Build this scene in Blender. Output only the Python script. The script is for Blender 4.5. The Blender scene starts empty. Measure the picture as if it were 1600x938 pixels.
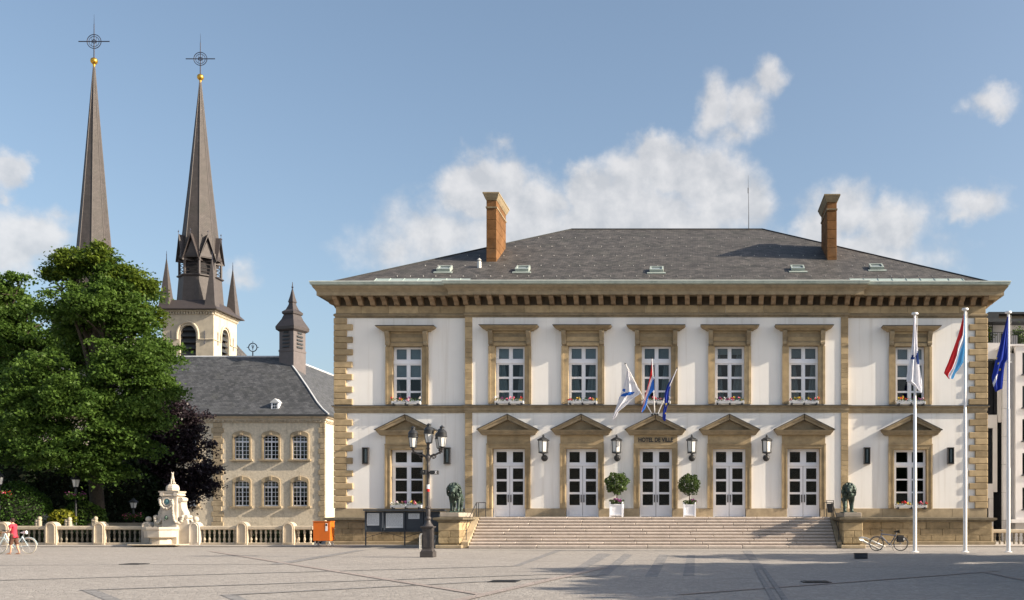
import bpy, bmesh, math, random
import numpy as np
from mathutils import Vector, Matrix
RND = random.Random(11)
NR = np.random.RandomState(5)
scene = bpy.context.scene
col = scene.collection

# ------------------------------------------------------------------ camera
F, VX, HY, EYE = 1600.0, 1090.0, 812.0, 1.6      # lens in photo pixels, vanishing point, eye height
cam_d = bpy.data.cameras.new("camera")
cam = bpy.data.objects.new("camera", cam_d)
col.objects.link(cam)
cam.location = (0, 0, EYE)
cam.rotation_euler = (math.radians(90), 0, 0)
cam_d.sensor_fit = 'HORIZONTAL'
cam_d.sensor_width = 36.0
cam_d.lens = 36.0 * F / 1600.0
cam_d.shift_x = -(VX - 800.0) / 1600.0
cam_d.shift_y = (HY - 469.0) / 1600.0
cam_d.clip_end = 6000.0
scene.camera = cam

# ------------------------------------------------------------------ light
SUN_TO = Vector((1.0, -0.15, 0.53)).normalized()
sun_d = bpy.data.lights.new("sun", 'SUN')
sun_d.energy = 3.8
sun_d.angle = math.radians(0.5)
sun_d.color = (1.0, 0.86, 0.68)
sun = bpy.data.objects.new("sun", sun_d)
col.objects.link(sun)
sun.location = (60, -10, 60)
sun.rotation_euler = (-SUN_TO).to_track_quat('-Z', 'Y').to_euler()

world = bpy.data.worlds.new("World")
scene.world = world
world.use_nodes = True
wt = world.node_tree
wn, wl = wt.nodes, wt.links
wn.clear()


def N(nt, typ, **kw):
    n = nt.nodes.new(typ)
    for k, v in kw.items():
        setattr(n, k, v)
    return n


def math_node(nt, op, a, b=None, c=None, clamp=False):
    n = nt.nodes.new('ShaderNodeMath')
    n.operation = op
    n.use_clamp = clamp
    for i, x in enumerate((a, b, c)):
        if x is None:
            continue
        if isinstance(x, (int, float)):
            n.inputs[i].default_value = x
        else:
            nt.links.new(x, n.inputs[i])
    return n.outputs[0]


def mixc(nt, fac, a, b, mode='MIX'):
    n = nt.nodes.new('ShaderNodeMix')
    n.data_type = 'RGBA'
    n.blend_type = mode
    for s, x in ((n.inputs['Factor'], fac), (n.inputs[6], a), (n.inputs[7], b)):
        if isinstance(x, (int, float)):
            s.default_value = x
        elif isinstance(x, (tuple, list)):
            s.default_value = (x[0], x[1], x[2], 1)
        else:
            nt.links.new(x, s)
    return n.outputs[2]


sky = N(wt, 'ShaderNodeTexSky', sky_type='NISHITA', sun_disc=False)
sky.sun_elevation = math.asin(SUN_TO.z)
sky.sun_rotation = math.atan2(SUN_TO.x, SUN_TO.y)
sky.altitude = 300
sky.air_density = 1.0
sky.dust_density = 3.6
sky.ozone_density = 1.4
# clouds: soft puffs placed by azimuth and elevation, torn by noise
tc = N(wt, 'ShaderNodeTexCoord')
sp = N(wt, 'ShaderNodeSeparateXYZ')
wl.new(tc.outputs['Generated'], sp.inputs[0])
az = math_node(wt, 'ARCTAN2', sp.outputs[0], sp.outputs[1])
el = math_node(wt, 'ARCSINE', sp.outputs[2])
ce = N(wt, 'ShaderNodeCombineXYZ')
wl.new(az, ce.inputs[0]); wl.new(el, ce.inputs[1])


def azel(px, py):
    d = Vector(((px - VX) / F, 1.0, (HY - py) / F)).normalized()
    return math.atan2(d.x, d.y), math.asin(d.z)


CLOUDS = [  # px, py, radius x, radius y, strength
    (745, 300, 55, 55, 1.0), (800, 300, 45, 60, .95), (850, 320, 60, 50, .9), (920, 300, 45, 45, .95), (985, 300, 55, 55, .95),
    (1035, 258, 50, 45, 1.1), (1085, 275, 60, 55, 1.05), (1140, 310, 65, 60, 1.0), (1000, 350, 170, 60, 1.0), (820, 370, 130, 60, .9),
    (690, 370, 110, 60, .72), (620, 395, 80, 40, .6), (1330, 330, 42, 55, .85), (1390, 360, 65, 55, .85), (1290, 360, 50, 60, .8),
    (1300, 410, 180, 45, .85), (1120, 175, 32, 52, .72), (1160, 175, 42, 45, .75), (1200, 128, 32, 34, .72), (1140, 215, 40, 30, .6),
    (8, 262, 34, 34, .95), (50, 365, 75, 45, .8), (10, 390, 60, 50, .85), (10, 312, 30, 20, .55), (100, 345, 40, 25, .55),
    (1552, 160, 44, 26, .68), (1525, 315, 58, 30, .68), (1500, 335, 40, 22, .55), (785, 225, 24, 18, .42), (375, 430, 40, 22, .45), (340, 410, 28, 20, .4),
]
nz = N(wt, 'ShaderNodeTexNoise', noise_dimensions='3D')
nz.inputs['Scale'].default_value = 26
nz.inputs['Detail'].default_value = 9
nz.inputs['Roughness'].default_value = .6
wl.new(ce.outputs[0], nz.inputs['Vector'])
wob = N(wt, 'ShaderNodeVectorMath', operation='MULTIPLY_ADD')
wl.new(nz.outputs['Color'], wob.inputs[0])
wob.inputs[1].default_value = (.045, .045, 0)
wob.inputs[2].default_value = (-.0225, -.0225, 0)
cw = N(wt, 'ShaderNodeVectorMath', operation='ADD')
wl.new(ce.outputs[0], cw.inputs[0]); wl.new(wob.outputs[0], cw.inputs[1])
dens = None
FILL_CLOUDS = [(math.radians(a), math.radians(e), math.radians(ra), math.radians(re_), s_) for a, e, ra, re_, s_ in (  # unseen clouds added outside the frame to brighten the shaded facade
    (125, 12, 11, 6, .95), (150, 20, 10, 6, .85), (172, 10, 13, 6, 1.0), (-160, 17, 12, 7, .95), (-135, 9, 13, 5, .95), (-110, 22, 10, 7, .85), (-85, 12, 12, 6, .9), (160, 38, 12, 8, .7), (-150, 42, 14, 8, .7), (-120, 45, 10, 7, .6), (85, 30, 9, 7, .6), (62, 13, 9, 5, .8), (-62, 12, 10, 6, .85))]
for cl in CLOUDS + FILL_CLOUDS:
    if len(cl) == 5 and cl in FILL_CLOUDS:
        a0, e0, da, de, st = cl
        a1, e1 = a0 + da, e0 + de
    else:
        cx, cy, rx, ry, st = cl
        a0, e0 = azel(cx, cy)
        a1, _ = azel(cx + rx, cy)
        _, e1 = azel(cx, cy - ry)
    s = N(wt, 'ShaderNodeVectorMath', operation='SUBTRACT')
    wl.new(cw.outputs[0], s.inputs[0]); s.inputs[1].default_value = (a0, e0, 0)
    m = N(wt, 'ShaderNodeVectorMath', operation='MULTIPLY')
    wl.new(s.outputs[0], m.inputs[0]); m.inputs[1].default_value = (1 / abs(a1 - a0), 1 / abs(e1 - e0), 0)
    ln = N(wt, 'ShaderNodeVectorMath', operation='LENGTH')
    wl.new(m.outputs[0], ln.inputs[0])
    f = math_node(wt, 'MULTIPLY_ADD', ln.outputs['Value'], -st * .72, st * 1.1)
    dens = f if dens is None else math_node(wt, 'SMOOTH_MAX', dens, f, .12)
nz2 = N(wt, 'ShaderNodeTexNoise')
nz2.inputs['Scale'].default_value = 34
nz2.inputs['Detail'].default_value = 8
nz2.inputs['Roughness'].default_value = .54
wl.new(ce.outputs[0], nz2.inputs['Vector'])
d2 = math_node(wt, 'MULTIPLY_ADD', nz2.outputs['Fac'], .62, -.31)
dens2 = math_node(wt, 'ADD', dens, d2)
mr = N(wt, 'ShaderNodeMapRange', interpolation_type='SMOOTHSTEP')
mr.inputs['From Min'].default_value = .12
mr.inputs['From Max'].default_value = .66
mr.inputs['To Max'].default_value = .74
wl.new(dens2, mr.inputs['Value'])
off = N(wt, 'ShaderNodeVectorMath', operation='ADD')
wl.new(ce.outputs[0], off.inputs[0]); off.inputs[1].default_value = (.009, .012, 0)
nz3 = N(wt, 'ShaderNodeTexNoise')
for k_ in ('Scale', 'Detail', 'Roughness'):
    nz3.inputs[k_].default_value = nz2.inputs[k_].default_value
wl.new(off.outputs[0], nz3.inputs['Vector'])
relief = math_node(wt, 'SUBTRACT', nz2.outputs['Fac'], nz3.outputs['Fac'])
shade = N(wt, 'ShaderNodeMapRange')
shade.inputs['From Min'].default_value = .35
shade.inputs['From Max'].default_value = .7
wl.new(math_node(wt, 'MULTIPLY_ADD', relief, .9, math_node(wt, 'MULTIPLY_ADD', nz.outputs['Fac'], .5, .27)), shade.inputs['Value'])
ccol = mixc(wt, shade.outputs[0], (3.45, 3.4, 3.4), (4.75, 4.55, 4.4))
hs = N(wt, 'ShaderNodeHueSaturation')
hs.inputs['Saturation'].default_value = .93
hs.inputs['Hue'].default_value = .494
wl.new(sky.outputs[0], hs.inputs['Color'])
skyc = mixc(wt, mr.outputs[0], hs.outputs[0], ccol)
bg = N(wt, 'ShaderNodeBackground')
bg.inputs['Strength'].default_value = 0.079
wl.new(skyc, bg.inputs['Color'])
wo = N(wt, 'ShaderNodeOutputWorld')
wl.new(bg.outputs[0], wo.inputs['Surface'])

scene.view_settings.view_transform = 'Standard'
scene.view_settings.look = 'None'
scene.view_settings.gamma = 1.0
scene.view_settings.use_curve_mapping = False
scene.view_settings.exposure = 1.3


# ------------------------------------------------------------------ helpers
def wx(px, Y):
    return (px - VX) * Y / F


def wz(py, Y):
    return EYE + (HY - py) * Y / F


def P(px, py, Y):
    return Vector((wx(px, Y), Y, wz(py, Y)))


def G(px, py):
    """point of the level plaza seen at that place of the photograph"""
    Y = EYE * F / (py - HY)
    return (wx(px, Y), Y)


ORG = {}


def props(o, label=None, cat=None, group=None, kind=None):
    if label: o['label'] = label
    if cat: o['category'] = cat
    if group: o['group'] = group
    if kind: o['kind'] = kind
    return o


def thing(name, loc, label, cat, group=None, rz=0.0):
    o = bpy.data.objects.new(name, None)
    o.empty_display_size = .3
    col.objects.link(o)
    o.location = loc
    o.rotation_euler = (0, 0, rz)
    ORG[o.name] = Vector(loc)
    return props(o, label, cat, group)


def put(name, mesh, parent=None, at=(0, 0, 0), rot=None, scale=None):
    o = bpy.data.objects.new(name, mesh)
    col.objects.link(o)
    at = Vector(at)
    if parent is not None:
        o.parent = parent
        o.location = at - ORG[parent.name]
    else:
        o.location = at
    if rot: o.rotation_euler = rot
    if scale: o.scale = scale
    ORG[o.name] = at
    return o


def copy_tree(o, parent=None):
    c = o.copy()
    col.objects.link(c)
    if parent is not None:
        c.parent = parent
    for ch in o.children:
        copy_tree(ch, c)
    return c


class MB:
    def __init__(s):
        s.v, s.f, s.mi, s.uv = [], [], [], {}
        s.cur = 0

    def add(s, vs, fs):
        b = len(s.v)
        s.v += [tuple(v) for v in vs]
        for f in fs:
            s.f.append(tuple(b + i for i in f)); s.mi.append(s.cur)
        return s

    def box(s, x0, x1, y0, y1, z0, z1):
        return s.add([(x0, y0, z0), (x1, y0, z0), (x1, y1, z0), (x0, y1, z0), (x0, y0, z1), (x1, y0, z1), (x1, y1, z1), (x0, y1, z1)],
                     [(0, 3, 2, 1), (4, 5, 6, 7), (0, 1, 5, 4), (1, 2, 6, 5), (2, 3, 7, 6), (3, 0, 4, 7)])

    def cbox(s, cx, cy, cz, dx, dy, dz):
        return s.box(cx - dx / 2, cx + dx / 2, cy - dy / 2, cy + dy / 2, cz - dz / 2, cz + dz / 2)

    def prism(s, poly, ax, a, b):
        n = len(poly)
        def q(p, t):
            return {'x': (t, p[0], p[1]), 'y': (p[0], t, p[1]), 'z': (p[0], p[1], t)}[ax]
        vs = [q(p, a) for p in poly] + [q(p, b) for p in poly]
        fs = [tuple(range(n)), tuple(range(2 * n - 1, n - 1, -1))]
        for i in range(n):
            j = (i + 1) % n
            fs.append((i, i + n, j + n, j))
        return s.add(vs, fs)

    def frustum(s, c, a0, b0, z0, a1, b1, z1):
        x, y = c
        return s.add([(x - a0, y - b0, z0), (x + a0, y - b0, z0), (x + a0, y + b0, z0), (x - a0, y + b0, z0),
                      (x - a1, y - b1, z1), (x + a1, y - b1, z1), (x + a1, y + b1, z1), (x - a1, y + b1, z1)],
                     [(0, 3, 2, 1), (4, 5, 6, 7), (0, 1, 5, 4), (1, 2, 6, 5), (2, 3, 7, 6), (3, 0, 4, 7)])

    def lathe(s, prof, c=(0, 0, 0), n=16, rot=0.0, close=True):
        vs, fs = [], []
        for (r, z) in prof:
            for k in range(n):
                a = rot + 2 * math.pi * k / n
                vs.append((c[0] + r * math.cos(a), c[1] + r * math.sin(a), c[2] + z))
        for i in range(len(prof) - 1):
            for k in range(n):
                l = (k + 1) % n
                fs.append((i * n + k, i * n + l, (i + 1) * n + l, (i + 1) * n + k))
        if close:
            fs.append(tuple(range(n - 1, -1, -1)))
            fs.append(tuple((len(prof) - 1) * n + k for k in range(n)))
        return s.add(vs, fs)

    def tube(s, pts, r, n=8, cap=True, closed=False):
        pts = [Vector(p) for p in pts]
        m = len(pts)
        rs = r if isinstance(r, (list, tuple)) else [r] * m
        vs, fs = [], []
        up = None
        for i, p in enumerate(pts):
            if closed:
                t = (pts[(i + 1) % m] - pts[i - 1]).normalized()
            else:
                t = (pts[min(i + 1, m - 1)] - pts[max(i - 1, 0)]).normalized()
            if up is None:
                up = Vector((0, 0, 1)) if abs(t.z) < .9 else Vector((0, 1, 0))
            a = t.cross(up)
            if a.length < 1e-5:
                a = t.cross(Vector((1, 0, 0)))
            a.normalize()
            b = a.cross(t).normalized()
            up = b
            for k in range(n):
                th = 2 * math.pi * k / n
                vs.append(p + (a * math.cos(th) + b * math.sin(th)) * rs[i])
        for i in range(m if closed else m - 1):
            j = (i + 1) % m
            for k in range(n):
                l = (k + 1) % n
                fs.append((i * n + k, i * n + l, j * n + l, j * n + k))
        if cap and not closed:
            fs.append(tuple(range(n - 1, -1, -1)))
            fs.append(tuple((m - 1) * n + k for k in range(n)))
        return s.add(vs, fs)

    def ball(s, c, r, n=12, m=8):
        if isinstance(r, (int, float)): r = (r, r, r)
        prof = []
        vs, fs = [], []
        for i in range(1, m):
            ph = math.pi * i / m - math.pi / 2
            for k in range(n):
                a = 2 * math.pi * k / n
                vs.append((c[0] + r[0] * math.cos(ph) * math.cos(a), c[1] + r[1] * math.cos(ph) * math.sin(a), c[2] + r[2] * math.sin(ph)))
        b = len(vs)
        vs += [(c[0], c[1], c[2] - r[2]), (c[0], c[1], c[2] + r[2])]
        for i in range(m - 2):
            for k in range(n):
                l = (k + 1) % n
                fs.append((i * n + k, i * n + l, (i + 1) * n + l, (i + 1) * n + k))
        for k in range(n):
            l = (k + 1) % n
            fs.append((b, l, k)); fs.append((b + 1, (m - 2) * n + k, (m - 2) * n + l))
        return s.add(vs, fs)

    def ring(s, c, R, r, n=24, k=6, axis='y'):
        pts = []
        for i in range(n):
            a = 2 * math.pi * i / n
            u, w = R * math.cos(a), R * math.sin(a)
            pts.append({'y': (c[0] + u, c[1], c[2] + w), 'z': (c[0] + u, c[1] + w, c[2]), 'x': (c[0], c[1] + u, c[2] + w)}[axis])
        return s.tube(pts, r, k, closed=True)

    def sweep(s, path, prof, closed_prof=True):
        """mitred sweep of a profile (outward offset, z) along an open plan path; outward is to the right of travel"""
        n = len(prof)
        rows = []
        for i, p in enumerate(path):
            p = Vector(p)
            ns = []
            if i > 0:
                d = (p - Vector(path[i - 1])).normalized(); ns.append(Vector((d.y, -d.x)))
            if i < len(path) - 1:
                d = (Vector(path[i + 1]) - p).normalized(); ns.append(Vector((d.y, -d.x)))
            if len(ns) == 2:
                b = ns[0] + ns[1]
                off = b / (b.dot(ns[0]))
            else:
                off = ns[0]
            rows.append([(p.x + off.x * o, p.y + off.y * o, z) for (o, z) in prof])
        vs = [v for r in rows for v in r]
        fs = []
        for i in range(len(path) - 1):
            for k in range(n if closed_prof else n - 1):
                l = (k + 1) % n
                fs.append((i * n + k, i * n + l, (i + 1) * n + l, (i + 1) * n + k))
        if closed_prof:
            fs.append(tuple(range(n)))
            fs.append(tuple((len(path) - 1) * n + k for k in range(n - 1, -1, -1)))
        return s.add(vs, fs)

    def sheet(s, x0, x1, z0, z1, y0, y1, holes):
        """upright slab between y0 (front) and y1 with rectangular holes (x0,x1,z0,z1)"""
        xs = sorted(set([x0, x1] + [h[0] for h in holes] + [h[1] for h in holes]))
        zs = sorted(set([z0, z1] + [h[2] for h in holes] + [h[3] for h in holes]))
        xs = [x for x in xs if x0 - 1e-6 <= x <= x1 + 1e-6]
        zs = [z for z in zs if z0 - 1e-6 <= z <= z1 + 1e-6]
        nx, nz_ = len(xs), len(zs)
        vs = [(x, y0, z) for z in zs for x in xs] + [(x, y1, z) for z in zs for x in xs]
        o = nx * nz_
        solid = {}
        for j in range(nz_ - 1):
            for i in range(nx - 1):
                cx, cz = (xs[i] + xs[i + 1]) / 2, (zs[j] + zs[j + 1]) / 2
                solid[i, j] = not any(h[0] < cx < h[1] and h[2] < cz < h[3] for h in holes)
        fs = []
        for (i, j), ok in solid.items():
            if not ok: continue
            a, b, c, d = j * nx + i, j * nx + i + 1, (j + 1) * nx + i + 1, (j + 1) * nx + i
            fs += [(a, b, c, d), (o + d, o + c, o + b, o + a)]
            if not solid.get((i, j - 1), False): fs.append((a, o + a, o + b, b))
            if not solid.get((i, j + 1), False): fs.append((d, c, o + c, o + d))
            if not solid.get((i - 1, j), False): fs.append((a, d, o + d, o + a))
            if not solid.get((i + 1, j), False): fs.append((b, o + b, o + c, c))
        return s.add(vs, fs)

    def mesh(s, name, mats, centre=None, smooth=None, bevel=0, fix=True):
        """-> mesh, its origin; vertices are moved so that the origin is the centre of the bounds"""
        if centre is None:
            a = np.array(s.v)
            centre = (a.min(0) + a.max(0)) / 2
        c = Vector([float(t) for t in centre])
        me = bpy.data.meshes.new(name)
        me.from_pydata([(v[0] - c.x, v[1] - c.y, v[2] - c.z) for v in s.v], [], s.f)
        for m in (mats if isinstance(mats, (list, tuple)) else [mats]):
            me.materials.append(m)
        me.polygons.foreach_set('material_index', s.mi)
        if fix or bevel:
            bm = bmesh.new(); bm.from_mesh(me)
            if fix: bmesh.ops.recalc_face_normals(bm, faces=bm.faces)
            if bevel:
                bmesh.ops.bevel(bm, geom=list(bm.edges), offset=bevel, segments=1, affect='EDGES', clamp_overlap=True)
            bm.to_mesh(me); bm.free()
        if smooth is not None:
            me.polygons.foreach_set('use_smooth', [True] * len(me.polygons))
            me.set_sharp_from_angle(angle=math.radians(smooth))
        me.update()
        return me, c

    def build(s, name, mats, parent=None, smooth=None, bevel=0, fix=True):
        me, c = s.mesh(name, mats, None, smooth, bevel, fix)
        return put(name, me, parent, c)


CACHE = {}


def stone(name, parent, x0, x1, y0, y1, z0, z1, mat, bevel=.012):
    """a chamfered block; blocks of one size share a mesh"""
    d = (round(x1 - x0, 2), round(y1 - y0, 2), round(z1 - z0, 2))
    key = (name, d, mat.name, bevel)
    if key not in CACHE:
        m = MB(); m.cbox(0, 0, 0, *[max(.01, t) for t in d])
        CACHE[key] = m.mesh(name, mat, (0, 0, 0), None, bevel)[0]
    return put(name, CACHE[key], parent, ((x0 + x1) / 2, (y0 + y1) / 2, (z0 + z1) / 2))


# ------------------------------------------------------------------ materials
def mat(name, base, rough=.8, var=.15, scale=2.0, bump=0.0, bscale=30.0, rnd=0.0, metal=0.0, spec=.3, dirt=None, dscale=(1, 1, .2), damt=.3, hue=None, detail=5):
    m = bpy.data.materials.new(name)
    m.use_nodes = True
    nt = m.node_tree
    b = nt.nodes['Principled BSDF']
    b.inputs['Roughness'].default_value = rough
    b.inputs['Metallic'].default_value = metal
    b.inputs['Specular IOR Level'].default_value = spec
    geo = N(nt, 'ShaderNodeNewGeometry')
    pos = geo.outputs['Position']
    n1 = N(nt, 'ShaderNodeTexNoise')
    n1.inputs['Scale'].default_value = scale
    n1.inputs['Detail'].default_value = detail
    n1.inputs['Roughness'].default_value = .6
    nt.links.new(pos, n1.inputs['Vector'])
    r1 = N(nt, 'ShaderNodeMapRange')
    r1.inputs['From Min'].default_value = .25; r1.inputs['From Max'].default_value = .75
    nt.links.new(n1.outputs['Fac'], r1.inputs['Value'])
    lo = tuple(c * (1 - var) for c in base); hi = tuple(min(1, c * (1 + var)) for c in base)
    if hue: hi = hue
    c = mixc(nt, r1.outputs[0], lo, hi)
    if dirt:
        mp = N(nt, 'ShaderNodeMapping')
        mp.inputs['Scale'].default_value = dscale
        nt.links.new(pos, mp.inputs['Vector'])
        n2 = N(nt, 'ShaderNodeTexNoise')
        n2.inputs['Scale'].default_value = 1.3
        n2.inputs['Detail'].default_value = 7
        n2.inputs['Roughness'].default_value = .65
        nt.links.new(mp.outputs[0], n2.inputs['Vector'])
        r2 = N(nt, 'ShaderNodeMapRange', interpolation_type='SMOOTHSTEP')
        r2.inputs['From Min'].default_value = .48; r2.inputs['From Max'].default_value = .75
        r2.inputs['To Max'].default_value = damt
        nt.links.new(n2.outputs['Fac'], r2.inputs['Value'])
        c = mixc(nt, r2.outputs[0], c, dirt)
    if rnd:
        oi = N(nt, 'ShaderNodeObjectInfo')
        rr = N(nt, 'ShaderNodeMapRange')
        rr.inputs['To Min'].default_value = 1 - rnd; rr.inputs['To Max'].default_value = 1 + rnd
        nt.links.new(oi.outputs['Random'], rr.inputs['Value'])
        vm = N(nt, 'ShaderNodeVectorMath', operation='SCALE')
        nt.links.new(c, vm.inputs[0]); nt.links.new(rr.outputs[0], vm.inputs['Scale'])
        c = vm.outputs[0]
    nt.links.new(c, b.inputs['Base Color'])
    if bump:
        n3 = N(nt, 'ShaderNodeTexNoise')
        n3.inputs['Scale'].default_value = bscale
        n3.inputs['Detail'].default_value = 4
        nt.links.new(pos, n3.inputs['Vector'])
        bp = N(nt, 'ShaderNodeBump')
        bp.inputs['Strength'].default_value = bump
        bp.inputs['Distance'].default_value = .02
        nt.links.new(n3.outputs['Fac'], bp.inputs['Height'])
        nt.links.new(bp.outputs[0], b.inputs['Normal'])
    return m


def leaf_mat(name, a, b_, trans=.35, spec=.25):
    m = bpy.data.materials.new(name)
    m.use_nodes = True
    nt = m.node_tree
    b = nt.nodes['Principled BSDF']
    b.inputs['Roughness'].default_value = .5
    b.inputs['Specular IOR Level'].default_value = spec
    geo = N(nt, 'ShaderNodeNewGeometry')
    n1 = N(nt, 'ShaderNodeTexNoise'); n1.inputs['Scale'].default_value = .45; n1.inputs['Detail'].default_value = 3
    nt.links.new(geo.outputs['Position'], n1.inputs['Vector'])
    f = math_node(nt, 'MULTIPLY_ADD', geo.outputs['Random Per Island'], .55, -.1)
    g = math_node(nt, 'MULTIPLY_ADD', n1.outputs['Fac'], 1.1, f, clamp=True)
    c = mixc(nt, math_node(nt, 'SUBTRACT', g, .2, clamp=True), a, b_)
    nt.links.new(c, b.inputs['Base Color'])
    tr = N(nt, 'ShaderNodeBsdfTranslucent')
    nt.links.new(c, tr.inputs['Color'])
    mx = N(nt, 'ShaderNodeMixShader'); mx.inputs[0].default_value = trans
    nt.links.new(b.outputs[0], mx.inputs[1]); nt.links.new(tr.outputs[0], mx.inputs[2])
    nt.links.new(mx.outputs[0], nt.nodes['Material Output'].inputs['Surface'])
    return m


def glass_mat(name, refl=1.0, tint=(.75, .8, .82)):
    m = bpy.data.materials.new(name)
    m.use_nodes = True
    nt = m.node_tree
    nt.nodes.remove(nt.nodes['Principled BSDF'])
    fr = N(nt, 'ShaderNodeFresnel'); fr.inputs['IOR'].default_value = 1.5
    ff = math_node(nt, 'MULTIPLY_ADD', fr.outputs[0], .7 * refl, .0, clamp=True)
    gl = N(nt, 'ShaderNodeBsdfGlossy'); gl.inputs['Roughness'].default_value = .02
    gl.inputs['Color'].default_value = (.9, .93, .95, 1)
    tr = N(nt, 'ShaderNodeBsdfTransparent'); tr.inputs['Color'].default_value = (*tint, 1)
    mx = N(nt, 'ShaderNodeMixShader')
    nt.links.new(ff, mx.inputs[0]); nt.links.new(tr.outputs[0], mx.inputs[1]); nt.links.new(gl.outputs[0], mx.inputs[2])
    nt.links.new(mx.outputs[0], nt.nodes['Material Output'].inputs['Surface'])
    return m


def slate_mat(name, base, var=.3, bw=.34, bh=.22, moss=(.05, .055, .045), c1=.62, c2=1.25):
    m = mat(name, base, .62, var, 1.1, 0, spec=.35, dirt=moss, dscale=(.5, .5, .5), damt=.45, detail=8)
    nt = m.node_tree
    b = nt.nodes['Principled BSDF']
    src = b.inputs['Base Color'].links[0].from_socket
    uv = N(nt, 'ShaderNodeUVMap')
    br = N(nt, 'ShaderNodeTexBrick')
    br.inputs['Scale'].default_value = 1
    br.inputs['Brick Width'].default_value = bw; br.inputs['Row Height'].default_value = bh
    br.inputs['Mortar Size'].default_value = .012; br.inputs['Bias'].default_value = 0
    br.inputs['Color1'].default_value = (c1, c1, c1, 1); br.inputs['Color2'].default_value = (c2, c2 * .98, c2 * .96, 1)
    br.inputs['Mortar'].default_value = (.35, .35, .35, 1)
    nt.links.new(uv.outputs[0], br.inputs['Vector'])
    c = mixc(nt, 1.0, src, br.outputs['Color'], 'MULTIPLY')
    nt.links.new(c, b.inputs['Base Color'])
    bp = N(nt, 'ShaderNodeBump'); bp.inputs['Strength'].default_value = .5; bp.inputs['Distance'].default_value = .02
    nt.links.new(br.outputs['Fac'], bp.inputs['Height']); bp.invert = True
    nt.links.new(bp.outputs[0], b.inputs['Normal'])
    return m


M_PLASTER = mat('white_plaster', (.82, .81, .785), .9, .035, .5, .12, 60, dirt=(.42, .36, .28), dscale=(2.0, 2.0, .09), damt=.27, spec=.15)
M_STONE = mat('tan_sandstone', (.375, .29, .175), .9, .24, 2.2, .35, 22, rnd=.21, dirt=(.10, .085, .06), dscale=(.8, .8, .8), damt=.4, spec=.15)
M_STONE_D = mat('weathered_sandstone', (.29, .235, .155), .9, .25, 2.6, .4, 22, rnd=.14, dirt=(.10, .088, .07), dscale=(.6, .6, 1.2), damt=.5, spec=.15)
M_STONE_B = mat('brown_bracket_stone', (.27, .195, .125), .9, .25, 3, .3, 22, rnd=.2, dirt=(.05, .04, .03), damt=.4, spec=.15)
M_STONE_L = mat('pale_base_stone', (.385, .315, .215), .9, .22, 2.0, .35, 18, rnd=.1, dirt=(.13, .10, .07), dscale=(1, 1, .4), damt=.5, spec=.15)
M_STONE_R = mat('rough_yellow_stone', (.35, .275, .165), .95, .28, 3.5, .9, 9, rnd=.2, dirt=(.12, .09, .05), dscale=(1, 1, 1), damt=.4, spec=.1)
M_PLINTH = mat('dark_plinth_stone', (.27, .215, .135), .95, .3, 3.2, .9, 9, rnd=.24, dirt=(.09, .075, .05), dscale=(1, 1, 1), damt=.5, spec=.1)
M_STEP = mat('pink_granite', (.49, .43, .38), .75, .16, 5, .15, 60, rnd=.08, dirt=(.2, .17, .15), dscale=(.5, .5, .5), damt=.35, spec=.3)
M_CAP = mat('lichen_dark_cap_stone', (.155, .135, .10), .95, .35, 3, .3, 18, spec=.1, dirt=(.06, .056, .045), damt=.5)
M_RECESS_SHADE = mat('shaded_recess_stone', (.10, .08, .058), .95, .3, 3, .3, 20, spec=.1)  # shade of the recess between the corbels, put into the stone colour
M_LEAD = mat('dark_lead_flashing', (.035, .04, .045), .6, .2, 3, spec=.4)
M_COPPER = mat('pale_copper_patina', (.42, .48, .43), .6, .15, 1.5, dirt=(.12, .17, .15), dscale=(1.5, 1.5, 1), damt=.5, spec=.4)
M_WHITE = mat('white_paint', (.82, .84, .89), .45, .03, 3, spec=.4)
M_GLASS = glass_mat('window_glass')
M_DARK = mat('dark_room', (.03, .03, .032), .9, .1, 1)
M_CURTAIN = mat('grey_curtain', (.30, .33, .34), .9, .12, 4)
M_BLIND = mat('pale_blind', (.42, .47, .5), .9, .05, 2)
M_SLATE = slate_mat('roof_slate', (.080, .076, .073), .36)
M_SLATE2 = slate_mat('blue_roof_slate', (.075, .08, .088), .25)
M_SPIRE = slate_mat('spire_slate', (.080, .072, .071), .22, .3, .16, c1=.88, c2=1.1)
M_IRON = mat('black_iron', (.022, .024, .027), .45, .2, 6, spec=.5)
M_LAMPIRON = mat('lamp_iron', (.05, .045, .045), .5, .3, 6, .2, 40, spec=.5)
M_FROST = mat('frosted_lamp_glass', (.62, .63, .62), .25, .06, 3, spec=.5)
M_CREAM = mat('cream_stone', (.50, .43, .33), .9, .14, 2.2, .25, 30, rnd=.08, dirt=(.2, .17, .13), dscale=(1, 1, .3), damt=.45, spec=.15)
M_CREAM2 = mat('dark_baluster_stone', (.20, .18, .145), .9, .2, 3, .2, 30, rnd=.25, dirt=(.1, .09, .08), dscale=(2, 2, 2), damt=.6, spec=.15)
M_MARBLE = mat('white_fountain_stone', (.53, .48, .41), .85, .12, 2.5, .2, 25, dirt=(.36, .31, .25), dscale=(1, 1, .5), damt=.5, spec=.2)
M_BRONZE = mat('green_bronze', (.035, .055, .047), .5, .4, 5, .3, 25, metal=.3, spec=.5, dirt=(.20, .33, .26), dscale=(3, 3, 1.6), damt=.65)
M_GOLD = mat('gilded_ball', (.65, .38, .06), .3, .1, 2, metal=.9)
M_CROSS = mat('dark_cross_iron', (.03, .035, .06), .5, .1, 3)
M_PLAZA_SLAB = mat('granite_slab', (.36, .33, .30), .85, .15, 2, .2, 40, rnd=.1)

# ------------------------------------------------------------------ ground
YC, YW = 61.6, 61.85                   # wall planes of the middle block and of the wings
ZL = 1.75                              # top of the steps


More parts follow.
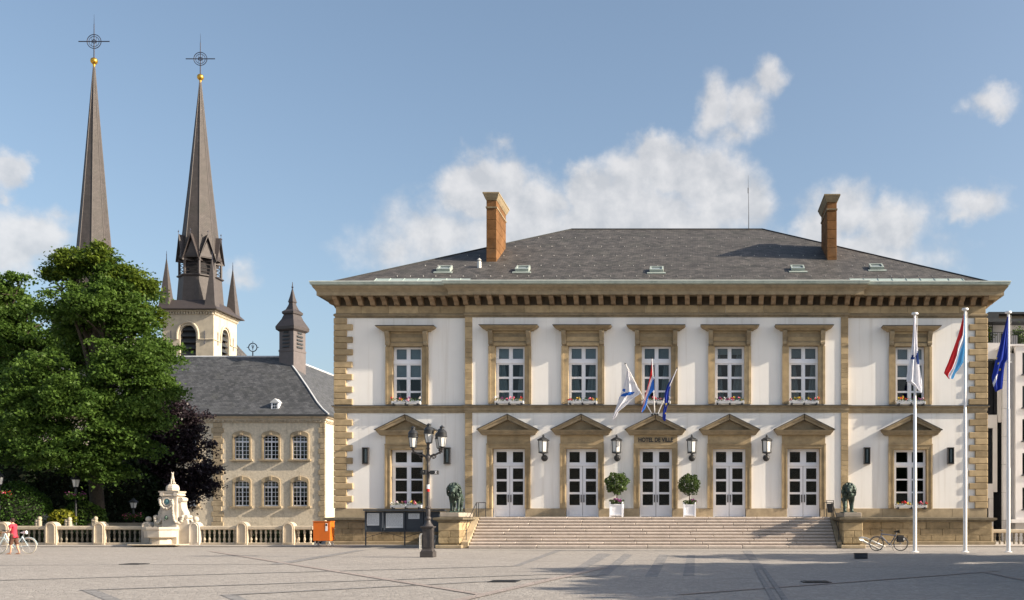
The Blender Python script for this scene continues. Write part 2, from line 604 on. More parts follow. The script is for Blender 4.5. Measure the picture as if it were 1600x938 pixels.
def ground_mat(name, base, joint, sc=7.5, rnd=0):
    m = mat(name, base, .85, .10, .22, 0, spec=.25, dirt=tuple(c * .62 for c in base), dscale=(.3, .6, 1), damt=.46, detail=9)
    nt = m.node_tree
    b = nt.nodes['Principled BSDF']
    src = b.inputs['Base Color'].links[0].from_socket
    geo = N(nt, 'ShaderNodeNewGeometry')
    vo = N(nt, 'ShaderNodeTexVoronoi', feature='DISTANCE_TO_EDGE')
    vo.inputs['Scale'].default_value = sc
    nt.links.new(geo.outputs['Position'], vo.inputs['Vector'])
    vc = N(nt, 'ShaderNodeTexVoronoi', feature='F1')
    vc.inputs['Scale'].default_value = sc
    nt.links.new(geo.outputs['Position'], vc.inputs['Vector'])
    r = N(nt, 'ShaderNodeMapRange')
    r.inputs['From Max'].default_value = .12
    nt.links.new(vo.outputs['Distance'], r.inputs['Value'])
    g = N(nt, 'ShaderNodeSeparateColor')
    nt.links.new(vc.outputs['Color'], g.inputs[0])
    t = math_node(nt, 'MULTIPLY_ADD', g.outputs[0], .34, .83)
    vm = N(nt, 'ShaderNodeVectorMath', operation='SCALE')
    nt.links.new(src, vm.inputs[0]); nt.links.new(t, vm.inputs['Scale'])
    c = mixc(nt, r.outputs[0], joint, vm.outputs[0])
    nt.links.new(c, b.inputs['Base Color'])
    bp = N(nt, 'ShaderNodeBump'); bp.inputs['Strength'].default_value = .6; bp.inputs['Distance'].default_value = .015
    nt.links.new(r.outputs[0], bp.inputs['Height'])
    nt.links.new(bp.outputs[0], b.inputs['Normal'])
    return m


M_GROUND = ground_mat('small_paving_setts', (.318, .298, .278), (.262, .245, .228))
M_BAND = ground_mat('dark_paving_setts', (.235, .23, .23), (.18, .178, .178), 5)
M_BAND2 = ground_mat('reddish_paving_setts', (.33, .285, .265), (.27, .235, .22), 6)
m = MB(); m.add([(-700, -300, 0), (700, -300, 0), (700, 1500, 0), (-700, 1500, 0)], [(0, 1, 2, 3)])
props(m.build('plaza', M_GROUND, fix=False), kind='structure')


def band(pts, mt, z, name='paving_band'):
    v = [(*G(*p), z) for p in pts]
    m = MB(); m.add(v, [tuple(range(len(v)))])
    o = m.build(name, mt)
    if o.data.polygons[0].normal.z < 0:
        o.data.flip_normals()
    return props(o, kind='structure')


def strip(p0, p1, w, mt, z, name='paving_band'):
    a, b = Vector(G(*p0)), Vector(G(*p1))
    d = (b - a).normalized(); n = Vector((-d.y, d.x)) * w / 2
    v = [(*(a + n), z), (*(a - n), z), (*(b - n), z), (*(b + n), z)]
    m = MB(); m.add(v, [(0, 1, 2, 3)])
    o = m.build(name, mt)
    if o.data.polygons[0].normal.z < 0:
        o.data.flip_normals()
    return props(o, kind='structure')


zb = .004
for pts in ([(935, 865), (957, 866), (902, 896.5), (885, 897)], [(975, 866), (989, 867), (950, 899), (931, 900)],
            [(1030, 867), (1045, 867), (1027, 902), (1007, 902)], [(1074, 867), (1086, 867), (1085, 900), (1067, 900)],
            [(1160, 861), (1174, 861), (1195, 890), (1180, 889)], [(868, 860), (880, 860), (812, 885), (800, 885)],
            [(125, 922), (152, 923), (208, 945), (180, 945)], [(345, 930.5), (372, 931), (400, 945), (380, 945)]):
    band(pts, M_BAND, zb)
    zb += .0006
strip((-40, 908.5), (805, 885), .22, M_BAND, .011)
strip((125, 923), (890, 897), .22, M_BAND, .0115)
strip((345, 931), (936, 900), .22, M_BAND, .012)
strip((-40, 884), (420, 882), .16, M_BAND, .0125)
strip((430, 882.5), (565, 860), .5, M_BAND, .013)
strip((1181, 889), (1214, 945), .12, M_BAND, .0135)
strip((1193, 889), (1232, 945), .12, M_BAND, .014)
strip((330, 862), (760, 931), .22, M_BAND2, .0145)
strip((945, 887), (690, 945), .30, M_BAND2, .015)
strip((1560, 893), (1060, 930), .16, M_BAND2, .0155)
strip((1540, 895), (1640, 915), .16, M_BAND2, .016)
for (px, py) in ((788, 909), (1275, 910), (210, 882)):
    x, y = G(px, py)
    m = MB(); m.box(x - .36, x + .36, y - .36, y + .36, .002, .022)
    for k in range(5):
        m.box(x - .3, x + .3, y - .28 + k * .13, y - .22 + k * .13, .0225, .028)
    o = m.build('manhole_cover', M_IRON)
    props(o, {788: 'dark iron manhole cover in the sunlit paving left of the striped bands', 1275: 'dark iron manhole cover in the shaded paving at the right',
              210: 'dark iron drain cover in the paving in front of the left balustrade'}[px], 'manhole cover')
# raised kerb strip along the wings and the balustrades
m = MB(); m.box(-52, -13.6, 59.5, 61.9, .002, .1)
props(m.build('kerb', M_PLAZA_SLAB, bevel=.02), kind='structure')
m = MB(); m.box(8.6, 33, 59.5, 62.4, .002, .09)
props(m.build('kerb', M_PLAZA_SLAB, bevel=.02), kind='structure')

# ------------------------------------------------------------------ town hall
XCL, XCR = wx(728, YC), wx(1324, YC)
XL, XR = wx(525, YW), wx(1540, YW)
YB = 87.0
hall = thing('town_hall', ((XCL + XCR) / 2, YC, 0), 'white town hall with tan stone trim, slate hip roof and broad front steps', 'building')


def zc(py): return wz(py, YC)


Z_BASE, Z_S0, Z_S1, Z_TOP = zc(794.5), zc(645), zc(633), zc(496)
Z_FR0, Z_FR1, Z_COR = zc(489), zc(478), 15.0
SURR = .40
up_centres = [(636.5, 'w'), (797, 'c'), (911, 'c'), (1025.5, 'c'), (1140, 'c'), (1255.5, 'c'), (1422, 'w')]
lo_centres = [(636.5, 'w'), (795, 'c'), (909.5, 'c'), (1024.5, 'c'), (1139.5, 'c'), (1255.5, 'c'), (1422, 'w')]


def plane(k): return YW if k == 'w' else YC


UW, UZ0, UZ1 = .885, zc(627), zc(541)          # upper opening: half width, sill, head
DW, DZ0, DZ1 = .975, ZL, zc(701.5)             # door opening
LW, LZ0, LZ1 = .985, zc(790.5), zc(702.5)      # lower window opening

holes_l, holes_c, holes_r = [], [], []
for (px, k) in up_centres:
    x = wx(px, plane(k))
    h = (x - UW - .05, x + UW + .05, UZ0, UZ1 + .05)
    (holes_c if k == 'c' else holes_l if px < 700 else holes_r).append(h)
for (px, k) in lo_centres:
    x = wx(px, plane(k))
    h = (x - DW - .05, x + DW + .05, DZ0, DZ1 + .05) if k == 'c' else (x - LW - .05, x + LW + .05, LZ0, LZ1 + .05)
    (holes_c if k == 'c' else holes_l if px < 700 else holes_r).append(h)
MB().sheet(XL, XCL, 0, 14.9, YW, YW + .45, holes_l).build('wall', M_PLASTER, hall)
MB().sheet(XCL, XCR, 0, 14.9, YC, YC + .45, holes_c).build('wall', M_PLASTER, hall)
MB().sheet(XCR, XR, 0, 14.9, YW, YW + .45, holes_r).build('wall', M_PLASTER, hall)
m = MB(); m.box(XL, XL + .4, YW + .45, YB, 0, 14.9); m.build('wall', M_PLASTER, hall)
m = MB(); m.box(XR - .4, XR, YW + .45, YB, 0, 14.9); m.build('wall', M_PLASTER, hall)
m = MB(); m.box(XL + .4, XR - .4, YB - .4, YB, 0, 14.9); m.build('wall', M_PLASTER, hall)
# rooms behind the windows
m = MB()
m.box(XL + .4, XR - .4, 65.6, 65.8, 0, 14.8)
m.box(XL + .4, XR - .4, 62.3, 65.6, 8.15, 8.3)
m.box(XL + .4, XR - .4, 62.3, 65.6, 14.3, 14.5)
m.box(XL + .4, XR - .4, 62.3, 65.6, ZL - .12, ZL - .02)
for px in (580, 700, 742, 853, 968, 1082, 1197, 1310, 1365, 1490):
    x = wx(px, YC); m.box(x - .1, x + .1, 62.3, 65.6, ZL, 14.3)
m.build('interior', M_DARK, hall)

PATH_ALL = [(XL, YB), (XL, YW), (XCL, YW), (XCL, YC), (XCR, YC), (XCR, YW), (XR, YW), (XR, YB)]


def rev(path): return path  # outward is to the right when walking left side -> front -> right side


def sweep_part(name, prof, mt, path=PATH_ALL, parent=hall, smooth=None):
    # walking from the back left corner forward, the outside is on the right hand
    return MB().sweep(path, prof).build(name, mt, parent, smooth)


# string course between the storeys
sweep_part('string_course', [(-.05, Z_S0), (.05, Z_S0), (.07, Z_S0 + .12), (.10, Z_S0 + .14), (.10, Z_S1 - .14), (.20, Z_S1 - .10), (.20, Z_S1 - .035), (-.05, Z_S1 - .035)], M_STONE_D)
sweep_part('string_course_flashing', [(-.03, Z_S1 - .034), (.22, Z_S1 - .05), (.22, Z_S1 - .02), (-.03, Z_S1 + .02)], M_LEAD)
# moulding under the frieze
sweep_part('frieze_moulding', [(-.05, Z_TOP), (.04, Z_TOP), (.06, Z_TOP + .08), (.12, Z_TOP + .12), (.12, Z_FR0 - .06), (.05, Z_FR0), (-.05, Z_FR0)], M_STONE_D)
sweep_part('corbel_bed', [(-.05, Z_FR1 + .02), (.05, Z_FR1 + .02), (.07, Z_FR1 + .1), (.02, Z_FR1 + .11), (.02, Z_COR), (-.05, Z_COR)], M_RECESS_SHADE)
sweep_part('corona', [(-.2, Z_COR), (.80, Z_COR), (.82, Z_COR - .05), (.86, Z_COR - .05), (.86, Z_COR + .17), (.89, Z_COR + .2), (.92, Z_COR + .27), (1.0, Z_COR + .35), (1.07, Z_COR + .46), (1.07, Z_COR + .50), (-.2, Z_COR + .50)], M_STONE_D)
sweep_part('gutter', [(.2, Z_COR + .52), (1.04, Z_COR + .51), (1.15, Z_COR + .56), (1.17, Z_COR + .70), (1.13, Z_COR + .70), (1.08, Z_COR + .62), (.2, Z_COR + .66)], M_COPPER)
sweep_part('gutter_edge', [(1.145, Z_COR + .702), (1.195, Z_COR + .702), (1.195, Z_COR + .745), (1.145, Z_COR + .745)], mat('bright_copper_edge', (.70, .76, .71), .5, .1, 3, spec=.4))


def frieze(x0, x1, y):
    n = max(2, round((x1 - x0) / 1.75))
    xs = [x0 + (x1 - x0) * (i + (RND.uniform(-.2, .2) if 0 < i < n else 0)) / n for i in range(n + 1)]
    for a, b in zip(xs, xs[1:]):
        stone('frieze_stone', hall, a + .006, b - .006, y - .05, y + .3, Z_FR0 + .003, Z_FR1 + .02, M_STONE, .008)


frieze(XL, XCL - .003, YW); frieze(XCL - .05, XCR + .05, YC); frieze(XCR + .003, XR, YW)
# corbels under the corona: scrolled brackets, one by one
cb = [(0, Z_FR1 + .03), (.26, Z_FR1 + .03), (.33, Z_FR1 + .07), (.36, Z_FR1 + .13), (.41, Z_FR1 + .21), (.53, Z_FR1 + .28), (.66, Z_FR1 + .33), (.72, Z_FR1 + .40), (.73, Z_COR - .01), (0, Z_COR - .01)]
mb = MB(); mb.prism([(-p, z) for p, z in cb], 'x', -.14, .14)
cm, cc = mb.mesh('corbel', M_STONE_B, (0, 0, 0))


def corbels(x0, x1, y, pitch):
    n = round((x1 - x0) / pitch)
    for i in range(n + 1):
        put('corbel', cm, hall, (x0 + (x1 - x0) * i / n, y, 0))


corbels(XL + .14, XCL - .55, YW, .71)
corbels(XCL + .05, XCR - .05, YC, .735)
corbels(XCR + .55, XR - .14, YW, .71)
for i in range(30):
    put('corbel', cm, hall, (XL, YW + .9 + i * .8, 0), rot=(0, 0, -math.pi / 2))
    put('corbel', cm, hall, (XR, YW + .9 + i * .8, 0), rot=(0, 0, math.pi / 2))

# quoins at the outer corners, and the narrow stone strips at the corners of the middle block
qmesh = {}
for side in (-1, 1):
    xe = XL if side < 0 else XR
    for (z0, z1, n, st) in ((Z_S1 + .02, Z_TOP, 14, 0), (Z_BASE, Z_S0, 15, 1)):
        h = (z1 - z0) / n
        for i in range(n):
            long_ = (i + st) % 2 == 0
            ln = (1.03 if long_ else .66) + RND.uniform(-.02, .02)
            dp = .62 if long_ else .9
            a, b = (xe - .11, xe + ln) if side < 0 else (xe - ln, xe + .11)
            stone('quoin', hall, a, b, YW - .12, YW + dp, z0 + i * h + .008, z0 + (i + 1) * h - .008, M_STONE, .03)
for side in (-1, 1):
    xe = XCL if side < 0 else XCR
    for (z0, z1, n) in ((Z_S1 + .02, Z_TOP, 17), (Z_BASE, Z_S0, 18)):
        zs = [z0 + (z1 - z0) * (i + (RND.uniform(-.22, .22) if 0 < i < n else 0)) / n for i in range(n + 1)]
        for a, b in zip(zs, zs[1:]):
            x0, x1 = (xe - .045, xe + .385) if side < 0 else (xe - .385, xe + .045)
            stone('pilaster_stone', hall, x0, x1, YC - .06, YW + .02, a + .005, b - .005, M_STONE, .008)

# base course (the wings' runs and the blocks between the doors), plinth of the wings
def base_run(x0, x1, y):
    n = max(1, round((x1 - x0) / 1.9))
    for i in range(n):
        stone('base_stone', hall, x0 + (x1 - x0) * i / n + .005, x0 + (x1 - x0) * (i + 1) / n - .005, y - .07, y + .25, ZL - .02, Z_BASE, M_STONE_L, .012)


base_run(XL - .06, XCL - .05, YW); base_run(XCR + .05, XR + .06, YW)
ed = [XCL - .05]
for (px, k) in lo_centres:
    if k == 'c':
        x = wx(px, YC); ed += [x - DW - .02, x + DW + .02]
ed.append(XCR + .05)
for a, b in zip(ed[::2], ed[1::2]):
    base_run(a, b, YC)

YP = 61.25
PX0, PX1, PX2, PX3 = XL - .22, -13.2, 8.2, XR + .22


def plinth(x0, x1):
    courses = [(.30, .66), (.66, 1.04), (1.04, 1.46)]
    for ci, (z0, z1) in enumerate(courses):
        x = x0 - (.6 if ci % 2 else 0)
        while x < x1 - .1:
            w = RND.uniform(1.15, 1.55)
            a, b = max(x, x0), min(x + w, x1)
            if x1 - b < .5: b = x1
            stone('plinth_stone', hall, a + .008, b - .008, YP, YP + .7, z0 + .007, z1 - .007, M_PLINTH, .02)
            x = b
    m = MB(); m.sweep([(x0, YP + 25), (x0, YP), (x1, YP)] if x0 < -15 else [(x0, YP), (x1, YP), (x1, YP + 25)],
                      [(-.45, 1.46), (.04, 1.46), (.10, 1.54), (.24, 1.58), (.24, 1.70), (-.45, 1.75)])
    m.build('plinth_cornice', M_CAP, hall)
    m = MB(); m.sweep([(x0, YP + 25), (x0, YP), (x1, YP)] if x0 < -15 else [(x0, YP), (x1, YP), (x1, YP + 25)],
                      [(-.3, .05), (.14, .05), (.14, .26), (.08, .30), (-.3, .30)])
    m.build('plinth_footing', M_STONE_D, hall)


plinth(PX0, PX1); plinth(PX2, PX3)
m = MB(); m.box(XL + .1, XL + .12, 62.0, YB, .0, 1.5)

# ---- hip roof
RY0 = YC - .55
rx0, rx1, rz0 = XL - .62, XR + .62, Z_COR + .62
rh = 13.3; rrise = 7.05
ry1 = RY0 + 2 * rh
ra, rb = Vector((rx0 + rh, RY0 + rh, rz0 + rrise)), Vector((rx1 - rh, RY0 + rh, rz0 + rrise))
c0, c1, c2, c3 = [Vector(t) for t in ((rx0, RY0, rz0), (rx1, RY0, rz0), (rx1, ry1, rz0), (rx0, ry1, rz0))]


def roof_mesh(name, faces, mt, parent):
    """faces: (points, eave direction); UV runs along the eave and up the slope"""
    me = bpy.data.meshes.new(name)
    vs, fs, uvs = [], [], []
    for pts, e in faces:
        b = len(vs); pts = [Vector(p) for p in pts]
        nrm = (pts[1] - pts[0]).cross(pts[2] - pts[0]).normalized()
        e = Vector(e).normalized(); s = nrm.cross(e)
        fs.append(tuple(range(b, b + len(pts))))
        for p in pts:
            vs.append(p); uvs.append((p.dot(e), p.dot(s)))
    c = sum(vs, Vector()) / len(vs)
    me.from_pydata([tuple(v - c) for v in vs], [], fs)
    uvl = me.uv_layers.new(name='UVMap')
    for l in me.loops:
        uvl.data[l.index].uv = uvs[l.vertex_index]
    me.materials.append(mt)
    me.update()
    return put(name, me, parent, c)


roof = roof_mesh('roof', [((c0, c1, rb, ra), (1, 0, 0)), ((c1, c2, rb), (0, 1, 0)), ((c2, c3, ra, rb), (-1, 0, 0)), ((c3, c0, ra), (0, -1, 0))], M_SLATE, hall)


def roof_z(y): return rz0 + (y - RY0) * rrise / rh


m = MB()
for a, b in ((c0, ra), (c1, rb), (ra, rb)):
    m.tube([a + Vector((0, 0, .02)), b + Vector((0, 0, .02))], .05, 6)
m.build('ridge_capping', M_LEAD, roof)
# copper strip with seams behind the gutter of the wings
def eave_strip(x0, x1, mt):
    m = MB()
    y0, y1 = RY0 - .02, RY0 + 1.0
    m.add([(x0, y0, roof_z(y0) + .05), (x1, y0, roof_z(y0) + .05), (x1, y1, roof_z(y1) + .05), (x0, y1, roof_z(y1) + .05)], [(0, 1, 2, 3)])
    x = x0
    while x < x1:
        m.box(x, x + .04, y0, y1, roof_z(y0) + .06, roof_z(y0) + .10) if False else m.tube([(x, y0, roof_z(y0) + .06), (x, y1, roof_z(y1) + .06)], .025, 4)
        x += .85
    m.build('eave_sheet', mt, roof)


M_EAVE = mat('grey_copper_sheet', (.30, .37, .35), .5, .12, 2, spec=.5)
eave_strip(XCR + .2, XR - 1.3, M_EAVE)
eave_strip(XL + 2.4, XCL + .2, M_EAVE)
# snow hooks
m = MB()
for row in range(5):
    for k in range(46):
        y = RY0 + 1.6 + row * 2.3
        x = rx0 + 4 + k * .82 + (.4 if row % 2 else 0) + RND.uniform(-.08, .08)
        if x < rx0 + (y - RY0) + .5 or x > rx1 - (y - RY0) - .5: continue
        z = roof_z(y)
        m.box(x - .014, x + .014, y - .02, y + .05, z, z + .06)
props(m.build('snow_hook', mat('galvanised_hook', (.5, .5, .48), .5, .1), roof), kind='stuff')
# skylights
sk_slope = math.atan2(rrise, rh)
for (px, py) in ((695, 423), (817, 423), (1026, 424), (1246, 422), (1369, 420)):
    k = (HY - py) / F
    Y = (rz0 - RY0 * rrise / rh - EYE) / (k - rrise / rh)
    x = wx(px, Y)
    m = MB(); fw, fl = .42, .42
    ca, sa = math.cos(sk_slope), math.sin(sk_slope)
    def T(u, v, w): return (x + u, Y + v * ca - w * sa, roof_z(Y) + v * sa + w * ca)
    def slab(m, u0, u1, v0, v1, w0, w1):
        m.add([T(u0, v0, w0), T(u1, v0, w0), T(u1, v1, w0), T(u0, v1, w0), T(u0, v0, w1), T(u1, v0, w1), T(u1, v1, w1), T(u0, v1, w1)],
              [(0, 3, 2, 1), (4, 5, 6, 7), (0, 1, 5, 4), (1, 2, 6, 5), (2, 3, 7, 6), (3, 0, 4, 7)])
    slab(m, -fw, fw, -fl, -fl + .1, -.05, .22); slab(m, -fw, fw, fl - .1, fl, -.05, .22)
    slab(m, -fw, -fw + .09, -fl + .1, fl - .1, -.05, .22); slab(m, fw - .09, fw, -fl + .1, fl - .1, -.05, .22)
    slab(m, -fw - .15, fw + .15, -fl - .25, -fl, .0, .05)
    so = m.build('skylight', bpy.data.materials.get('skylight_frame') or mat('skylight_frame', (.30, .35, .33), .5, .1, 3, spec=.4), hall)
    m = MB(); slab(m, -fw + .09, fw - .09, -fl + .1, fl - .1, .12, .15)
    m.build('pane', mat('skylight_glass', (.22, .26, .28), .08, .02, 2, spec=.9) if 'skylight_glass' not in bpy.data.materials else bpy.data.materials['skylight_glass'], so)
# vent pipe
k = (HY - 418) / F
Y = (rz0 - RY0 * rrise / rh - EYE) / (k - rrise / rh)
x = wx(749, Y); z = roof_z(Y)
m = MB(); m.lathe([(.13, -.1), (.13, .35), (.09, .37), (.09, .42), (.17, .44), (.03, .58)], (x, Y, z), 10)
m.build('vent_pipe', mat('zinc_vent', (.55, .56, .55), .4, .1, 3, metal=.3), hall, 40)
# chimneys, stone by stone
for (x0, x1, Y0, Y1) in ((wx(760, 65.9), wx(775.5, 65.9), 65.9, 69.2), (wx(1292.5, 66.3), wx(1307.5, 66.3), 66.3, 69.5)):
    zt = 22.15
    zb0 = roof_z(Y0) - .4
    m = MB(); m.box(x0 + .06, x1 - .06, Y0 + .06, Y1 - .06, zb0, zt + .2)
    ch = m.build('chimney', M_STONE, hall)
    nz_ = 7
    M_CH = mat('orange_chimney_stone', (.165, .085, .038), .9, .3, 2.5, .3, 20, rnd=.15, dirt=(.09, .07, .05), dscale=(1, 1, .5), damt=.5, spec=.1) if 'orange_chimney_stone' not in bpy.data.materials else bpy.data.materials['orange_chimney_stone']
    for i in range(nz_):
        za, zb_ = zb0 + (zt - zb0) * i / nz_, zb0 + (zt - zb0) * (i + 1) / nz_
        ys = [Y0, Y0 + .75, Y0 + 1.7, Y0 + 2.5, Y1] if i % 2 else [Y0, Y0 + 1.1, Y0 + 2.1, Y1]
        for a, b in zip(ys, ys[1:]):
            stone('chimney_stone', ch, x0, x1, a + .005, b - .005, za + .005, zb_ - .005, M_CH, .012)
    m = MB()
    xc, yc = (x0 + x1) / 2, (Y0 + Y1) / 2
    hx, hy = (x1 - x0) / 2, (Y1 - Y0) / 2
    m.sweep([(x0, Y1), (x0, Y0), (x1, Y0), (x1, Y1), (x0 + .01, Y1)], [(-.2, zt - .5), (.04, zt - .5), (.05, zt - .42), (-.2, zt - .42)])
    m.frustum((xc, yc), hx + .02, hy + .02, zt + .001, hx + .1, hy + .1, zt + .15)
    m.frustum((xc, yc), hx + .1, hy + .1, zt + .151, hx + .19, hy + .19, zt + .38)
    m.box(xc - hx - .21, xc + hx + .21, yc - hy - .21, yc + hy + .21, zt + .381, zt + .47)
    m.build('chimney_cap', M_STONE_D, ch)
# lightning rod
m = MB(); xa = wx(1170, 74.2); za = ra.z
m.tube([(xa, 74.3, za), (xa, 74.3, za + 1.2), (xa - .04, 74.3, za + 3.9)], [.03, .022, .008], 5)
m.tube([(xa - .04, 74.3, za + 2.6), (xa - .04, 74.3, za + 3.0)], .035, 5)
m.build('lightning_rod', M_IRON, hall)

# ---- windows, doors and their stone frames
def grid_frame(m, x, y0, y1, zb_, zt_, hw, holes):
    m.sheet(x - hw, x + hw, zb_, zt_, y0, y1, holes)


PANE = {}


def pane(parent, a, b, c, d, y):
    key = (round(b - a, 2), round(d - c, 2))
    if key not in PANE:
        m = MB(); m.cbox(0, 0, 0, key[0], .012, key[1])
        PANE[key] = m.mesh('pane', M_GLASS, (0, 0, 0))[0]
    put('pane', PANE[key], parent, ((a + b) / 2, y, (c + d) / 2))


def curtain(parent, xa, xb, z0, z1, y, flare, mt=None):
    """a hanging curtain, gathered wider at the bottom"""
    m = MB(); n = 22; rows = 6
    vs = []
    for j in range(rows + 1):
        t = j / rows
        for i in range(n + 1):
            u = i / n
            w = xb - xa
            x = xa + w * u if flare == 0 else (xa + w * u * (.45 + .55 * t) if flare > 0 else xb - w * (1 - u) * (.45 + .55 * t))
            vs.append((x, y + .035 * math.sin(u * n * .9 + t * .6) * (1 - .3 * t), z1 + (z0 - z1) * t))
    fs = []
    for j in range(rows):
        for i in range(n):
            a = j * (n + 1) + i
            fs.append((a, a + 1, a + n + 2, a + n + 1))
    m.add(vs, fs)
    return m.build('curtain', mt or M_CURTAIN, parent, 60, fix=False)


def hood_cornice(m, x, Y, hw, z0, z1, p0, lat, extra):
    """hood moulding on three sides: starts at half width hw, spreads sideways by lat"""
    path = [(x - hw, Y + .02), (x - hw, Y - p0), (x + hw, Y - p0), (x + hw, Y + .02)]
    h = z1 - z0
    m.sweep(path, [(-.3, z0), (0, z0), (.06, z0 + .12 * h), (.08, z0 + .3 * h), (lat * .5, z0 + .42 * h), (lat * .75, z0 + .62 * h), (lat * .93, z0 + .85 * h), (lat, z0 + h), (-.3, z0 + h)])


def upper_window(px, k, ci):
    Y = plane(k); x = wx(px, Y); s = Y / F
    yf = Y + .24
    m = MB()
    fx = lambda d: x + d * s
    cols = [(fx(-18.6), fx(-2.9)), (fx(3.1), fx(19.4))]
    rows = [(zc(560), zc(544)), (zc(588), zc(569.3)), (zc(609.5), zc(591.3)), (zc(623.5), zc(612.5))]
    holes = [(a, b, c, d) for a, b in cols for c, d in rows]
    m.sheet(x - UW, x + UW, UZ0, UZ1, yf, yf + .07, holes)
    m.box(x - UW, x + UW, yf - .06, yf - .002, zc(567.3), zc(562))      # transom
    m.box(x - .05 * 1, x + .06, yf - .035, yf - .002, UZ0, zc(567.3) - .002)
    m.box(x - .035, x + .05, yf - .03, yf - .002, zc(562) + .002, UZ1)
    m.box(x - UW, x + UW, yf - .05, yf - .002, UZ0, UZ0 + .06)
    w = m.build('window', M_WHITE, hall)
    for a, b in cols:
        for c, d in rows:
            pane(w, a, b, c, d, yf + .035)
    # what hangs behind the panes
    zt_, zb_ = rows[0][1] + .1, UZ0
    if ci in (0, 6):
        m = MB(); m.box(x - UW + .05, x + UW - .05, yf + .14, yf + .16, zc(592 if ci == 0 else 590), zt_)
        m.build('roller_blind', M_BLIND, w)
        if ci == 0: curtain(w, x - UW + .08, x - .45, zb_, zc(590), yf + .22, 1)
    else:
        m = MB(); m.box(x - UW + .05, x + UW - .05, yf + .14, yf + .16, zc((563, 561, 565, 567, 553, 558, 560)[ci]), zt_)
        m.build('roller_blind', M_BLIND if ci < 3 else M_CURTAIN, w)
        curtain(w, x - UW + .06, x - RND.uniform(.05, .4), zb_, zt_, yf + .28, 1)
        curtain(w, x + RND.uniform(.05, .4), x + UW - .06, zb_, zt_, yf + .28, -1)
    # stone surround
    ho = 33.2 * s
    m = MB(); m.box(x - ho + .02, x + ho - .02, Y - .10, Y + .23, zc(541) + .001, zc(518))
    su = m.build('window_surround', M_STONE_D, hall)
    for sd in (-1, 1):
        a, b = sorted((x + sd * UW, x + sd * ho))
        m = MB(); m.box(a, b, Y - .08, Y + .25, UZ0 - .18, zc(541))
        b2 = (x + sd * (ho - .13), x + sd * (ho + .012))
        m.box(min(b2), max(b2), Y - .12, Y - .081, UZ0 - .18, zc(541) - .01)
        m.build('jamb', M_STONE, su)
        cx = x + sd * (ho - .14)
        m = MB()
        pr = [(-.02, zc(539)), (.14, zc(539)), (.16, zc(536)), (.13, zc(533)), (.19, zc(529)), (.27, zc(525)), (.33, zc(521)), (.33, zc(518.1)), (-.02, zc(518.1))]
        m.prism([(Y - .1 - p, z) for p, z in pr], 'x', cx - .13, cx + .13)
        m.box(cx - .09, cx + .09, Y - .16, Y - .1, zc(541), zc(539) - .002)
        m.build('console', M_STONE_D, su)
    m = MB()
    m.box(x - ho + .3, x + ho - .3, Y - .15, Y - .101, zc(541) + .01, zc(536))
    m.box(x - ho + .3, x + ho - .3, Y - .125, Y - .101, zc(533.5), zc(527))
    m.box(x - ho + .3, x + ho - .3, Y - .14, Y - .101, zc(521.5), zc(518.2))
    m.build('lintel', M_STONE, su)
    m = MB(); hood_cornice(m, x, Y, 36 * s, zc(518), zc(511.3), .30, 9.2 * s, 0)
    m.build('hood', M_STONE_D, su)
    m = MB(); hw = 45.6 * s
    m.add([(x - hw, Y - .68, zc(511)), (x + hw, Y - .68, zc(511)), (x + hw, Y, zc(511)), (x - hw, Y, zc(511)),
           (x - hw, Y - .68, zc(510.2)), (x + hw, Y - .68, zc(510.2)), (x + hw - .12, Y, zc(508.2)), (x - hw + .12, Y, zc(508.2))],
          [(0, 3, 2, 1), (4, 5, 6, 7), (0, 1, 5, 4), (1, 2, 6, 5), (2, 3, 7, 6), (3, 0, 4, 7)])
    m.build('hood_flashing', M_LEAD, su)
    return x, Y


def pediment(x, Y, parent):
    s = Y / F
    m = MB(); hood_cornice(m, x, Y, 40.5 * s, zc(680.3), zc(672.8), .25, 5.6 * s, 0)
    m.build('pediment_cornice', M_STONE_D, parent)
    m = MB(); m.prism([(x - 34 * s, zc(672.8) + .002), (x + 34 * s, zc(672.8) + .002), (x, zc(657.5))], 'y', Y - .12, Y + .02)
    m.build('tympanum', M_STONE_D, parent)
    for sd in (-1, 1):
        m = MB()
        m.prism([(x + sd * 46.5 * s, zc(672.6)), (x + sd * .02, zc(650.2)), (x + sd * .02, zc(656.9)), (x + sd * 33.5 * s, zc(672.6))], 'y', Y - .46, Y + .02)
        m.prism([(x + sd * 47 * s, zc(671.6)), (x + sd * .02, zc(649.6)), (x + sd * .02, zc(652)), (x + sd * 43 * s, zc(672.4))], 'y', Y - .54, Y - .461)
        m.build('raking_cornice', M_STONE_D, parent)
        m = MB()
        m.prism([(x + sd * 47.6 * s, zc(671.8)), (x + sd * .006, zc(648.2)), (x + sd * .006, zc(649.3)), (x + sd * 47.6 * s, zc(672.8))], 'y', Y - .58, Y + .03)
        m.build('pediment_flashing', M_LEAD, parent)


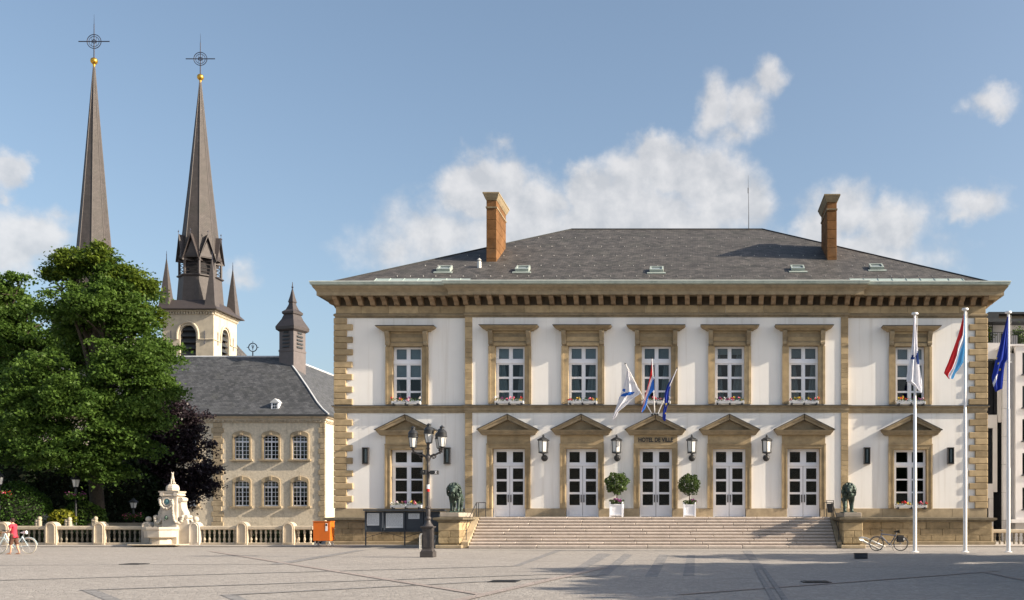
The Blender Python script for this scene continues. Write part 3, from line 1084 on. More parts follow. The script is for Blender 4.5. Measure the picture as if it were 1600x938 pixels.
def low_surround(x, Y, hw, ztop, zjamb):
    s = Y / F; ho = 34 * s
    m = MB(); m.box(x - ho + .012, x + ho - .012, Y - .09, Y + .25, ztop + .001, zc(680))
    su = m.build('door_surround' if zjamb < 2.4 and hw < .98 else 'window_surround', M_STONE, hall)
    for sd in (-1, 1):
        a, b = sorted((x + sd * hw, x + sd * ho))
        m = MB(); m.box(a, b, Y - .10, Y + .32, zjamb, zc(694.5))
        b2 = sorted((x + sd * (ho - .10), x + sd * (ho + .015)))
        m.box(b2[0], b2[1], Y - .145, Y - .101, zjamb, zc(694.5))
        b3 = sorted((x + sd * hw, x + sd * (hw + .09)))
        m.box(b3[0], b3[1], Y - .125, Y - .101, zjamb, ztop)
        m.build('jamb', M_STONE, su)
    m = MB(); m.box(x - ho + .1, x + ho - .1, Y - .13, Y - .091, ztop + .05, zc(694.5))
    m.box(x - ho - .02, x + ho + .02, Y - .17, Y - .131, zc(695.5), zc(693.5))
    m.build('architrave', M_STONE, su)
    pediment(x, Y, su)
    return su


def door(px):
    Y = YC; x = wx(px, Y); s = Y / F
    yf = Y + .30
    fx = lambda d: x + d * s
    cols = [(fx(-20.8), fx(-4.6)), (fx(4.9), fx(21))]
    rows = [(zc(722.3), zc(705.8)), (zc(748.6), zc(731.6)), (zc(769), zc(752)), (zc(789.4), zc(772.3))]
    m = MB()
    m.sheet(x - DW, x + DW, zc(726), DZ1, yf, yf + .07, [(a, b, *rows[0]) for a, b in cols])
    m.box(x - DW, x + DW, yf - .05, yf - .002, zc(728), zc(724.5))
    for d in ((-DW, -DW + .1), (DW - .1, DW)):
        m.box(x + d[0], x + d[1], yf - .03, yf - .002, ZL, zc(728) - .003)
    d_ = m.build('door', M_WHITE, hall)
    for i, (a, b) in enumerate(cols):
        xa, xb = ((x - DW + .1, x - .012), (x + .012, x + DW - .1))[i]
        m = MB(); m.sheet(xa, xb, ZL + .03, zc(728.2), yf + .01, yf + .06, [(a, b, c, d) for c, d in rows[1:]])
        mid = (a + b) / 2
        m.sheet(a, b, zc(806), zc(795), yf - .012, yf + .009, [(a + .07, b - .07, zc(804.4), zc(796.6))])
        m.box(a + .12, b - .12, yf - .006, yf + .009, zc(803.2), zc(797.8))
        m.build('door_leaf', M_WHITE, d_)
        for c, d in rows: pane(d_, a, b, c, d, yf + .035)
    for dx in (-2.2, 2.2):
        m = MB(); hx = x + dx * s
        m.box(hx - .028, hx + .028, yf - .07, yf - .04, zc(785), zc(773))
        m.box(hx - .02, hx + .02, yf - .04, yf + .01, zc(783.6), zc(783)); m.box(hx - .02, hx + .02, yf - .04, yf + .01, zc(775), zc(774.4))
        m.build('handle', M_IRON, d_)
    su = low_surround(x, Y, DW, DZ1, Z_BASE)
    return x


def low_window(px):
    Y = YW; x = wx(px, Y); s = Y / F
    yf = Y + .26
    fx = lambda d: x + d * s
    cols = [(fx(-20.5), fx(-2.6)), (fx(4), fx(22))]
    rows = [(zc(722), zc(706)), (zc(748), zc(730)), (zc(768), zc(750.4)), (zc(787), zc(770.5))]
    m = MB()
    m.sheet(x - LW, x + LW, LZ0, LZ1, yf, yf + .07, [(a, b, c, d) for a, b in cols for c, d in rows])
    m.box(x - LW, x + LW, yf - .06, yf - .002, zc(728), zc(723.5))
    m.box(x - .05, x + .08, yf - .035, yf - .002, LZ0, zc(728) - .002)
    m.box(x - LW, x + LW, yf - .05, yf - .002, LZ0, LZ0 + .08)
    w = m.build('window', M_WHITE, hall)
    for a, b in cols:
        for c, d in rows: pane(w, a, b, c, d, yf + .035)
    if px > 1000:
        curtain(w, x + .1, x + .42, LZ0, LZ1, yf + .3, 0)
    low_surround(x, Y, LW, LZ1, Z_BASE)
    return x


up_pos = [upper_window(px, k, i) for i, (px, k) in enumerate(up_centres)]
lo_pos = [low_window(px) if k == 'w' else door(px) for (px, k) in lo_centres]

# lettering over the middle door
cu = bpy.data.curves.new('lettering', 'FONT')
cu.body = "HOTEL DE VILLE"
cu.extrude = .012
cu.size = .36
cu.offset = .012
cu.align_x = 'CENTER'
to = bpy.data.objects.new('lettering_source', cu)
col.objects.link(to)
bpy.context.view_layer.update()
me = bpy.data.meshes.new_from_object(to.evaluated_get(bpy.context.evaluated_depsgraph_get()))
bpy.data.objects.remove(to)
me.materials.clear(); me.materials.append(M_IRON)
wd = max(v.co.x for v in me.vertices) - min(v.co.x for v in me.vertices)
sx = (54 * YC / F) / wd
for v in me.vertices:
    v.co = (v.co.x * sx, -v.co.z, v.co.y * .98)
me.update()
put('lettering', me, hall, (lo_pos[3], YC - .105, zc(690.8)))

# ---- steps, slab by slab
XS0, XS1 = -12.66, 7.70
m = MB(); m.box(XS0, XS1, 59.42, 61.7, .02, ZL - .172)
stair = m.build('staircase', M_STEP, hall)
nst = 10; rise = ZL / nst; tread = .325; YS0 = 56.5
for i in range(nst):
    y0 = YS0 + i * tread
    y1 = y0 + tread + .08 if i < nst - 1 else 61.68
    z1 = rise * (i + 1)
    x = XS0 + .004
    while x < XS1 - .01:
        w = RND.uniform(1.7, 3.4)
        b = x + w
        if XS1 - b < 1.2: b = XS1 - .004
        stone('step_slab', stair, x + .004, b - .004, y0, y1, z1 - (.12 if i else .17), z1, M_STEP, .034)
        stone('riser_slab', stair, x + .004, b - .004, y0 + .03, y1 - .02, z1 - rise - .02, z1 - .16, M_STEP, .004) if False else None
        x = b
    if i:
        m = MB(); m.box(XS0 + .01, XS1 - .01, y0 + .05, y0 + .3, z1 - rise, z1 - .115)
        m.build('riser', M_STEP, stair)

# ------------------------------------------------------------------ foliage helpers
def quads_mesh(name, V, mt):
    """V: (n, 4, 3) array of quad corners -> mesh"""
    n = len(V)
    c = V.reshape(-1, 3).mean(0)
    me = bpy.data.meshes.new(name)
    me.vertices.add(4 * n)
    me.vertices.foreach_set('co', (V.reshape(-1, 3) - c).astype(np.float32).ravel())
    me.loops.add(4 * n)
    me.loops.foreach_set('vertex_index', np.arange(4 * n, dtype=np.int32))
    me.polygons.add(n)
    me.polygons.foreach_set('loop_start', np.arange(0, 4 * n, 4, dtype=np.int32))
    for m_ in (mt if isinstance(mt, (list, tuple)) else [mt]):
        me.materials.append(m_)
    me.update(calc_edges=True)
    return me, Vector([float(t) for t in c])


def leaves(centres, size, droop=.35, wid=.42, rs=NR, flat=.6):
    """leaf quads (diamonds) at the centres"""
    n = len(centres)
    a = rs.uniform(0, 2 * np.pi, n)
    el_ = rs.normal(-droop, .45, n)
    d = np.stack([np.cos(a) * np.cos(el_), np.sin(a) * np.cos(el_), np.sin(el_)], 1)
    up = np.stack([rs.normal(0, flat, n), rs.normal(0, flat, n), np.ones(n)], 1)
    w = np.cross(d, up); w /= np.linalg.norm(w, axis=1)[:, None] + 1e-9
    L = (size * rs.uniform(.65, 1.3, n))[:, None]
    nrm = np.cross(w, d)
    p0 = centres - d * L / 2
    p2 = centres + d * L / 2 - np.array([0, 0, 1]) * L * .12
    p1 = centres + w * L * wid + nrm * L * .08
    p3 = centres - w * L * wid + nrm * L * .08
    return np.stack([p0, p1, p2, p3], 1)


def crown_points(lobes, per_m2, spray_n, spray_r, rs=NR, inner=.25, flatz=.4, low=-.75):
    """lobes: (centre, (rx, ry, rz)); sprays of leaves spread over the lobes' outer shells"""
    out = []
    for c, r in lobes:
        c = np.array(c); r = np.array(r)
        area = 4 * np.pi * ((r[0] * r[1]) ** 1.6 + (r[0] * r[2]) ** 1.6 + (r[1] * r[2]) ** 1.6) ** (1 / 1.6) / 3 ** (1 / 1.6)
        ns = max(4, int(area * per_m2))
        u = rs.normal(0, 1, (ns * 2, 3)); u /= np.linalg.norm(u, axis=1)[:, None]
        u = u[u[:, 2] > low][:ns]
        t = 1 - (1 - inner) * rs.uniform(0, 1, len(u)) ** 2.2
        t *= rs.uniform(.78, 1.24, len(u))
        sc = c + u * r * t[:, None]
        sz = spray_r * rs.uniform(.45, 1.4, len(u))
        q = rs.normal(0, .5, (len(u), spray_n, 3)) * sz[:, None, None]
        q[:, :, 2] *= flatz
        rad = np.sqrt(q[:, :, 0] ** 2 + q[:, :, 1] ** 2)
        q[:, :, 2] -= .45 * rad ** 1.3          # sprays hang at their rims
        out.append((sc[:, None, :] + q).reshape(-1, 3))
    return np.concatenate(out)


L_GREEN = leaf_mat('tree_leaf', (.042, .092, .018), (.135, .225, .042), .48)
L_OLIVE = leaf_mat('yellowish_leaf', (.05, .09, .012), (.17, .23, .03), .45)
L_BEECH = leaf_mat('copper_beech_leaf', (.018, .012, .016), (.055, .036, .044), .2, .4)
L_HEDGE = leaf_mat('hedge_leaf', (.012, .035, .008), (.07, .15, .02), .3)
L_TOPI = leaf_mat('bay_leaf', (.02, .045, .012), (.10, .16, .035), .25, .4)
L_YEL = leaf_mat('golden_shrub_leaf', (.05, .10, .015), (.36, .34, .03), .35)
M_BARK = mat('grey_bark', (.07, .058, .045), .95, .3, 6, .8, 14)
M_SOIL = mat('dark_soil', (.03, .022, .016), .95, .2, 5)
PET = [mat(n, c, .6, .15, 9, spec=.2) for n, c in (('pink_petal', (.75, .20, .32)), ('red_petal', (.65, .05, .05)), ('yellow_petal', (.75, .55, .08)), ('purple_petal', (.24, .06, .20)), ('white_petal', (.8, .75, .75)))]


def flower_mass(name, parent, x0, x1, y0, y1, z0, z1, nleaf, nflower, cols, lsize=.07, fsize=.06):
    """low leafy growth with flower heads, one mesh"""
    c = np.stack([NR.uniform(x0, x1, nleaf), NR.uniform(y0, y1, nleaf), z0 + (z1 - z0) * NR.uniform(0, 1, nleaf) ** 1.3], 1)
    V = leaves(c, lsize, .1, .45)
    k = max(3, int((x1 - x0) / .16))
    heads = np.stack([NR.uniform(x0, x1, k), NR.uniform(y0, y1 - (y1 - y0) * .3, k), NR.uniform(z0 + (z1 - z0) * .4, z1 * 1.0 + .02, k)], 1)
    f = heads[NR.randint(0, k, nflower)] + NR.normal(0, .035, (nflower, 3))
    V2 = leaves(f, fsize, .0, .6, flat=3)
    me, cc = quads_mesh(name, np.concatenate([V, V2]), [L_TOPI] + cols)
    mi = np.zeros(nleaf + nflower, np.int32)
    hc = NR.randint(1, len(cols) + 1, k)
    d = ((f[:, None, :] - heads[None]) ** 2).sum(2).argmin(1)
    mi[nleaf:] = hc[d]
    me.polygons.foreach_set('material_index', mi)
    o = put(name, me, parent, cc)
    return props(o, kind='stuff')


# ------------------------------------------------------------------ flower boxes on the sills
FB_LABELS = [
    'white flower box under the upper window above the tall street lamp', 'white flower box under the upper window above the leftmost door',
    'white flower box under the upper window above the second door from the left', 'white flower box behind the fan of three flags over the middle door',
    'white flower box under the upper window above the second door from the right', 'white flower box under the upper window above the rightmost door',
    'white flower box under the upper window behind the white flag on its pole', 'flower box on the lower window sill above the notice board',
    'flower box on the lower window sill right of the right hand lion']
fb = [(p[0], p[1], UZ0 - .26, UW - .02) for p in up_pos] + [(lo_pos[0], YW, LZ0 - .2, LW - .05), (lo_pos[6], YW, LZ0 - .2, LW - .05)]
M_FBOX = mat('white_flower_box', (.68, .69, .70), .5, .05, 3)
for i, (x, Y, z, hw) in enumerate(fb):
    y0, y1 = Y - .36, Y - .12
    t = thing('flower_box', (x, (y0 + y1) / 2, z), FB_LABELS[i], 'flower box', 'flower boxes on the sills of the town hall')
    for sd in (-1, 1):
        a, b = sorted((x + sd * .02, x + sd * hw))
        m = MB(); m.prism([(y0, z + .07), (y1, z + .07), (y1 + .0, z + .24), (y0 - .03, z + .24)], 'x', a, b)
        bx = m.build('box', M_FBOX, t, bevel=.01)
        flower_mass('flowers', t, a + .02, b - .02, y0 - .05, y1 + .05, z + .22, z + .44, 150, 90, [PET[j] for j in ((0, 1, 2), (0, 3, 4), (1, 2, 0))[(i + (sd > 0)) % 3]])
    m = MB()
    for dx in (-.85, 0, .85):
        m.box(x + dx * hw - .05, x + dx * hw + .05, y0 - .02, Y + .1, z, z + .065)
        m.box(x + dx * hw - .05, x + dx * hw + .05, y0 - .045, y0 - .035, z - .02, z + .12)
    m.build('bracket', M_IRON, t)

# ------------------------------------------------------------------ lanterns on the wall
def wall_lantern(x, Y):
    z0, z1 = zc(708.5), zc(689.5)
    yc = Y - .52
    t = thing('wall_lantern', (x, yc, zc(716)), '', 'wall lantern', 'six sided wall lanterns between the doors')
    r = .29
    m = MB(); m.lathe([(r - .03, z0 + .05), (r, z1 - .02)], (x, yc, 0), 6, math.pi / 6)
    m.build('glass', M_FROST, t)
    m = MB()
    m.lathe([(.12, z0 - .06), (r + .02, z0 - .02), (r + .02, z0 + .05), (r - .04, z0 + .05)], (x, yc, 0), 6, math.pi / 6)
    for k in range(6):
        a = math.pi / 6 + k * math.pi / 3
        m.tube([(x + (r - .02) * math.cos(a), yc + (r - .02) * math.sin(a), z0 + .02), (x + (r + .01) * math.cos(a), yc + (r + .01) * math.sin(a), z1)], .025, 4)
    m.lathe([(r, z1 - .03), (r + .10, z1 - .01), (r + .10, z1 + .04), (.24, z1 + .13), (.1, z1 + .19), (.05, z1 + .22), (.08, z1 + .27), (.02, z1 + .36)], (x, yc, 0), 6, math.pi / 6)
    m.build('cage', M_IRON, t)
    m = MB()
    zb_ = zc(716)
    m.tube([(x, yc, z0 - .04), (x, yc, z0 - .14), (x, yc + .08, zb_ + .05), (x, Y - .1, zb_)], [.05, .06, .05, .05], 8)
    m.lathe([(.0, 0), (.20, 0), (.20, .05), (.12, .1), (.0, .12)], (0, 0, 0), 14)
    k = len(m.v) - 14 * 5
    for i in range(k, len(m.v)):
        vx, vy, vz = m.v[i]
        m.v[i] = (x + vx, Y - vz - .001, zb_ + vy)
    m.build('bracket', M_IRON, t)
    return t


wl_pos = (849, 963.5, 1081, 1198)
wl_lab = ['iron wall lantern between the leftmost door and the second door', 'iron wall lantern just left of the HOTEL DE VILLE door',
          'iron wall lantern just right of the HOTEL DE VILLE door', 'iron wall lantern beside the rightmost door']
w0 = wall_lantern(wx(wl_pos[0], YC), YC)
for i, px in enumerate(wl_pos):
    t = w0 if i == 0 else copy_tree(w0)
    t.location.x = wx(px, YC - .5); t['label'] = wl_lab[i]
# flat box lights on the wings
def box_light(x):
    z0, z1 = zc(724), zc(700.5)
    t = thing('wall_light', (x, YW - .12, z0), '', 'wall light', 'tall box lights on the wings')
    m = MB(); m.box(x - .17, x + .17, YW - .06, YW - .001, z0, z1)
    m.box(x - .19, x + .19, YW - .28, YW - .001, z1, z1 + .05); m.box(x - .19, x + .19, YW - .28, YW - .001, z0 - .05, z0)
    for sx_ in (-1, 1):
        m.box(x + sx_ * .165 - .02, x + sx_ * .165 + .02, YW - .27, YW - .06, z0, z1)
    m.build('case', M_LAMPIRON, t)
    m = MB(); m.box(x - .14, x + .14, YW - .075, YW - .061, z0, z1); m.build('reflector', bpy.data.materials.get('grey_reflector') or mat('grey_reflector', (.16, .18, .19), .5, .1), t)
    m = MB(); m.box(x - .145, x + .145, YW - .25, YW - .24, z0, z1)
    m.build('pane', M_GLASS, t)
    m = MB(); m.lathe([(.075, z0 + .06), (.075, z1 - .06)], (x + .02, YW - .15, 0), 10)
    m.build('tube', M_FROST, t, 40)
    return t


b0 = box_light(wx(572.5, YW))
for i, (px, lb) in enumerate(((572.5, 'tall box light on the wall left of the street lamp beside the quoins'), (699.5, 'tall box light on the wall just right of the street lamp lanterns'),
                              (1354, 'tall box light on the wall above the right hand lion'), (1484.5, 'tall box light on the wall beside the middle flagpole'))):
    t = b0 if i == 0 else copy_tree(b0)
    t.location.x = wx(px, YW); t['label'] = lb

# ------------------------------------------------------------------ planters with clipped bay trees
def planter():
    x, y = 0.0, 0.0
    t = thing('planter', (0, 0, ZL), '', 'planter', 'white planters beside the middle door')
    m = MB(); m.frustum((0, 0), .33, .33, ZL + .04, .36, .36, ZL + .74)
    for sx_ in (-1, 1):
        for sy in (-1, 1):
            m.box(sx_ * .36 - .04, sx_ * .36 + .04, sy * .36 - .04, sy * .36 + .04, ZL, ZL + .82)
            m.ball((sx_ * .36, sy * .36, ZL + .85), .045, 8, 5)
    for z in (ZL + .1, ZL + .70):
        m.box(-.385, .385, -.385, .385, z, z + .06)
    m.build('box', M_WHITE, t)
    m = MB(); m.box(-.33, .33, -.33, .33, ZL + .765, ZL + .80); m.build('soil', M_SOIL, t)
    m = MB(); m.tube([(0, 0, ZL + .75), (.02, .01, ZL + 1.2), (0, 0, ZL + 2.2)], [.04, .032, .03], 8); m.build('stem', M_BARK, t)
    c = np.array([0, 0, ZL + 1.98]); n = 2600
    u = NR.normal(0, 1, (n, 3)); u /= np.linalg.norm(u, axis=1)[:, None]
    lump = 1 + .16 * np.sin(u[:, 0] * 7 + 1) * np.sin(u[:, 2] * 6) + .08 * np.sin(u[:, 1] * 9)
    rr = .66 * lump * (1 - .38 * NR.uniform(0, 1, n) ** 2.5)
    V = leaves(c + u * rr[:, None] * np.array([1, 1, .92]), .12, .1, .3, flat=1.2)
    me, cc = quads_mesh('crown', V, L_TOPI); put('crown', me, t, cc)
    flower_mass('flowers', t, -.42, .42, -.42, .4, ZL + .78, ZL + 1.02, 380, 160, [PET[3]], .09, .07)
    return t


p0 = planter(); p0['label'] = 'white box planter with a clipped round bay tree left of the middle door'
p1 = copy_tree(p0); p1['label'] = 'white box planter with a clipped round bay tree right of the middle door'
p0.location.x, p0.location.y = wx(963.5, 60.6), 60.6
p1.location.x, p1.location.y = wx(1077.5, 60.6), 60.6
p1.rotation_euler.z = 1.57
p1.scale = (.93, .93, .97)

# ------------------------------------------------------------------ flags
def cloth(name, label, rows, mats, Y, amp, parent=None, sub=5, freq=1.6, ph=0., spots=None, group=None, tilt=0.0):
    """cloth from outline rows: each row is (py, [px boundaries between the colours]); folds give it depth"""
    m = MB(); n = len(rows[0][1]) - 1
    R = []
    for (ya, xa), (yb, xb) in zip(rows, rows[1:]):
        for k in range(4):
            t = k / 4
            R.append((ya + (yb - ya) * t, [a + (b - a) * t for a, b in zip(xa, xb)]))
    R.append(rows[-1])
    cols = n * sub
    grid = []
    for j, (py, xs) in enumerate(R):
        v = j / (len(R) - 1)
        line = []
        for i in range(cols + 1):
            q, f = divmod(i, sub)
            px = xs[q] if f == 0 else xs[q] + (xs[q + 1] - xs[q]) * f / sub
            u = i / cols
            dy = amp * (.15 + v) * math.sin(2 * math.pi * (u * freq + ph) + v * 2.4) + amp * .35 * math.sin(2 * math.pi * u * freq * 2.3 + v * 5 + ph * 3)
            yy = Y + tilt * v + dy
            line.append(P(px, py, yy))
        grid.append(line)
    vs = [p for l in grid for p in l]
    m.add(vs, [])
    W = cols + 1
    for j in range(len(R) - 1):
        for i in range(cols):
            m.f.append((j * W + i, j * W + i + 1, (j + 1) * W + i + 1, (j + 1) * W + i))
            mi = min(i // sub, n - 1)
            if spots:
                px = sum(R[j][1][0:1]) + 0
                p = (grid[j][i] + grid[j + 1][i + 1]) / 2
                qx, qy = VX + p.x * F / p.y, HY - (p.z - EYE) * F / p.y
                for (sx_, sy, ra_, rb_, ang, k) in spots:
                    dx, dy = qx - sx_, qy - sy
                    ca, sa = math.cos(ang), math.sin(ang)
                    if ((dx * ca + dy * sa) / ra_) ** 2 + ((-dx * sa + dy * ca) / rb_) ** 2 < 1: mi = k
            m.mi.append(mi)
    o = m.build(name, mats, parent, 80, fix=False)
    sol = None
    if label: props(o, label, 'flag', group)
    return o


def cloth_mat(name, c):
    m = mat(name, c, .8, .06, 6, spec=.1)
    nt = m.node_tree
    b = nt.nodes['Principled BSDF']
    tr = N(nt, 'ShaderNodeBsdfTranslucent'); tr.inputs['Color'].default_value = (*c, 1)
    mx = N(nt, 'ShaderNodeMixShader'); mx.inputs[0].default_value = .3
    nt.links.new(b.outputs[0], mx.inputs[1]); nt.links.new(tr.outputs[0], mx.inputs[2])
    nt.links.new(mx.outputs[0], nt.nodes['Material Output'].inputs['Surface'])
    return m


C_W, C_R, C_LB, C_B, C_Y = cloth_mat('white_cloth', (.78, .79, .85)), cloth_mat('red_cloth', (.62, .035, .04)), cloth_mat('light_blue_cloth', (.10, .38, .72)), cloth_mat('deep_blue_cloth', (.025, .05, .34)), cloth_mat('yellow_cloth', (.75, .6, .08))
C_NB = cloth_mat('navy_emblem', (.03, .06, .22)); C_MB = cloth_mat('blue_cloth', (.03, .14, .55))
M_POLE = mat('white_pole_paint', (.78, .78, .78), .35, .03, 3, spec=.5)
FP = 50.1
FLAGPOLES = [(1429.5, 488, 'white flagpole nearest the bicycle, in front of the right wing window', 'flagpoles'),
             (1508, 481, 'white flagpole in front of the right hand quoins of the town hall', 'flagpoles'),
             (1575.5, 486, 'white flagpole right of the town hall corner by the short balustrade', 'flagpoles')]
for (px, py, lb, g) in FLAGPOLES:
    x = wx(px, FP); zt = wz(py, FP)
    t = thing('flagpole', (x, FP, 0), lb, 'flagpole', 'flagpoles in a row at the right')
    m = MB(); m.lathe([(.098, 0), (.098, 4.1), (.088, 4.13), (.08, 7.0), (.066, 7.03), (.06, zt - .1)], (x, FP, 0), 14); m.build('pole', M_POLE, t, 40)
    m = MB(); m.lathe([(.05, 0), (.16, .02), (.17, .07), (.15, .11), (.05, .13), (0, .14)], (x, FP, zt - .14), 14); m.build('pole_cap', M_POLE, t, 50)
    m = MB(); m.lathe([(.2, 0), (.2, .02), (.12, .05), (.1, .06)], (x, FP, 0), 14); m.build('base_collar', M_POLE, t, 50)
    m = MB(); zz = wz(566, FP); m.box(x - .16, x + .16, FP - .03, FP + .03, zz - .03, zz + .03); m.tube([(x + .12, FP, zz), (x + .12, FP, zt - .2)], .006, 4); m.build('halyard', M_POLE, t)
s_ = 280 / 1313.


def rz3(rows):  # rows read off the enlarged view of the right hand flags
    return [(460 + y * s_, [1320 + x * s_ for x in xs]) for y, xs in rows]


cloth('flag', 'white flag with a dark blue emblem hanging limp on the pole by the bicycle', rz3([(165, [505, 517]), (250, [500, 524]), (350, [494, 530]), (400, [488, 536]), (460, [482, 540]), (530, [466, 548]), (600, [453, 560]), (640, [452, 565]), (660, [490, 566]), (700, [535, 566]), (722, [556, 564])]),
      [C_W, C_NB], FP - .16, .11, sub=18, freq=1.5, spots=[(1434.5, 562, 3.2, 9, -.25, 1), (1426, 559, 3, 3, 0, 1), (1434.5, 552, 2.4, 2.2, 0, 1)])
cloth('flag', 'red, white and light blue striped flag hanging from the middle pole', rz3([(150, [869, 871, 872, 873]), (200, [857, 872, 875, 876]), (250, [845, 868, 875, 876]), (300, [830, 862, 874, 876]), (350, [813, 838, 872, 876]), (400, [795, 828, 850, 876]), (450, [775, 820, 834, 872]), (500, [757, 803, 822, 868]), (545, [737, 786, 806, 838]), (578, [726, 764, 792, 812]), (600, [745, 756, 782, 804]), (620, [762, 768, 776, 795])]),
      [C_R, C_W, C_LB], FP - .1, .10, sub=6, freq=1.3, ph=.2)
cloth('flag', 'deep blue flag with yellow stars hanging from the right hand pole', rz3([(165, [1190, 1197]), (250, [1168, 1196]), (350, [1140, 1194]), (420, [1122, 1193]), (478, [1107, 1192]), (500, [1101, 1175]), (560, [1088, 1166]), (610, [1077, 1162]), (650, [1083, 1159]), (690, [1094, 1155]), (713, [1104, 1112])]),
      [C_B, C_Y, C_W], FP - .12, .12, sub=22, freq=1.4, spots=[(1560, 569.5, 1.9, 1.7, .3, 1), (1562, 577, 1.7, 1.7, 0, 1), (1557, 561, 1.2, 1.2, 0, 1), (1554, 597, 1.8, 12, .35, 2)])
# fan of three flags over the middle door
s5 = 120 / 804.


def rz5(rows): return [(560 + y * s5, [950 + x * s5 for x in xs]) for y, xs in rows]


yb_, yt_ = 61.25, 60.0
for (bx, tx, ty, lb) in ((470, 183, 62, 'short white pole leaning left in the fan over the middle door'), (490, 461, 4, 'short white pole leaning straight out over the middle door'), (512, 722, 108, 'short white pole leaning right in the fan over the middle door')):
    a = P(950 + bx * s5, 560 + 604 * s5, yb_); b = P(950 + tx * s5, 560 + ty * s5, yt_)
    t = thing('short_flagpole', a, lb, 'flagpole', 'short poles fanned over the middle door')
    m = MB(); m.tube([a, b], [.035, .026], 8); m.build('pole', M_POLE, t, 40)
    m = MB(); m.tube([b, b + (b - a).normalized() * .1], [.05, .015], 8); m.build('finial', M_IRON, t, 40)
    m = MB(); m.tube([a - (b - a).normalized() * .12, a + (b - a).normalized() * .15], .055, 8); m.build('socket', M_IRON, t, 40)
YF = 60.45
cloth('flag', 'white flag with a blue swoosh emblem on the left pole of the fan', rz5([(125, [203, 211]), (200, [186, 252]), (260, [168, 285]), (310, [153, 312]), (352, [140, 338]), (380, [132, 328]), (420, [115, 262]), (460, [104, 225]), (510, [86, 170]), (560, [68, 108]), (610, [50, 88]), (640, [42, 58])]),
      [C_W, C_MB], YF, .09, sub=30, freq=1.5, spots=[(950 + 205 * s5, 560 + 375 * s5, 11, 2.6, -.22, 1), (950 + 168 * s5, 560 + 335 * s5, 2.4, 2.2, 0, 1), (950 + 110 * s5, 560 + 420 * s5, 1.6, 5, .5, 1)])
cloth('flag', 'red, white and blue flag furled on the straight pole of the fan', rz5([(20, [457, 463, 466, 468]), (100, [451, 470, 473, 474]), (170, [441, 468, 474, 475]), (220, [433, 446, 468, 476]), (260, [426, 432, 452, 481]), (330, [407, 412, 434, 484]), (365, [398, 402, 421, 452]), (400, [388, 391, 408, 422]), (480, [369, 371, 384, 405]), (530, [351, 353, 362, 388]), (566, [346, 348, 351, 360])]),
      [C_R, C_W, C_MB], YF - .05, .06, sub=5, freq=1.4, ph=.4)
cloth('flag', 'deep blue flag furled on the right pole of the fan', rz5([(115, [720, 728]), (200, [672, 690]), (280, [622, 656]), (350, [597, 640]), (400, [590, 636]), (470, [592, 630]), (540, [578, 612]), (600, [570, 606]), (640, [572, 604]), (658, [590, 600])]),
      [C_B, C_Y], YF - .02, .06, sub=12, freq=1.3, ph=.1, spots=[(1041, 632, 1.3, 2.2, .2, 1), (1040, 647, 1.0, 1.3, 0, 1)])

# ------------------------------------------------------------------ pedestals of the lions
def pedestal(xa, xb, label, inner):
    """block body beside the steps; inner = +1 when the steps lie to its right"""
    y0, y1 = 56.35, 61.3
    t = thing('stone_pedestal', ((xa + xb) / 2, y0, 0), label, 'pedestal', 'lion pedestals beside the steps')
    m = MB(); m.box(xa + .12, xb - .12, y0 + .12, y1, .1, 1.4); m.build('core', M_STONE_R, t)
    zs = [.27, .62, .98, 1.44]
    for ci, (a, b) in enumerate(zip(zs, zs[1:])):
        cuts = [xa, xa + (xb - xa) * (.45, .55, 1)[ci], xb] if ci < 2 else [xa, xb]
        for p, q in zip(cuts, cuts[1:]):
            stone('block', t, p + .006, q - .006, y0, y0 + .6, a + .006, b - .006, M_STONE_R if ci < 2 else M_STONE, .02)
        y = y0 + .6
        while y < y1 - .2:
            e = min(y + RND.uniform(.8, 1.3), y1)
            if y1 - e < .4: e = y1
            for sx_ in (-1, 1):
                xx = (xa, xa + .3) if sx_ < 0 else (xb - .3, xb)
                stone('block', t, xx[0], xx[1], y + .006, e - .006, a + .006, b - .006, M_STONE, .015)
            y = e
    m = MB(); m.box(xa - .14, xb + .14, y0 - .14, y1 - .1, .012, .2); m.build('base', M_STONE_L, t, bevel=.03)
    m = MB(); m.sweep([(xa, y1 - .02), (xa, y0), (xb, y0), (xb, y1 - .02)], [(-.4, 1.445), (.02, 1.445), (.05, 1.5), (.14, 1.55), (.24, 1.6), (.24, 1.7), (-.4, 1.74)])
    m.build('cap', M_CAP, t)
    m = MB(); m.box(xa + .15, xb - .15, y0 + .3, y1 - .1, 1.5, 1.735); m.build('cap', M_STONE_L, t)
    m = MB(); m.box(xa + .06, xb - .06, y0 + .12, 59.9, 1.742, 1.985); m.build('slab', mat('grey_slab_stone', (.36, .32, .27), .85, .2, 3, .3, 30) if 'grey_slab_stone' not in bpy.data.materials else bpy.data.materials['grey_slab_stone'], t, bevel=.02)
    return t


PLX0, PLX1 = wx(685, 56.4), XS0 - .02
PRX0, PRX1 = XS1 + .02, wx(1348, 56.4)
pedestal(PLX0, PLX1 - .42, 'tan stone pedestal under the left hand lion, beside the steps and the notice board', 1)
pedestal(PRX0 + .3, PRX1, 'tan stone pedestal under the right hand lion, beside the parked bicycle', -1)
# cheek walls of the stair
for (a, b) in ((PLX1 - .40, PLX1), (PRX0, PRX0 + .28)):
    m = MB(); m.prism([(56.6, .02), (61.2, .02), (61.2, 1.745), (59.6, 1.745), (56.9, .42), (56.6, .36)], 'x', a, b)
    o = m.build('cheek_wall', M_STONE_L, stair, bevel=.015)


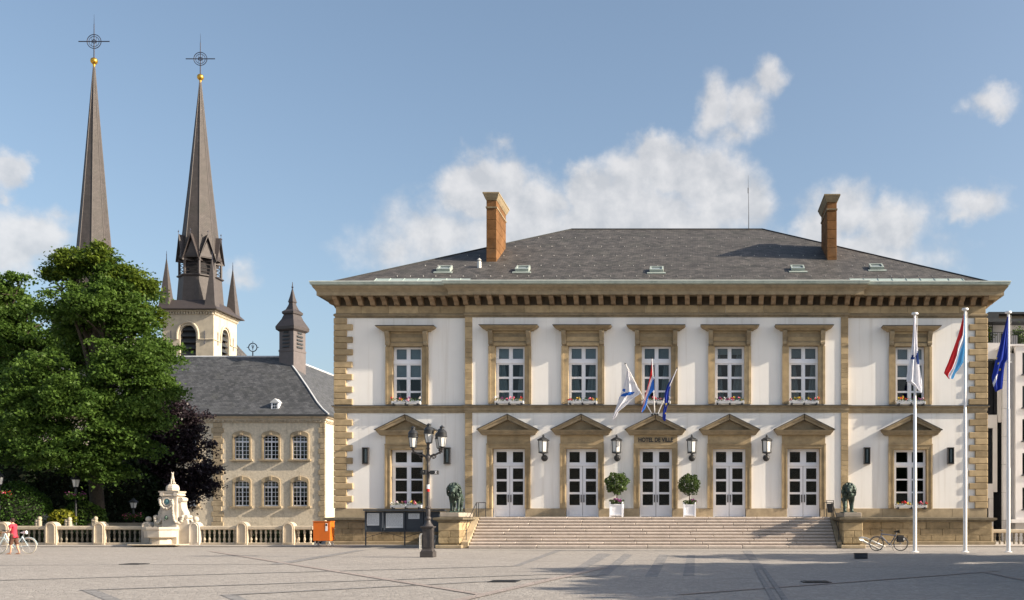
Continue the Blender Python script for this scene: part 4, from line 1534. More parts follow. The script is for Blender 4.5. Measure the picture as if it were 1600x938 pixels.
# ------------------------------------------------------------------ skinned figures
def skin(name, verts, edges, mt, sub=2, smooth=True, root=0):
    """verts: (x, y, z, radius or (rx, ry)) -> mesh grown by a Skin modifier"""
    me = bpy.data.meshes.new(name)
    me.from_pydata([v[:3] for v in verts], edges, [])
    o = bpy.data.objects.new(name, me)
    col.objects.link(o)
    sm = o.modifiers.new('s', 'SKIN')
    sm.use_smooth_shade = True
    sv = me.skin_vertices[0].data
    for i, v in enumerate(verts):
        r = v[3]
        sv[i].radius = r if isinstance(r, tuple) else (r, r)
        sv[i].use_root = (i == root)
    ss = o.modifiers.new('u', 'SUBSURF'); ss.levels = sub; ss.render_levels = sub
    bpy.context.view_layer.update()
    out = bpy.data.meshes.new_from_object(o.evaluated_get(bpy.context.evaluated_depsgraph_get()))
    bpy.data.objects.remove(o); bpy.data.meshes.remove(me)
    out.name = name
    bm = bmesh.new(); bm.from_mesh(out)
    bmesh.ops.remove_doubles(bm, verts=bm.verts, dist=.0004)
    for _ in range(2):
        op = [e for e in bm.edges if len(e.link_faces) == 1]
        if op: bmesh.ops.holes_fill(bm, edges=op, sides=0)
    bmesh.ops.recalc_face_normals(bm, faces=bm.faces)
    bm.to_mesh(out); bm.free()
    out.materials.clear(); out.materials.append(mt)
    out.polygons.foreach_set('use_smooth', [True] * len(out.polygons))
    return out


def lion():
    """a walking bronze lion about 1.6 m tall, facing -Y, feet on z = 0"""
    V, E = [], []
    def chain(pts, start=None):
        prev = start
        for p in pts:
            V.append(p); k = len(V) - 1
            if prev is not None: E.append((prev, k))
            prev = k
        return prev
    # trunk from croup to chest
    chain([(0, .85, .98, (.24, .22)), (0, .62, 1.05, (.28, .27)), (0, .30, 1.02, (.25, .27)), (0, -.05, 1.0, (.28, .32)), (0, -.38, 1.04, (.31, .37)), (0, -.62, 1.12, (.30, .34))])
    neck = chain([(0, -.82, 1.22, (.31, .34)), (0, -1.0, 1.30, (.28, .30)), (0, -1.16, 1.27, (.20, .21)), (0, -1.34, 1.17, (.13, .12)), (0, -1.45, 1.12, (.095, .085))], 5)
    # hind legs: thigh, knee forward, hock back, paw
    for sd in (-1, 1):
        o = .10 * sd
        chain([(.17 * sd, .74, .82, (.15, .19)), (.18 * sd, .56 + o, .58, (.115, .14)), (.18 * sd, .80 + o, .34, (.07, .08)), (.18 * sd, .72 + o, .12, (.07, .075)), (.18 * sd, .58 + o, .06, (.085, .06))], 1)
        o = -.12 * sd
        chain([(.20 * sd, -.48, .86, (.135, .18)), (.20 * sd, -.46 + o, .60, (.105, .12)), (.20 * sd, -.52 + o, .34, (.08, .085)), (.20 * sd, -.52 + o, .12, (.075, .075)), (.20 * sd, -.66 + o, .06, (.095, .06))], 4)
    chain([(0, 1.05, .92, .05), (.03, 1.2, .70, .04), (.05, 1.22, .42, .038), (.05, 1.18, .26, .06)], 0)
    me = skin('lion', V, E, M_BRONZE, 2, root=3)
    return me


lm = lion()
# mane, face and ears are worked into the same bronze skin as a second mesh
def mane_mesh():
    m = MB()
    for k in range(150):
        u = Vector((NR.normal(), NR.normal(), NR.normal())).normalized()
        c = Vector((0, -.86, 1.22)) + Vector((u.x * .34, u.y * .34, u.z * .37))
        if u.y < -.55 and -.5 < u.z < .75: continue
        d = Vector((u.x * .5, .55, -.75 + u.z * .3)).normalized()
        m.tube([c - d * .05, c + d * .04 + u * .03, c + d * .19], [.05, .055, .008], 5)
    for sd in (-1, 1):
        m.ball((.17 * sd, -1.06, 1.53), (.06, .04, .07), 8, 6)          # ears
        m.ball((.085 * sd, -1.335, 1.30), (.025, .02, .02), 6, 5)        # eyes
        m.ball((.10 * sd, -1.30, 1.345), (.06, .04, .03), 8, 5)          # brows
        m.ball((.06 * sd, -1.50, 1.10), (.065, .06, .055), 8, 6)         # muzzle
    m.ball((0, -1.555, 1.15), (.05, .03, .03), 8, 5)                      # nose
    m.ball((0, -1.44, 1.0), (.06, .06, .05), 8, 6)                        # jaw
    for sd in (-1, 1):
        for (fx, fy) in ((.20, -.72 - .12 * sd), (.18, .52 + .10 * sd)):
            for q in (-1, 0, 1):
                m.ball((sd * fx + q * .05, fy - .07, .045), (.035, .06, .045), 7, 5)
    return m


def fuse(me, extra, voxel):
    """join the extra shapes to the mesh and remesh it into one continuous surface"""
    bm = bmesh.new(); bm.from_mesh(me)
    e, _ = extra.mesh('extra', M_BRONZE, (0, 0, 0)); bm.from_mesh(e)
    bmesh.ops.recalc_face_normals(bm, faces=bm.faces)
    bm.to_mesh(me); bm.free(); bpy.data.meshes.remove(e)
    o = bpy.data.objects.new('fuse', me); col.objects.link(o)
    r = o.modifiers.new('r', 'REMESH'); r.mode = 'VOXEL'; r.voxel_size = voxel; r.use_smooth_shade = True
    bpy.context.view_layer.update()
    out = bpy.data.meshes.new_from_object(o.evaluated_get(bpy.context.evaluated_depsgraph_get()))
    bpy.data.objects.remove(o)
    return out


mm = mane_mesh(); mm.box(-.42, .42, -1.0, 1.3, -.02, .03)
lm = fuse(lm, mm, .022)
for (x, y, lb, mir) in (((PLX0 + PLX1 - .42) / 2, 58.05, 'green bronze lion walking with lowered head on the left pedestal', 1),
                        ((PRX0 + .3 + PRX1) / 2 - .02, 58.05, 'green bronze lion walking with lowered head on the right pedestal', -1)):
    o = put('lion_statue', lm, None, (x, y, 1.985 + .012))
    o.scale = (mir * 1.02, 1.02, 1.02)
    o.rotation_euler = (0, 0, .10 * mir)
    props(o, lb, 'lion statue', 'bronze lions flanking the steps')

# ------------------------------------------------------------------ stair rails and litter bin
def rail(pts_list, label, base):
    t = thing('handrail', base, label, 'handrail', 'iron handrails on the stair cheeks')
    for nm, pts, r in pts_list:
        m = MB(); m.tube(pts, r, 6); m.build(nm, M_IRON, t, 40)
    return t


def stair_rail(x, xr, sgn, label):
    y0, y1 = 57.0, 59.65
    z0, z1 = .46, 1.745
    rail([('hand_bar', [(x, y0, z0 + .85), (x, y1, z1 + .85), (x, y1 + .55, z1 + .85)], .024),
          ('hand_bar', [(x, y0, z0 + .45), (x, y1, z1 + .45)], .016),
          ('post', [(x, y0, z0 - .05), (x, y0, z0 + .85)], .022), ('post', [(x, y1, z1 - .02), (x, y1, z1 + .85)], .022),
          ('post', [(x, y1 + .55, z1 - .02), (x, y1 + .55, z1 + .85)], .022),
          ('hand_bar', [(x, y1 + .55, z1 + .85), (x + sgn * .42, y1 + .55, z1 + .85)], .022), ('post', [(x + sgn * .42, y1 + .55, z1 - .02), (x + sgn * .42, y1 + .55, z1 + .85)], .022)], label, (x, y0, z0))


stair_rail(PLX1 - .2, 0, .0001 + .999, 'dark iron handrail down the left side of the broad steps')
stair_rail(PRX0 + .14, 0, -.9999, 'dark iron handrail down the right side of the broad steps')
xb_, yb2 = wx(1297, 59.9), 59.9
t = thing('litter_bin', (xb_, yb2, ZL), 'dark litter bin on a stand at the top of the steps by the right lion', 'litter bin')
m = MB(); m.frustum((xb_, yb2), .14, .12, ZL + .25, .17, .15, ZL + .78); m.build('bin', M_IRON, t, bevel=.02)
m = MB()
for sd in (-1, 1): m.box(xb_ + sd * .2 - .02, xb_ + sd * .2 + .02, yb2 - .02, yb2 + .02, ZL, ZL + .95)
m.box(xb_ - .22, xb_ + .22, yb2 - .05, yb2 + .05, ZL + .951, ZL + .98)
m.build('stand', M_IRON, t)

# ------------------------------------------------------------------ tall four-armed street lamp
LY = 43.4
def LX(px): return wx(px, LY)
def LZ(py): return wz(py, LY)


lx = LX(669)
lamp = thing('street_lamp', (lx, LY, 0), 'tall cast iron street lamp with four lanterns in front of the left wing', 'street lamp')
m = MB()
m.box(lx - .28, lx + .28, LY - .28, LY + .28, .005, LZ(862))
m.frustum((lx, LY), .26, .26, LZ(862) + .001, .21, .21, LZ(858))
m.build('plinth', M_LAMPIRON, lamp, bevel=.015)
m = MB()
m.box(lx - .20, lx + .20, LY - .20, LY + .20, LZ(858) + .001, LZ(826))
for sx_, sy in ((1, 0), (-1, 0), (0, 1), (0, -1)):
    cx, cy = lx + sx_ * .205, LY + sy * .205
    a, b = (.012, .13) if sx_ else (.13, .012)
    z0, z1 = LZ(855), LZ(829)
    m.box(cx - (.012 if sx_ else .15), cx + (.012 if sx_ else .15), cy - (.15 if sx_ else .012), cy + (.15 if sx_ else .012), z1, z1 + .03)
    m.box(cx - (.012 if sx_ else .15), cx + (.012 if sx_ else .15), cy - (.15 if sx_ else .012), cy + (.15 if sx_ else .012), z0, z0 + .03)
    for q in (-.135, .135):
        ox, oy = (0, q) if sx_ else (q, 0)
        m.box(cx + ox - .014, cx + ox + .014, cy + oy - .014, cy + oy + .014, z0 + .03, z1)
m.frustum((lx, LY), .22, .22, LZ(826) + .001, .27, .27, LZ(824)); m.box(lx - .27, lx + .27, LY - .27, LY + .27, LZ(824) + .001, LZ(822.5))
m.build('pedestal', M_LAMPIRON, lamp)
z = LZ(822.5)
m = MB()
m.lathe([(.24, z), (.20, z + .05), (.13, z + .16), (.10, z + .25), (.13, z + .3), (.13, z + .36), (.085, z + .42), (.10, z + .62), (.085, z + .72), (.12, z + .76), (.12, z + .8), (.075, z + .85), (.07, z + 1.2),
         (.058, LZ(762)), (.062, LZ(745)), (.055, LZ(730)), (.075, LZ(726)), (.05, LZ(724)), (.07, LZ(721)), (.11, LZ(717)), (.12, LZ(714)), (.06, LZ(709)), (.055, LZ(703)), (.08, LZ(701)), (.05, LZ(699)), (.06, LZ(695)), (.09, LZ(693))], (lx, LY, 0), 14)
m.build('column', M_LAMPIRON, lamp, 40)


def lantern(parent, x, y, z, h, r):
    """tapered glass with a domed iron cap; z = foot of the glass, h = whole height"""
    g0, g1 = z + .02 * h, z + .47 * h
    m = MB(); m.lathe([(r * .62, g0), (r * .92, g1)], (x, y, 0), 6, math.pi / 6)
    lo = m.build('lantern', M_FROST, parent)
    m = MB()
    m.lathe([(.02, z - .05 * h), (r * .5, z - .02 * h), (r * .68, z), (r * .68, g0 + .005), (.02, g0 + .006)], (x, y, 0), 12)
    for k in range(6):
        a = math.pi / 6 + k * math.pi / 3
        m.tube([(x + r * .64 * math.cos(a), y + r * .64 * math.sin(a), g0), (x + r * .94 * math.cos(a), y + r * .94 * math.sin(a), g1)], .012, 4)
    m.lathe([(r * .9, g1 - .02 * h), (r * 1.08, g1), (r * 1.08, g1 + .04 * h), (r * .98, g1 + .06 * h), (r * 1.0, g1 + .16 * h), (r * 1.06, g1 + .17 * h), (r * .8, g1 + .27 * h), (r * .42, g1 + .34 * h), (r * .36, g1 + .40 * h), (r * .5, g1 + .41 * h), (r * .5, g1 + .44 * h), (.01, g1 + .52 * h)], (x, y, 0), 14)
    m.build('lantern_cap', M_IRON, lo, 40)
    return lo


arms = [(LX(646.5), LY - .1, LZ(700)), (LX(691.5), LY - .1, LZ(699)), (LX(680) + .02, LY + .72, LZ(699))]
lantern(lamp, lx + .03, LY, LZ(692.5), LZ(661) - LZ(692.5), .205)
for (ax, ay, az_) in arms:
    lantern(lamp, ax, ay, az_, .93 if ay < LY else .88, .205)
    d = Vector((ax - lx, ay - LY, 0)); zc0 = LZ(716)
    pts = []
    for k in range(13):
        t = k / 12
        zz = zc0 + .10 * math.sin(t * math.pi * 1.0) * (1 if t < .5 else .6) + (az_ - .16 - zc0) * t ** 2
        pts.append(Vector((lx, LY, 0)) + d * t + Vector((0, 0, zz)))
    pts.append(Vector((ax, ay, az_ - .03)))
    m = MB(); m.tube(pts, [.05 - .015 * k / 13 for k in range(14)], 7)
    m.lathe([(.02, -.24), (.05, -.2), (.02, -.15), (.06, -.11), (.08, -.06), (.03, -.03)], (ax, ay, az_), 10)
    m.ring(tuple(Vector((lx, LY, zc0 + .07)) + d * .45), .07, .018, 12, 5)
    m.build('arm', M_LAMPIRON, lamp, 50)
# fittings on the shaft
m = MB(); m.box(LX(672.5), LX(685), LY - .10, LY + .10, LZ(741.5), LZ(735.5)); m.box(LX(669), LX(673), LY - .03, LY + .03, LZ(740), LZ(737.5))
t = m.build('arrow_sign', M_IRON, None, bevel=.01); props(t, 'small black sign box with white mark on the street lamp shaft', 'sign')
xm, zm_ = LX(681.8), LZ(738.4)
m = MB()
for sg in (-1, 1):
    m.prism([(xm - .05, zm_ - sg * .065), (xm - .02, zm_ - sg * .065), (xm + .05, zm_ + sg * .065), (xm + .02, zm_ + sg * .065)], 'y', LY - .106 - .003 * sg, LY - .102)
c = m.build('mark', M_POLE, None); c.parent = t; c.location = Vector(c.location) - ORG[t.name]
m = MB(); m.box(LX(658.5), LX(667), LY - .12, LY + .10, LZ(742), LZ(734.5)); m.tube([(LX(661), LY - .12, LZ(738)), (LX(661), LY - .18, LZ(738))], .07, 10)
props(m.build('loudspeaker', M_IRON, None, bevel=.01), 'black boxy loudspeaker on the left of the street lamp shaft', 'loudspeaker')
m = MB()
for k in range(7):
    a0, a1 = math.pi * (1 + k / 7), math.pi * (1 + (k + 1) / 7)
    for (z0, z1, mi) in ((LZ(764), LZ(757.5), 0), (LZ(768.5), LZ(764), 1)):
        m.cur = mi
        m.add([(lx + .068 * math.cos(a0), LY + .068 * math.sin(a0), z0), (lx + .068 * math.cos(a1), LY + .068 * math.sin(a1), z0), (lx + .068 * math.cos(a1), LY + .068 * math.sin(a1), z1), (lx + .068 * math.cos(a0), LY + .068 * math.sin(a0), z1)], [(0, 1, 2, 3)])
props(m.build('sticker', [M_POLE, C_R], None), 'red and white sticker wrapped round the street lamp shaft', 'sticker')

# ------------------------------------------------------------------ notice board
NY = 59.2
M_BOARD = mat('dark_blue_board_paint', (.035, .045, .06), .5, .12, 3, spec=.4)
M_PAPER = mat('printed_paper', (.62, .64, .66), .7, .1, 14, spec=.2, detail=9)
nx0, nx1 = wx(571, NY), wx(686, NY)
nb = thing('notice_board', (nx0, NY, .1), 'dark blue notice board with glazed cases and posted papers left of the lion', 'notice board')
zt0, zt1 = wz(829, NY), wz(799, NY)
m = MB(); m.box(nx0, nx1, NY, NY + .22, zt0, zt1); m.build('case', M_BOARD, nb, bevel=.01)
m = MB(); m.prism([(NY - .28, zt1 + .02), (NY + .34, zt1 + .02), (NY + .34, zt1 + .07), (NY - .28, zt1 + .11)], 'x', nx0 - .05, wx(696, NY)); m.build('canopy', M_BOARD, nb)
m = MB(); m.box(nx0 - .02, nx1 + .02, NY - .06, NY + .2, zt0 - .08, zt0 - .002); m.build('ledge', M_BOARD, nb)
for px in (571.5, 596.5, 600.5, 632.5, 661, 664, 686):
    x = wx(px, NY); m = MB(); m.box(x - .035, x + .035, NY - .09, NY - .001, zt0, zt1); m.build('frame_bar', M_BOARD, nb)
for (a, b, y0, y1) in ((573.3, 592.6, 821.4, 802), (597.3, 599.6, 825, 801.5), (603, 630, 825, 802.3), (638.2, 655.6, 811, 802.6)):
    m = MB(); m.box(wx(a, NY), wx(b, NY), NY - .012, NY - .002, wz(y0, NY), wz(y1, NY)); pp = m.build('paper', M_PAPER, nb)
    if b - a > 10:
        m = MB()
        zz = wz(y1, NY) - .08
        while zz > wz(y0, NY) + .08:
            xx = wx(a, NY) + .06
            while xx < wx(b, NY) - .12:
                w = RND.uniform(.05, .16)
                m.box(xx, min(xx + w, wx(b, NY) - .05), NY - .0145, NY - .0125, zz, zz + .018); xx += w + .03
            zz -= .05
        props(m.build('print', mat('grey_print', (.34, .36, .38), .8, .1) if 'grey_print' not in bpy.data.materials else bpy.data.materials['grey_print'], pp), kind='stuff')
for px in (571.5, 632.5, 685):
    x = wx(px, NY + .1); m = MB(); m.box(x - .03, x + .03, NY + .07, NY + .13, .1, zt0 - .08); m.build('leg', M_BOARD, nb)
for a, b in ((571.5, 632.5), (632.5, 685)):
    xa, xb2 = wx(a, NY + .1), wx(b, NY + .1); mx = (xa + xb2) / 2
    for q in (xa, xb2):
        m = MB(); m.tube([(q, NY + .1, .55), (mx, NY + .1, zt0 - .1)], .015, 5); m.build('brace', M_BOARD, nb)

# ------------------------------------------------------------------ bicycle racks
M_GALV = mat('galvanised_steel', (.55, .55, .53), .4, .12, 5, metal=.5, spec=.5)


def rack(px0, px1, Y, n, label):
    x0, x1 = wx(px0, Y), wx(px1, Y)
    t = thing('bicycle_rack', (x0, Y, .02), label, 'bicycle rack')
    m = MB(); m.tube([(x0, Y + .9, .06), (x1, Y + .9, .06)], .025, 6); m.tube([(x0, Y + .2, .06), (x1, Y + .2, .06)], .025, 6); m.build('rail', M_GALV, t, 40)
    for i in range(n):
        x = x0 + (x1 - x0) * (i + .5) / n
        m = MB()
        for q in (-.06, .06):
            m.tube([(x + q, Y + .9, .06), (x + q, Y - .1, .10), (x + q, Y - .3, .3), (x + q * .9, Y - .2, .52), (x + q * .9, Y + .5, .72), (x + q, Y + .9, .06)], .02, 6)
        m.build('holder', M_GALV, t, 60)
    return t


rack(674, 681, 57.6, 3, 'steel bicycle rack between the street lamp and the left lion pedestal')
t = thing('bicycle_stand', (wx(658, 55.0), 55.0, 0), 'tall hoop shaped steel bicycle stand just left of the street lamp foot', 'bicycle stand')
x0, x1 = wx(655.5, 55), wx(662, 55)
for q in (0, .25):
    m = MB(); zz = wz(834.5, 55)
    m.tube([(x0, 55 + q, .0), (x0, 55 + q, zz - .1), (x0 + .06, 55 + q, zz), (x1 - .06, 55 + q, zz), (x1, 55 + q, zz - .1), (x1, 55 + q, .0)], .028, 7); m.build('hoop', M_GALV, t, 60)
x0r = wx(1350, 53.2)
t = thing('bicycle_rack', (x0r, 53.6, 0), 'slanted steel bicycle rack between the right lion pedestal and the parked bicycle', 'bicycle rack')
for i in range(5):
    yy = 53.3 + i * .32
    m = MB()
    xa, xb3 = x0r - .1, x0r + 1.15
    m.tube([(xb3 - .1, yy, .03), (xb3, yy, .18), (xa + .2, yy, .68), (xa + .05, yy, .62), (xa + .1, yy, .5), (xb3 - .25, yy, .03)], .02, 6); m.build('holder', M_GALV, t, 60)
m = MB(); m.tube([(x0r + .95, 53.2, .03), (x0r + .95, 54.7, .03)], .025, 6); m.tube([(x0r + .3, 53.2, .40), (x0r + .3, 54.7, .40)], .025, 6); m.build('rail', M_GALV, t, 50)


# ------------------------------------------------------------------ bicycles (built facing -X, wheels in the XZ plane)
M_TYRE = mat('black_rubber', (.02, .02, .02), .8, .1)
M_TYRE2 = mat('cream_rubber', (.5, .47, .4), .8, .1)
M_CHROME = mat('bare_alloy', (.6, .6, .6), .3, .1, metal=.8)


def bicycle(loc, label, paint, tyre, R, base, lady=False, rz=0.0, stand=0.0):
    t = thing('bicycle', loc, label, 'bicycle', None, rz)
    o = Vector(loc)
    def W(p): return o + Vector(p)
    fx, rx = -base / 2, base / 2
    for x in (fx, rx):
        m = MB(); m.ring(W((x, 0, R)), R - .024, .024, 36, 6); wh = m.build('wheel', tyre, t, 60)
        m = MB(); m.ring(W((x, 0, R)), R - .045, .012, 36, 5); m.build('rim', M_CHROME, wh, 60)
        m = MB()
        for k in range(18):
            a = 2 * math.pi * k / 18
            m.tube([W((x, .03 * (-1) ** k, R)), W((x + (R - .05) * math.cos(a), 0, R + (R - .05) * math.sin(a)))], .0022, 3, cap=False)
        props(m.build('spoke', M_CHROME, wh), kind='stuff')
        m = MB(); m.tube([W((x, -.05, R)), W((x, .05, R))], .025, 8); m.build('hub', M_CHROME, wh)
    bb = (.06, 0, R - .06); seat = (.30 * base, 0, R + .46); head = (fx + .22, 0, R + .40); headt = (fx + .26, 0, R + .55 + (.05 if lady else 0))
    m = MB()
    if lady:
        m.tube([W(headt), W((fx + .42, 0, R + .25)), W(bb)], .022, 7); m.tube([W(head), W((fx + .42, 0, R + .12)), W(bb)], .022, 7)
    else:
        m.tube([W(head), W(bb)], .032, 7); m.tube([W((headt[0], 0, headt[2] - .06)), W((seat[0] - .02, 0, seat[2] - .04))], .03, 7)
    m.tube([W(bb), W(seat)], .026, 7)
    m.tube([W(head), W(headt)], .026, 7)
    for q in (-.05, .05):
        m.tube([W((bb[0], q * .6, bb[2])), W((rx, q, R))], .013, 6); m.tube([W((seat[0] - .01, q * .4, seat[2] - .06)), W((rx, q, R))], .012, 6)
        m.tube([W((head[0], q * .7, head[2])), W((fx + .06, q, R + .12)), W((fx, q, R))], .013, 6)
    m.build('frame', paint, t, 50)
    m = MB(); st = (seat[0] + .06, 0, seat[2] + .12)
    m.tube([W(seat), W(st)], .015, 6); m.build('seat_post', M_CHROME, t)
    m = MB(); m.tube([W((st[0] - .16, 0, st[2] + .03)), W((st[0] - .02, 0, st[2] + .035)), W((st[0] + .12, 0, st[2] + .05))], [.025, .05, .085], 8); m.build('saddle', M_POLE if lady else M_TYRE, t, 50)
    m = MB(); hz = headt[2] + .10
    m.tube([W(headt), W((headt[0] + .02, 0, hz))], .014, 6)
    m.tube([W((headt[0] + (.2 if lady else -.04), -.30, hz + .03)), W((headt[0] + .02, -.24, hz + .04)), W((headt[0] - .02, 0, hz)), W((headt[0] + .02, .24, hz + .04)), W((headt[0] + (.2 if lady else -.04), .30, hz + .03))], .02, 6)
    m.build('handlebar', M_IRON, t, 60)
    m = MB(); m.ring(W((bb[0], -.05, bb[2])), .09, .012, 18, 5)
    m.tube([W((bb[0], -.07, bb[2])), W((bb[0] + .12, -.07, bb[2] - .12))], .012, 5); m.tube([W((bb[0], .07, bb[2])), W((bb[0] - .12, .07, bb[2] + .12))], .012, 5)
    for s2 in (1, -1):
        c = Vector((bb[0] + .12 * s2, -.11 * s2, bb[2] - .12 * s2)); m.box(*[q for a in range(3) for q in (W(c)[a] - (.04, .05, .012)[a], W(c)[a] + (.04, .05, .012)[a])])
    m.build('crank', M_CHROME, t)
    m = MB()
    for x, a0, a1 in ((fx, 20, 175), (rx, 5, 150)):
        pts = [W((x + (R + .025) * math.cos(math.radians(a)), 0, R + (R + .025) * math.sin(math.radians(a)))) for a in range(a0, a1, 12)]
        m.tube(pts, .014, 5)
    m.build('mudguard', paint, t, 60)
    if lady:
        b0 = W((fx - .16, 0, R + .56))
        m = MB(); m.frustum((b0.x, b0.y), .12, .16, b0.z - .13, .16, .2, b0.z + .13); bk = m.build('basket', mat('wicker', (.09, .06, .035), .9, .3, 20), t)
        m = MB(); m.ring((b0.x, b0.y, b0.z + .13), .17, .015, 16, 5, 'z'); m.build('basket_rim', M_IRON, bk)
    else:
        m = MB(); m.cbox(*W((rx - .02, -.11, R + .24)), .34, .10, .30); m.cbox(*W((rx - .02, .11, R + .24)), .34, .10, .30); m.cbox(*W((rx - .02, 0, R + .40)), .36, .2, .05)
        m.build('pannier', mat('black_bag_cloth', (.025, .026, .03), .7, .2, 8), t, bevel=.03)
        m = MB(); m.cbox(*W((rx + .14, -.165, R + .24)), .08, .006, .10); m.build('reflector', M_FROST, t)
        m = MB(); m.tube([W((.1, .05, R - .05)), W((.3, .14, .0))], .01, 5); m.build('kickstand', M_IRON, t)
    return t


M_BLUEBIKE = mat('pale_blue_bike_paint', (.55, .68, .74), .35, .05, spec=.5)
M_GREYBIKE = mat('grey_bike_paint', (.10, .12, .17), .35, .05, spec=.5, metal=.3)
by = 52.0
bicycle((wx(1388.5, by), by, .0), 'grey bicycle with black pannier bags parked by the right lion pedestal', M_GREYBIKE, M_TYRE, .37, 1.22, False)
py_ = 47.4
bicycle((wx(22, py_ + .25), py_ + .25, 0), 'pale blue bicycle with a basket being pushed by the woman in red', M_BLUEBIKE, M_TYRE2, .375, 1.36, True)

# ------------------------------------------------------------------ the person pushing it
def person():
    X, Y = wx(25.5, py_), py_ - .18
    H = 1.66
    skin_m = mat('skin', (.52, .30, .21), .6, .08, 8, spec=.3)
    V, E = [], []
    def ch(pts, start=None):
        prev = start
        for p in pts:
            V.append(p); k = len(V) - 1
            if prev is not None: E.append((prev, k))
            prev = k
        return prev
    # walking towards -X
    pel = ch([(0, 0, .90, (.115, .15))])
    chest = ch([(-.01, 0, 1.06, (.10, .125)), (-.03, 0, 1.22, (.11, .15)), (-.03, 0, 1.34, (.09, .13)), (-.045, 0, 1.41, (.055, .06)), (-.06, 0, 1.47, (.05, .05)), (-.075, 0, 1.545, (.085, .072)), (-.08, 0, 1.60, (.088, .074)), (-.07, 0, 1.645, (.055, .05))], pel)
    for sd, stride in ((-1, .14), (1, -.16)):
        ch([(.0, .085 * sd, .84, .088), (-stride * .55, .09 * sd, .47, .058), (-stride * .6 + .02, .09 * sd, .30, .052), (-stride + .05, .09 * sd, .09, .036), (-stride, .09 * sd, .045, .035), (-stride - .11, .095 * sd, .03, (.022, .04))], pel)
        sh = ch([(-.03, .16 * sd, 1.345, .052), (-.04, .20 * sd, 1.10, .042), (-.22, .19 * sd, .99, .034), (-.34, .185 * sd, 1.00, (.022, .036))], 3)
        for f in range(4):
            ch([(-.385, .185 * sd + (f - 1.5) * .018, .998 - abs(f - 1.4) * .003, .0095), (-.415, .185 * sd + (f - 1.5) * .019, .985, .009), (-.41, .185 * sd + (f - 1.5) * .019, .962, .008)], sh)
        ch([(-.345, .185 * sd - .035 * sd, .985, .0105), (-.375, .185 * sd - .055 * sd, .975, .0095)], sh)
    ch([(-.165, 0, 1.555, .014)], 6)
    body = skin('person', V, E, skin_m, 2)
    o = put('person', body, None, (X, Y, 0))
    props(o, 'woman in a red t-shirt and brown knee length shorts pushing a bicycle', 'person')
    def cloth_part(nm, v, e, mt):
        c = bpy.data.objects.new(nm, skin(nm, v, e, mt, 2)); col.objects.link(c); c.parent = o; return c
    v = [(0, 0, .90, (.135, .165)), (-.01, 0, 1.06, (.125, .15)), (-.03, 0, 1.22, (.135, .17)), (-.03, 0, 1.34, (.11, .145)), (-.04, 0, 1.395, (.065, .08)),
         (-.03, .165, 1.335, .068), (-.038, .205, 1.17, .060), (-.03, -.165, 1.335, .068), (-.038, -.205, 1.17, .060), (0, 0, .84, (.142, .172))]
    cloth_part('t_shirt', v, [(0, 1), (1, 2), (2, 3), (3, 4), (3, 5), (5, 6), (3, 7), (7, 8), (0, 9)], mat('red_shirt', (.55, .045, .075), .85, .12, 6, .2, 20))
    v = [(0, 0, .96, (.135, .165)), (0, 0, .87, (.13, .16))]
    e = [(0, 1)]
    for sd, stride in ((-1, .14), (1, -.16)):
        k = len(v); v += [(-.01, .09 * sd, .78, .112), (-stride * .5, .095 * sd, .52, .092), (-stride * .55, .095 * sd, .42, .088)]; e += [(1, k), (k, k + 1), (k + 1, k + 2)]
    cloth_part('shorts', v, e, mat('brown_shorts', (.10, .05, .035), .9, .2, 8, .2, 20))
    m = MB(); m.ball((-.055, 0, 1.595), (.098, .09, .085), 14, 9); m.ball((-.012, 0, 1.55), (.065, .082, .085), 12, 8)
    h = m.build('hair', mat('dark_hair', (.03, .018, .012), .6, .3, 30, .4, 60)); h.parent = o
    hm = h.data
    for vtx in hm.vertices:
        q = vtx.co + h.location
        if q.x < -.115 and q.z < 1.625: vtx.co.x += (-.115 - q.x)
    for sd, stride in ((-1, .14), (1, -.16)):
        m = MB(); m.cbox(-stride - .04, .092 * sd, .013, .25, .09, .02)
        s_o = m.build('sandal', mat('tan_sandal', (.25, .12, .05), .7, .1), None, bevel=.008); s_o.parent = o
    for sd in (-1, 1):
        m = MB(); m.ball((-.152, .032 * sd, 1.578), .010, 6, 5); e_ = m.build('eye', M_IRON); e_.parent = o
    m = MB(); m.ball((-.15, 0, 1.52), (.012, .025, .006), 8, 5); e_ = m.build('mouth', C_R); e_.parent = o


person()

# ------------------------------------------------------------------ orange cart, low box
oy = 59.0
x0, x1 = wx(489, oy), wx(516.5, oy)
t = thing('utility_cart', ((x0 + x1) / 2, oy, .1), 'bright orange wheeled cabinet with a white notice beside the corner of the town hall', 'cart')
z0, z1 = wz(845.5, oy), wz(815.5, oy)
M_ORANGE = mat('orange_paint', (.62, .14, .012), .5, .08, 2, spec=.4, dirt=(.3, .09, .02), damt=.25)
m = MB(); m.box(x0, x1 - .02, oy, oy + .7, z0, z1); m.build('cabinet', M_ORANGE, t, bevel=.02)
m = MB(); m.box(x0 - .02, x1 + .0, oy - .02, oy + .72, z1 + .002, z1 + .04); m.build('lid', M_ORANGE, t)
m = MB(); m.box(wx(508.5, oy), wx(511.8, oy), oy - .012, oy - .001, wz(830, oy), wz(818, oy)); m.build('notice', M_POLE, t)
m = MB(); m.box(wx(508.8, oy), wx(511.5, oy), oy - .016, oy - .0125, wz(822, oy), wz(819, oy)); m.build('notice_panel', M_IRON, t)
for xx in (x0 + .09, x1 - .11):
    for yy in (oy + .1, oy + .6):
        m = MB(); m.ring((xx, yy, .185), .065, .022, 14, 6); m.box(xx - .025, xx + .025, yy - .03, yy + .03, .2, z0 - .002); m.build('wheel', mat('pale_castor', (.6, .58, .54), .5, .1) if 'pale_castor' not in bpy.data.materials else bpy.data.materials['pale_castor'], t, 50)
ky = 41.5
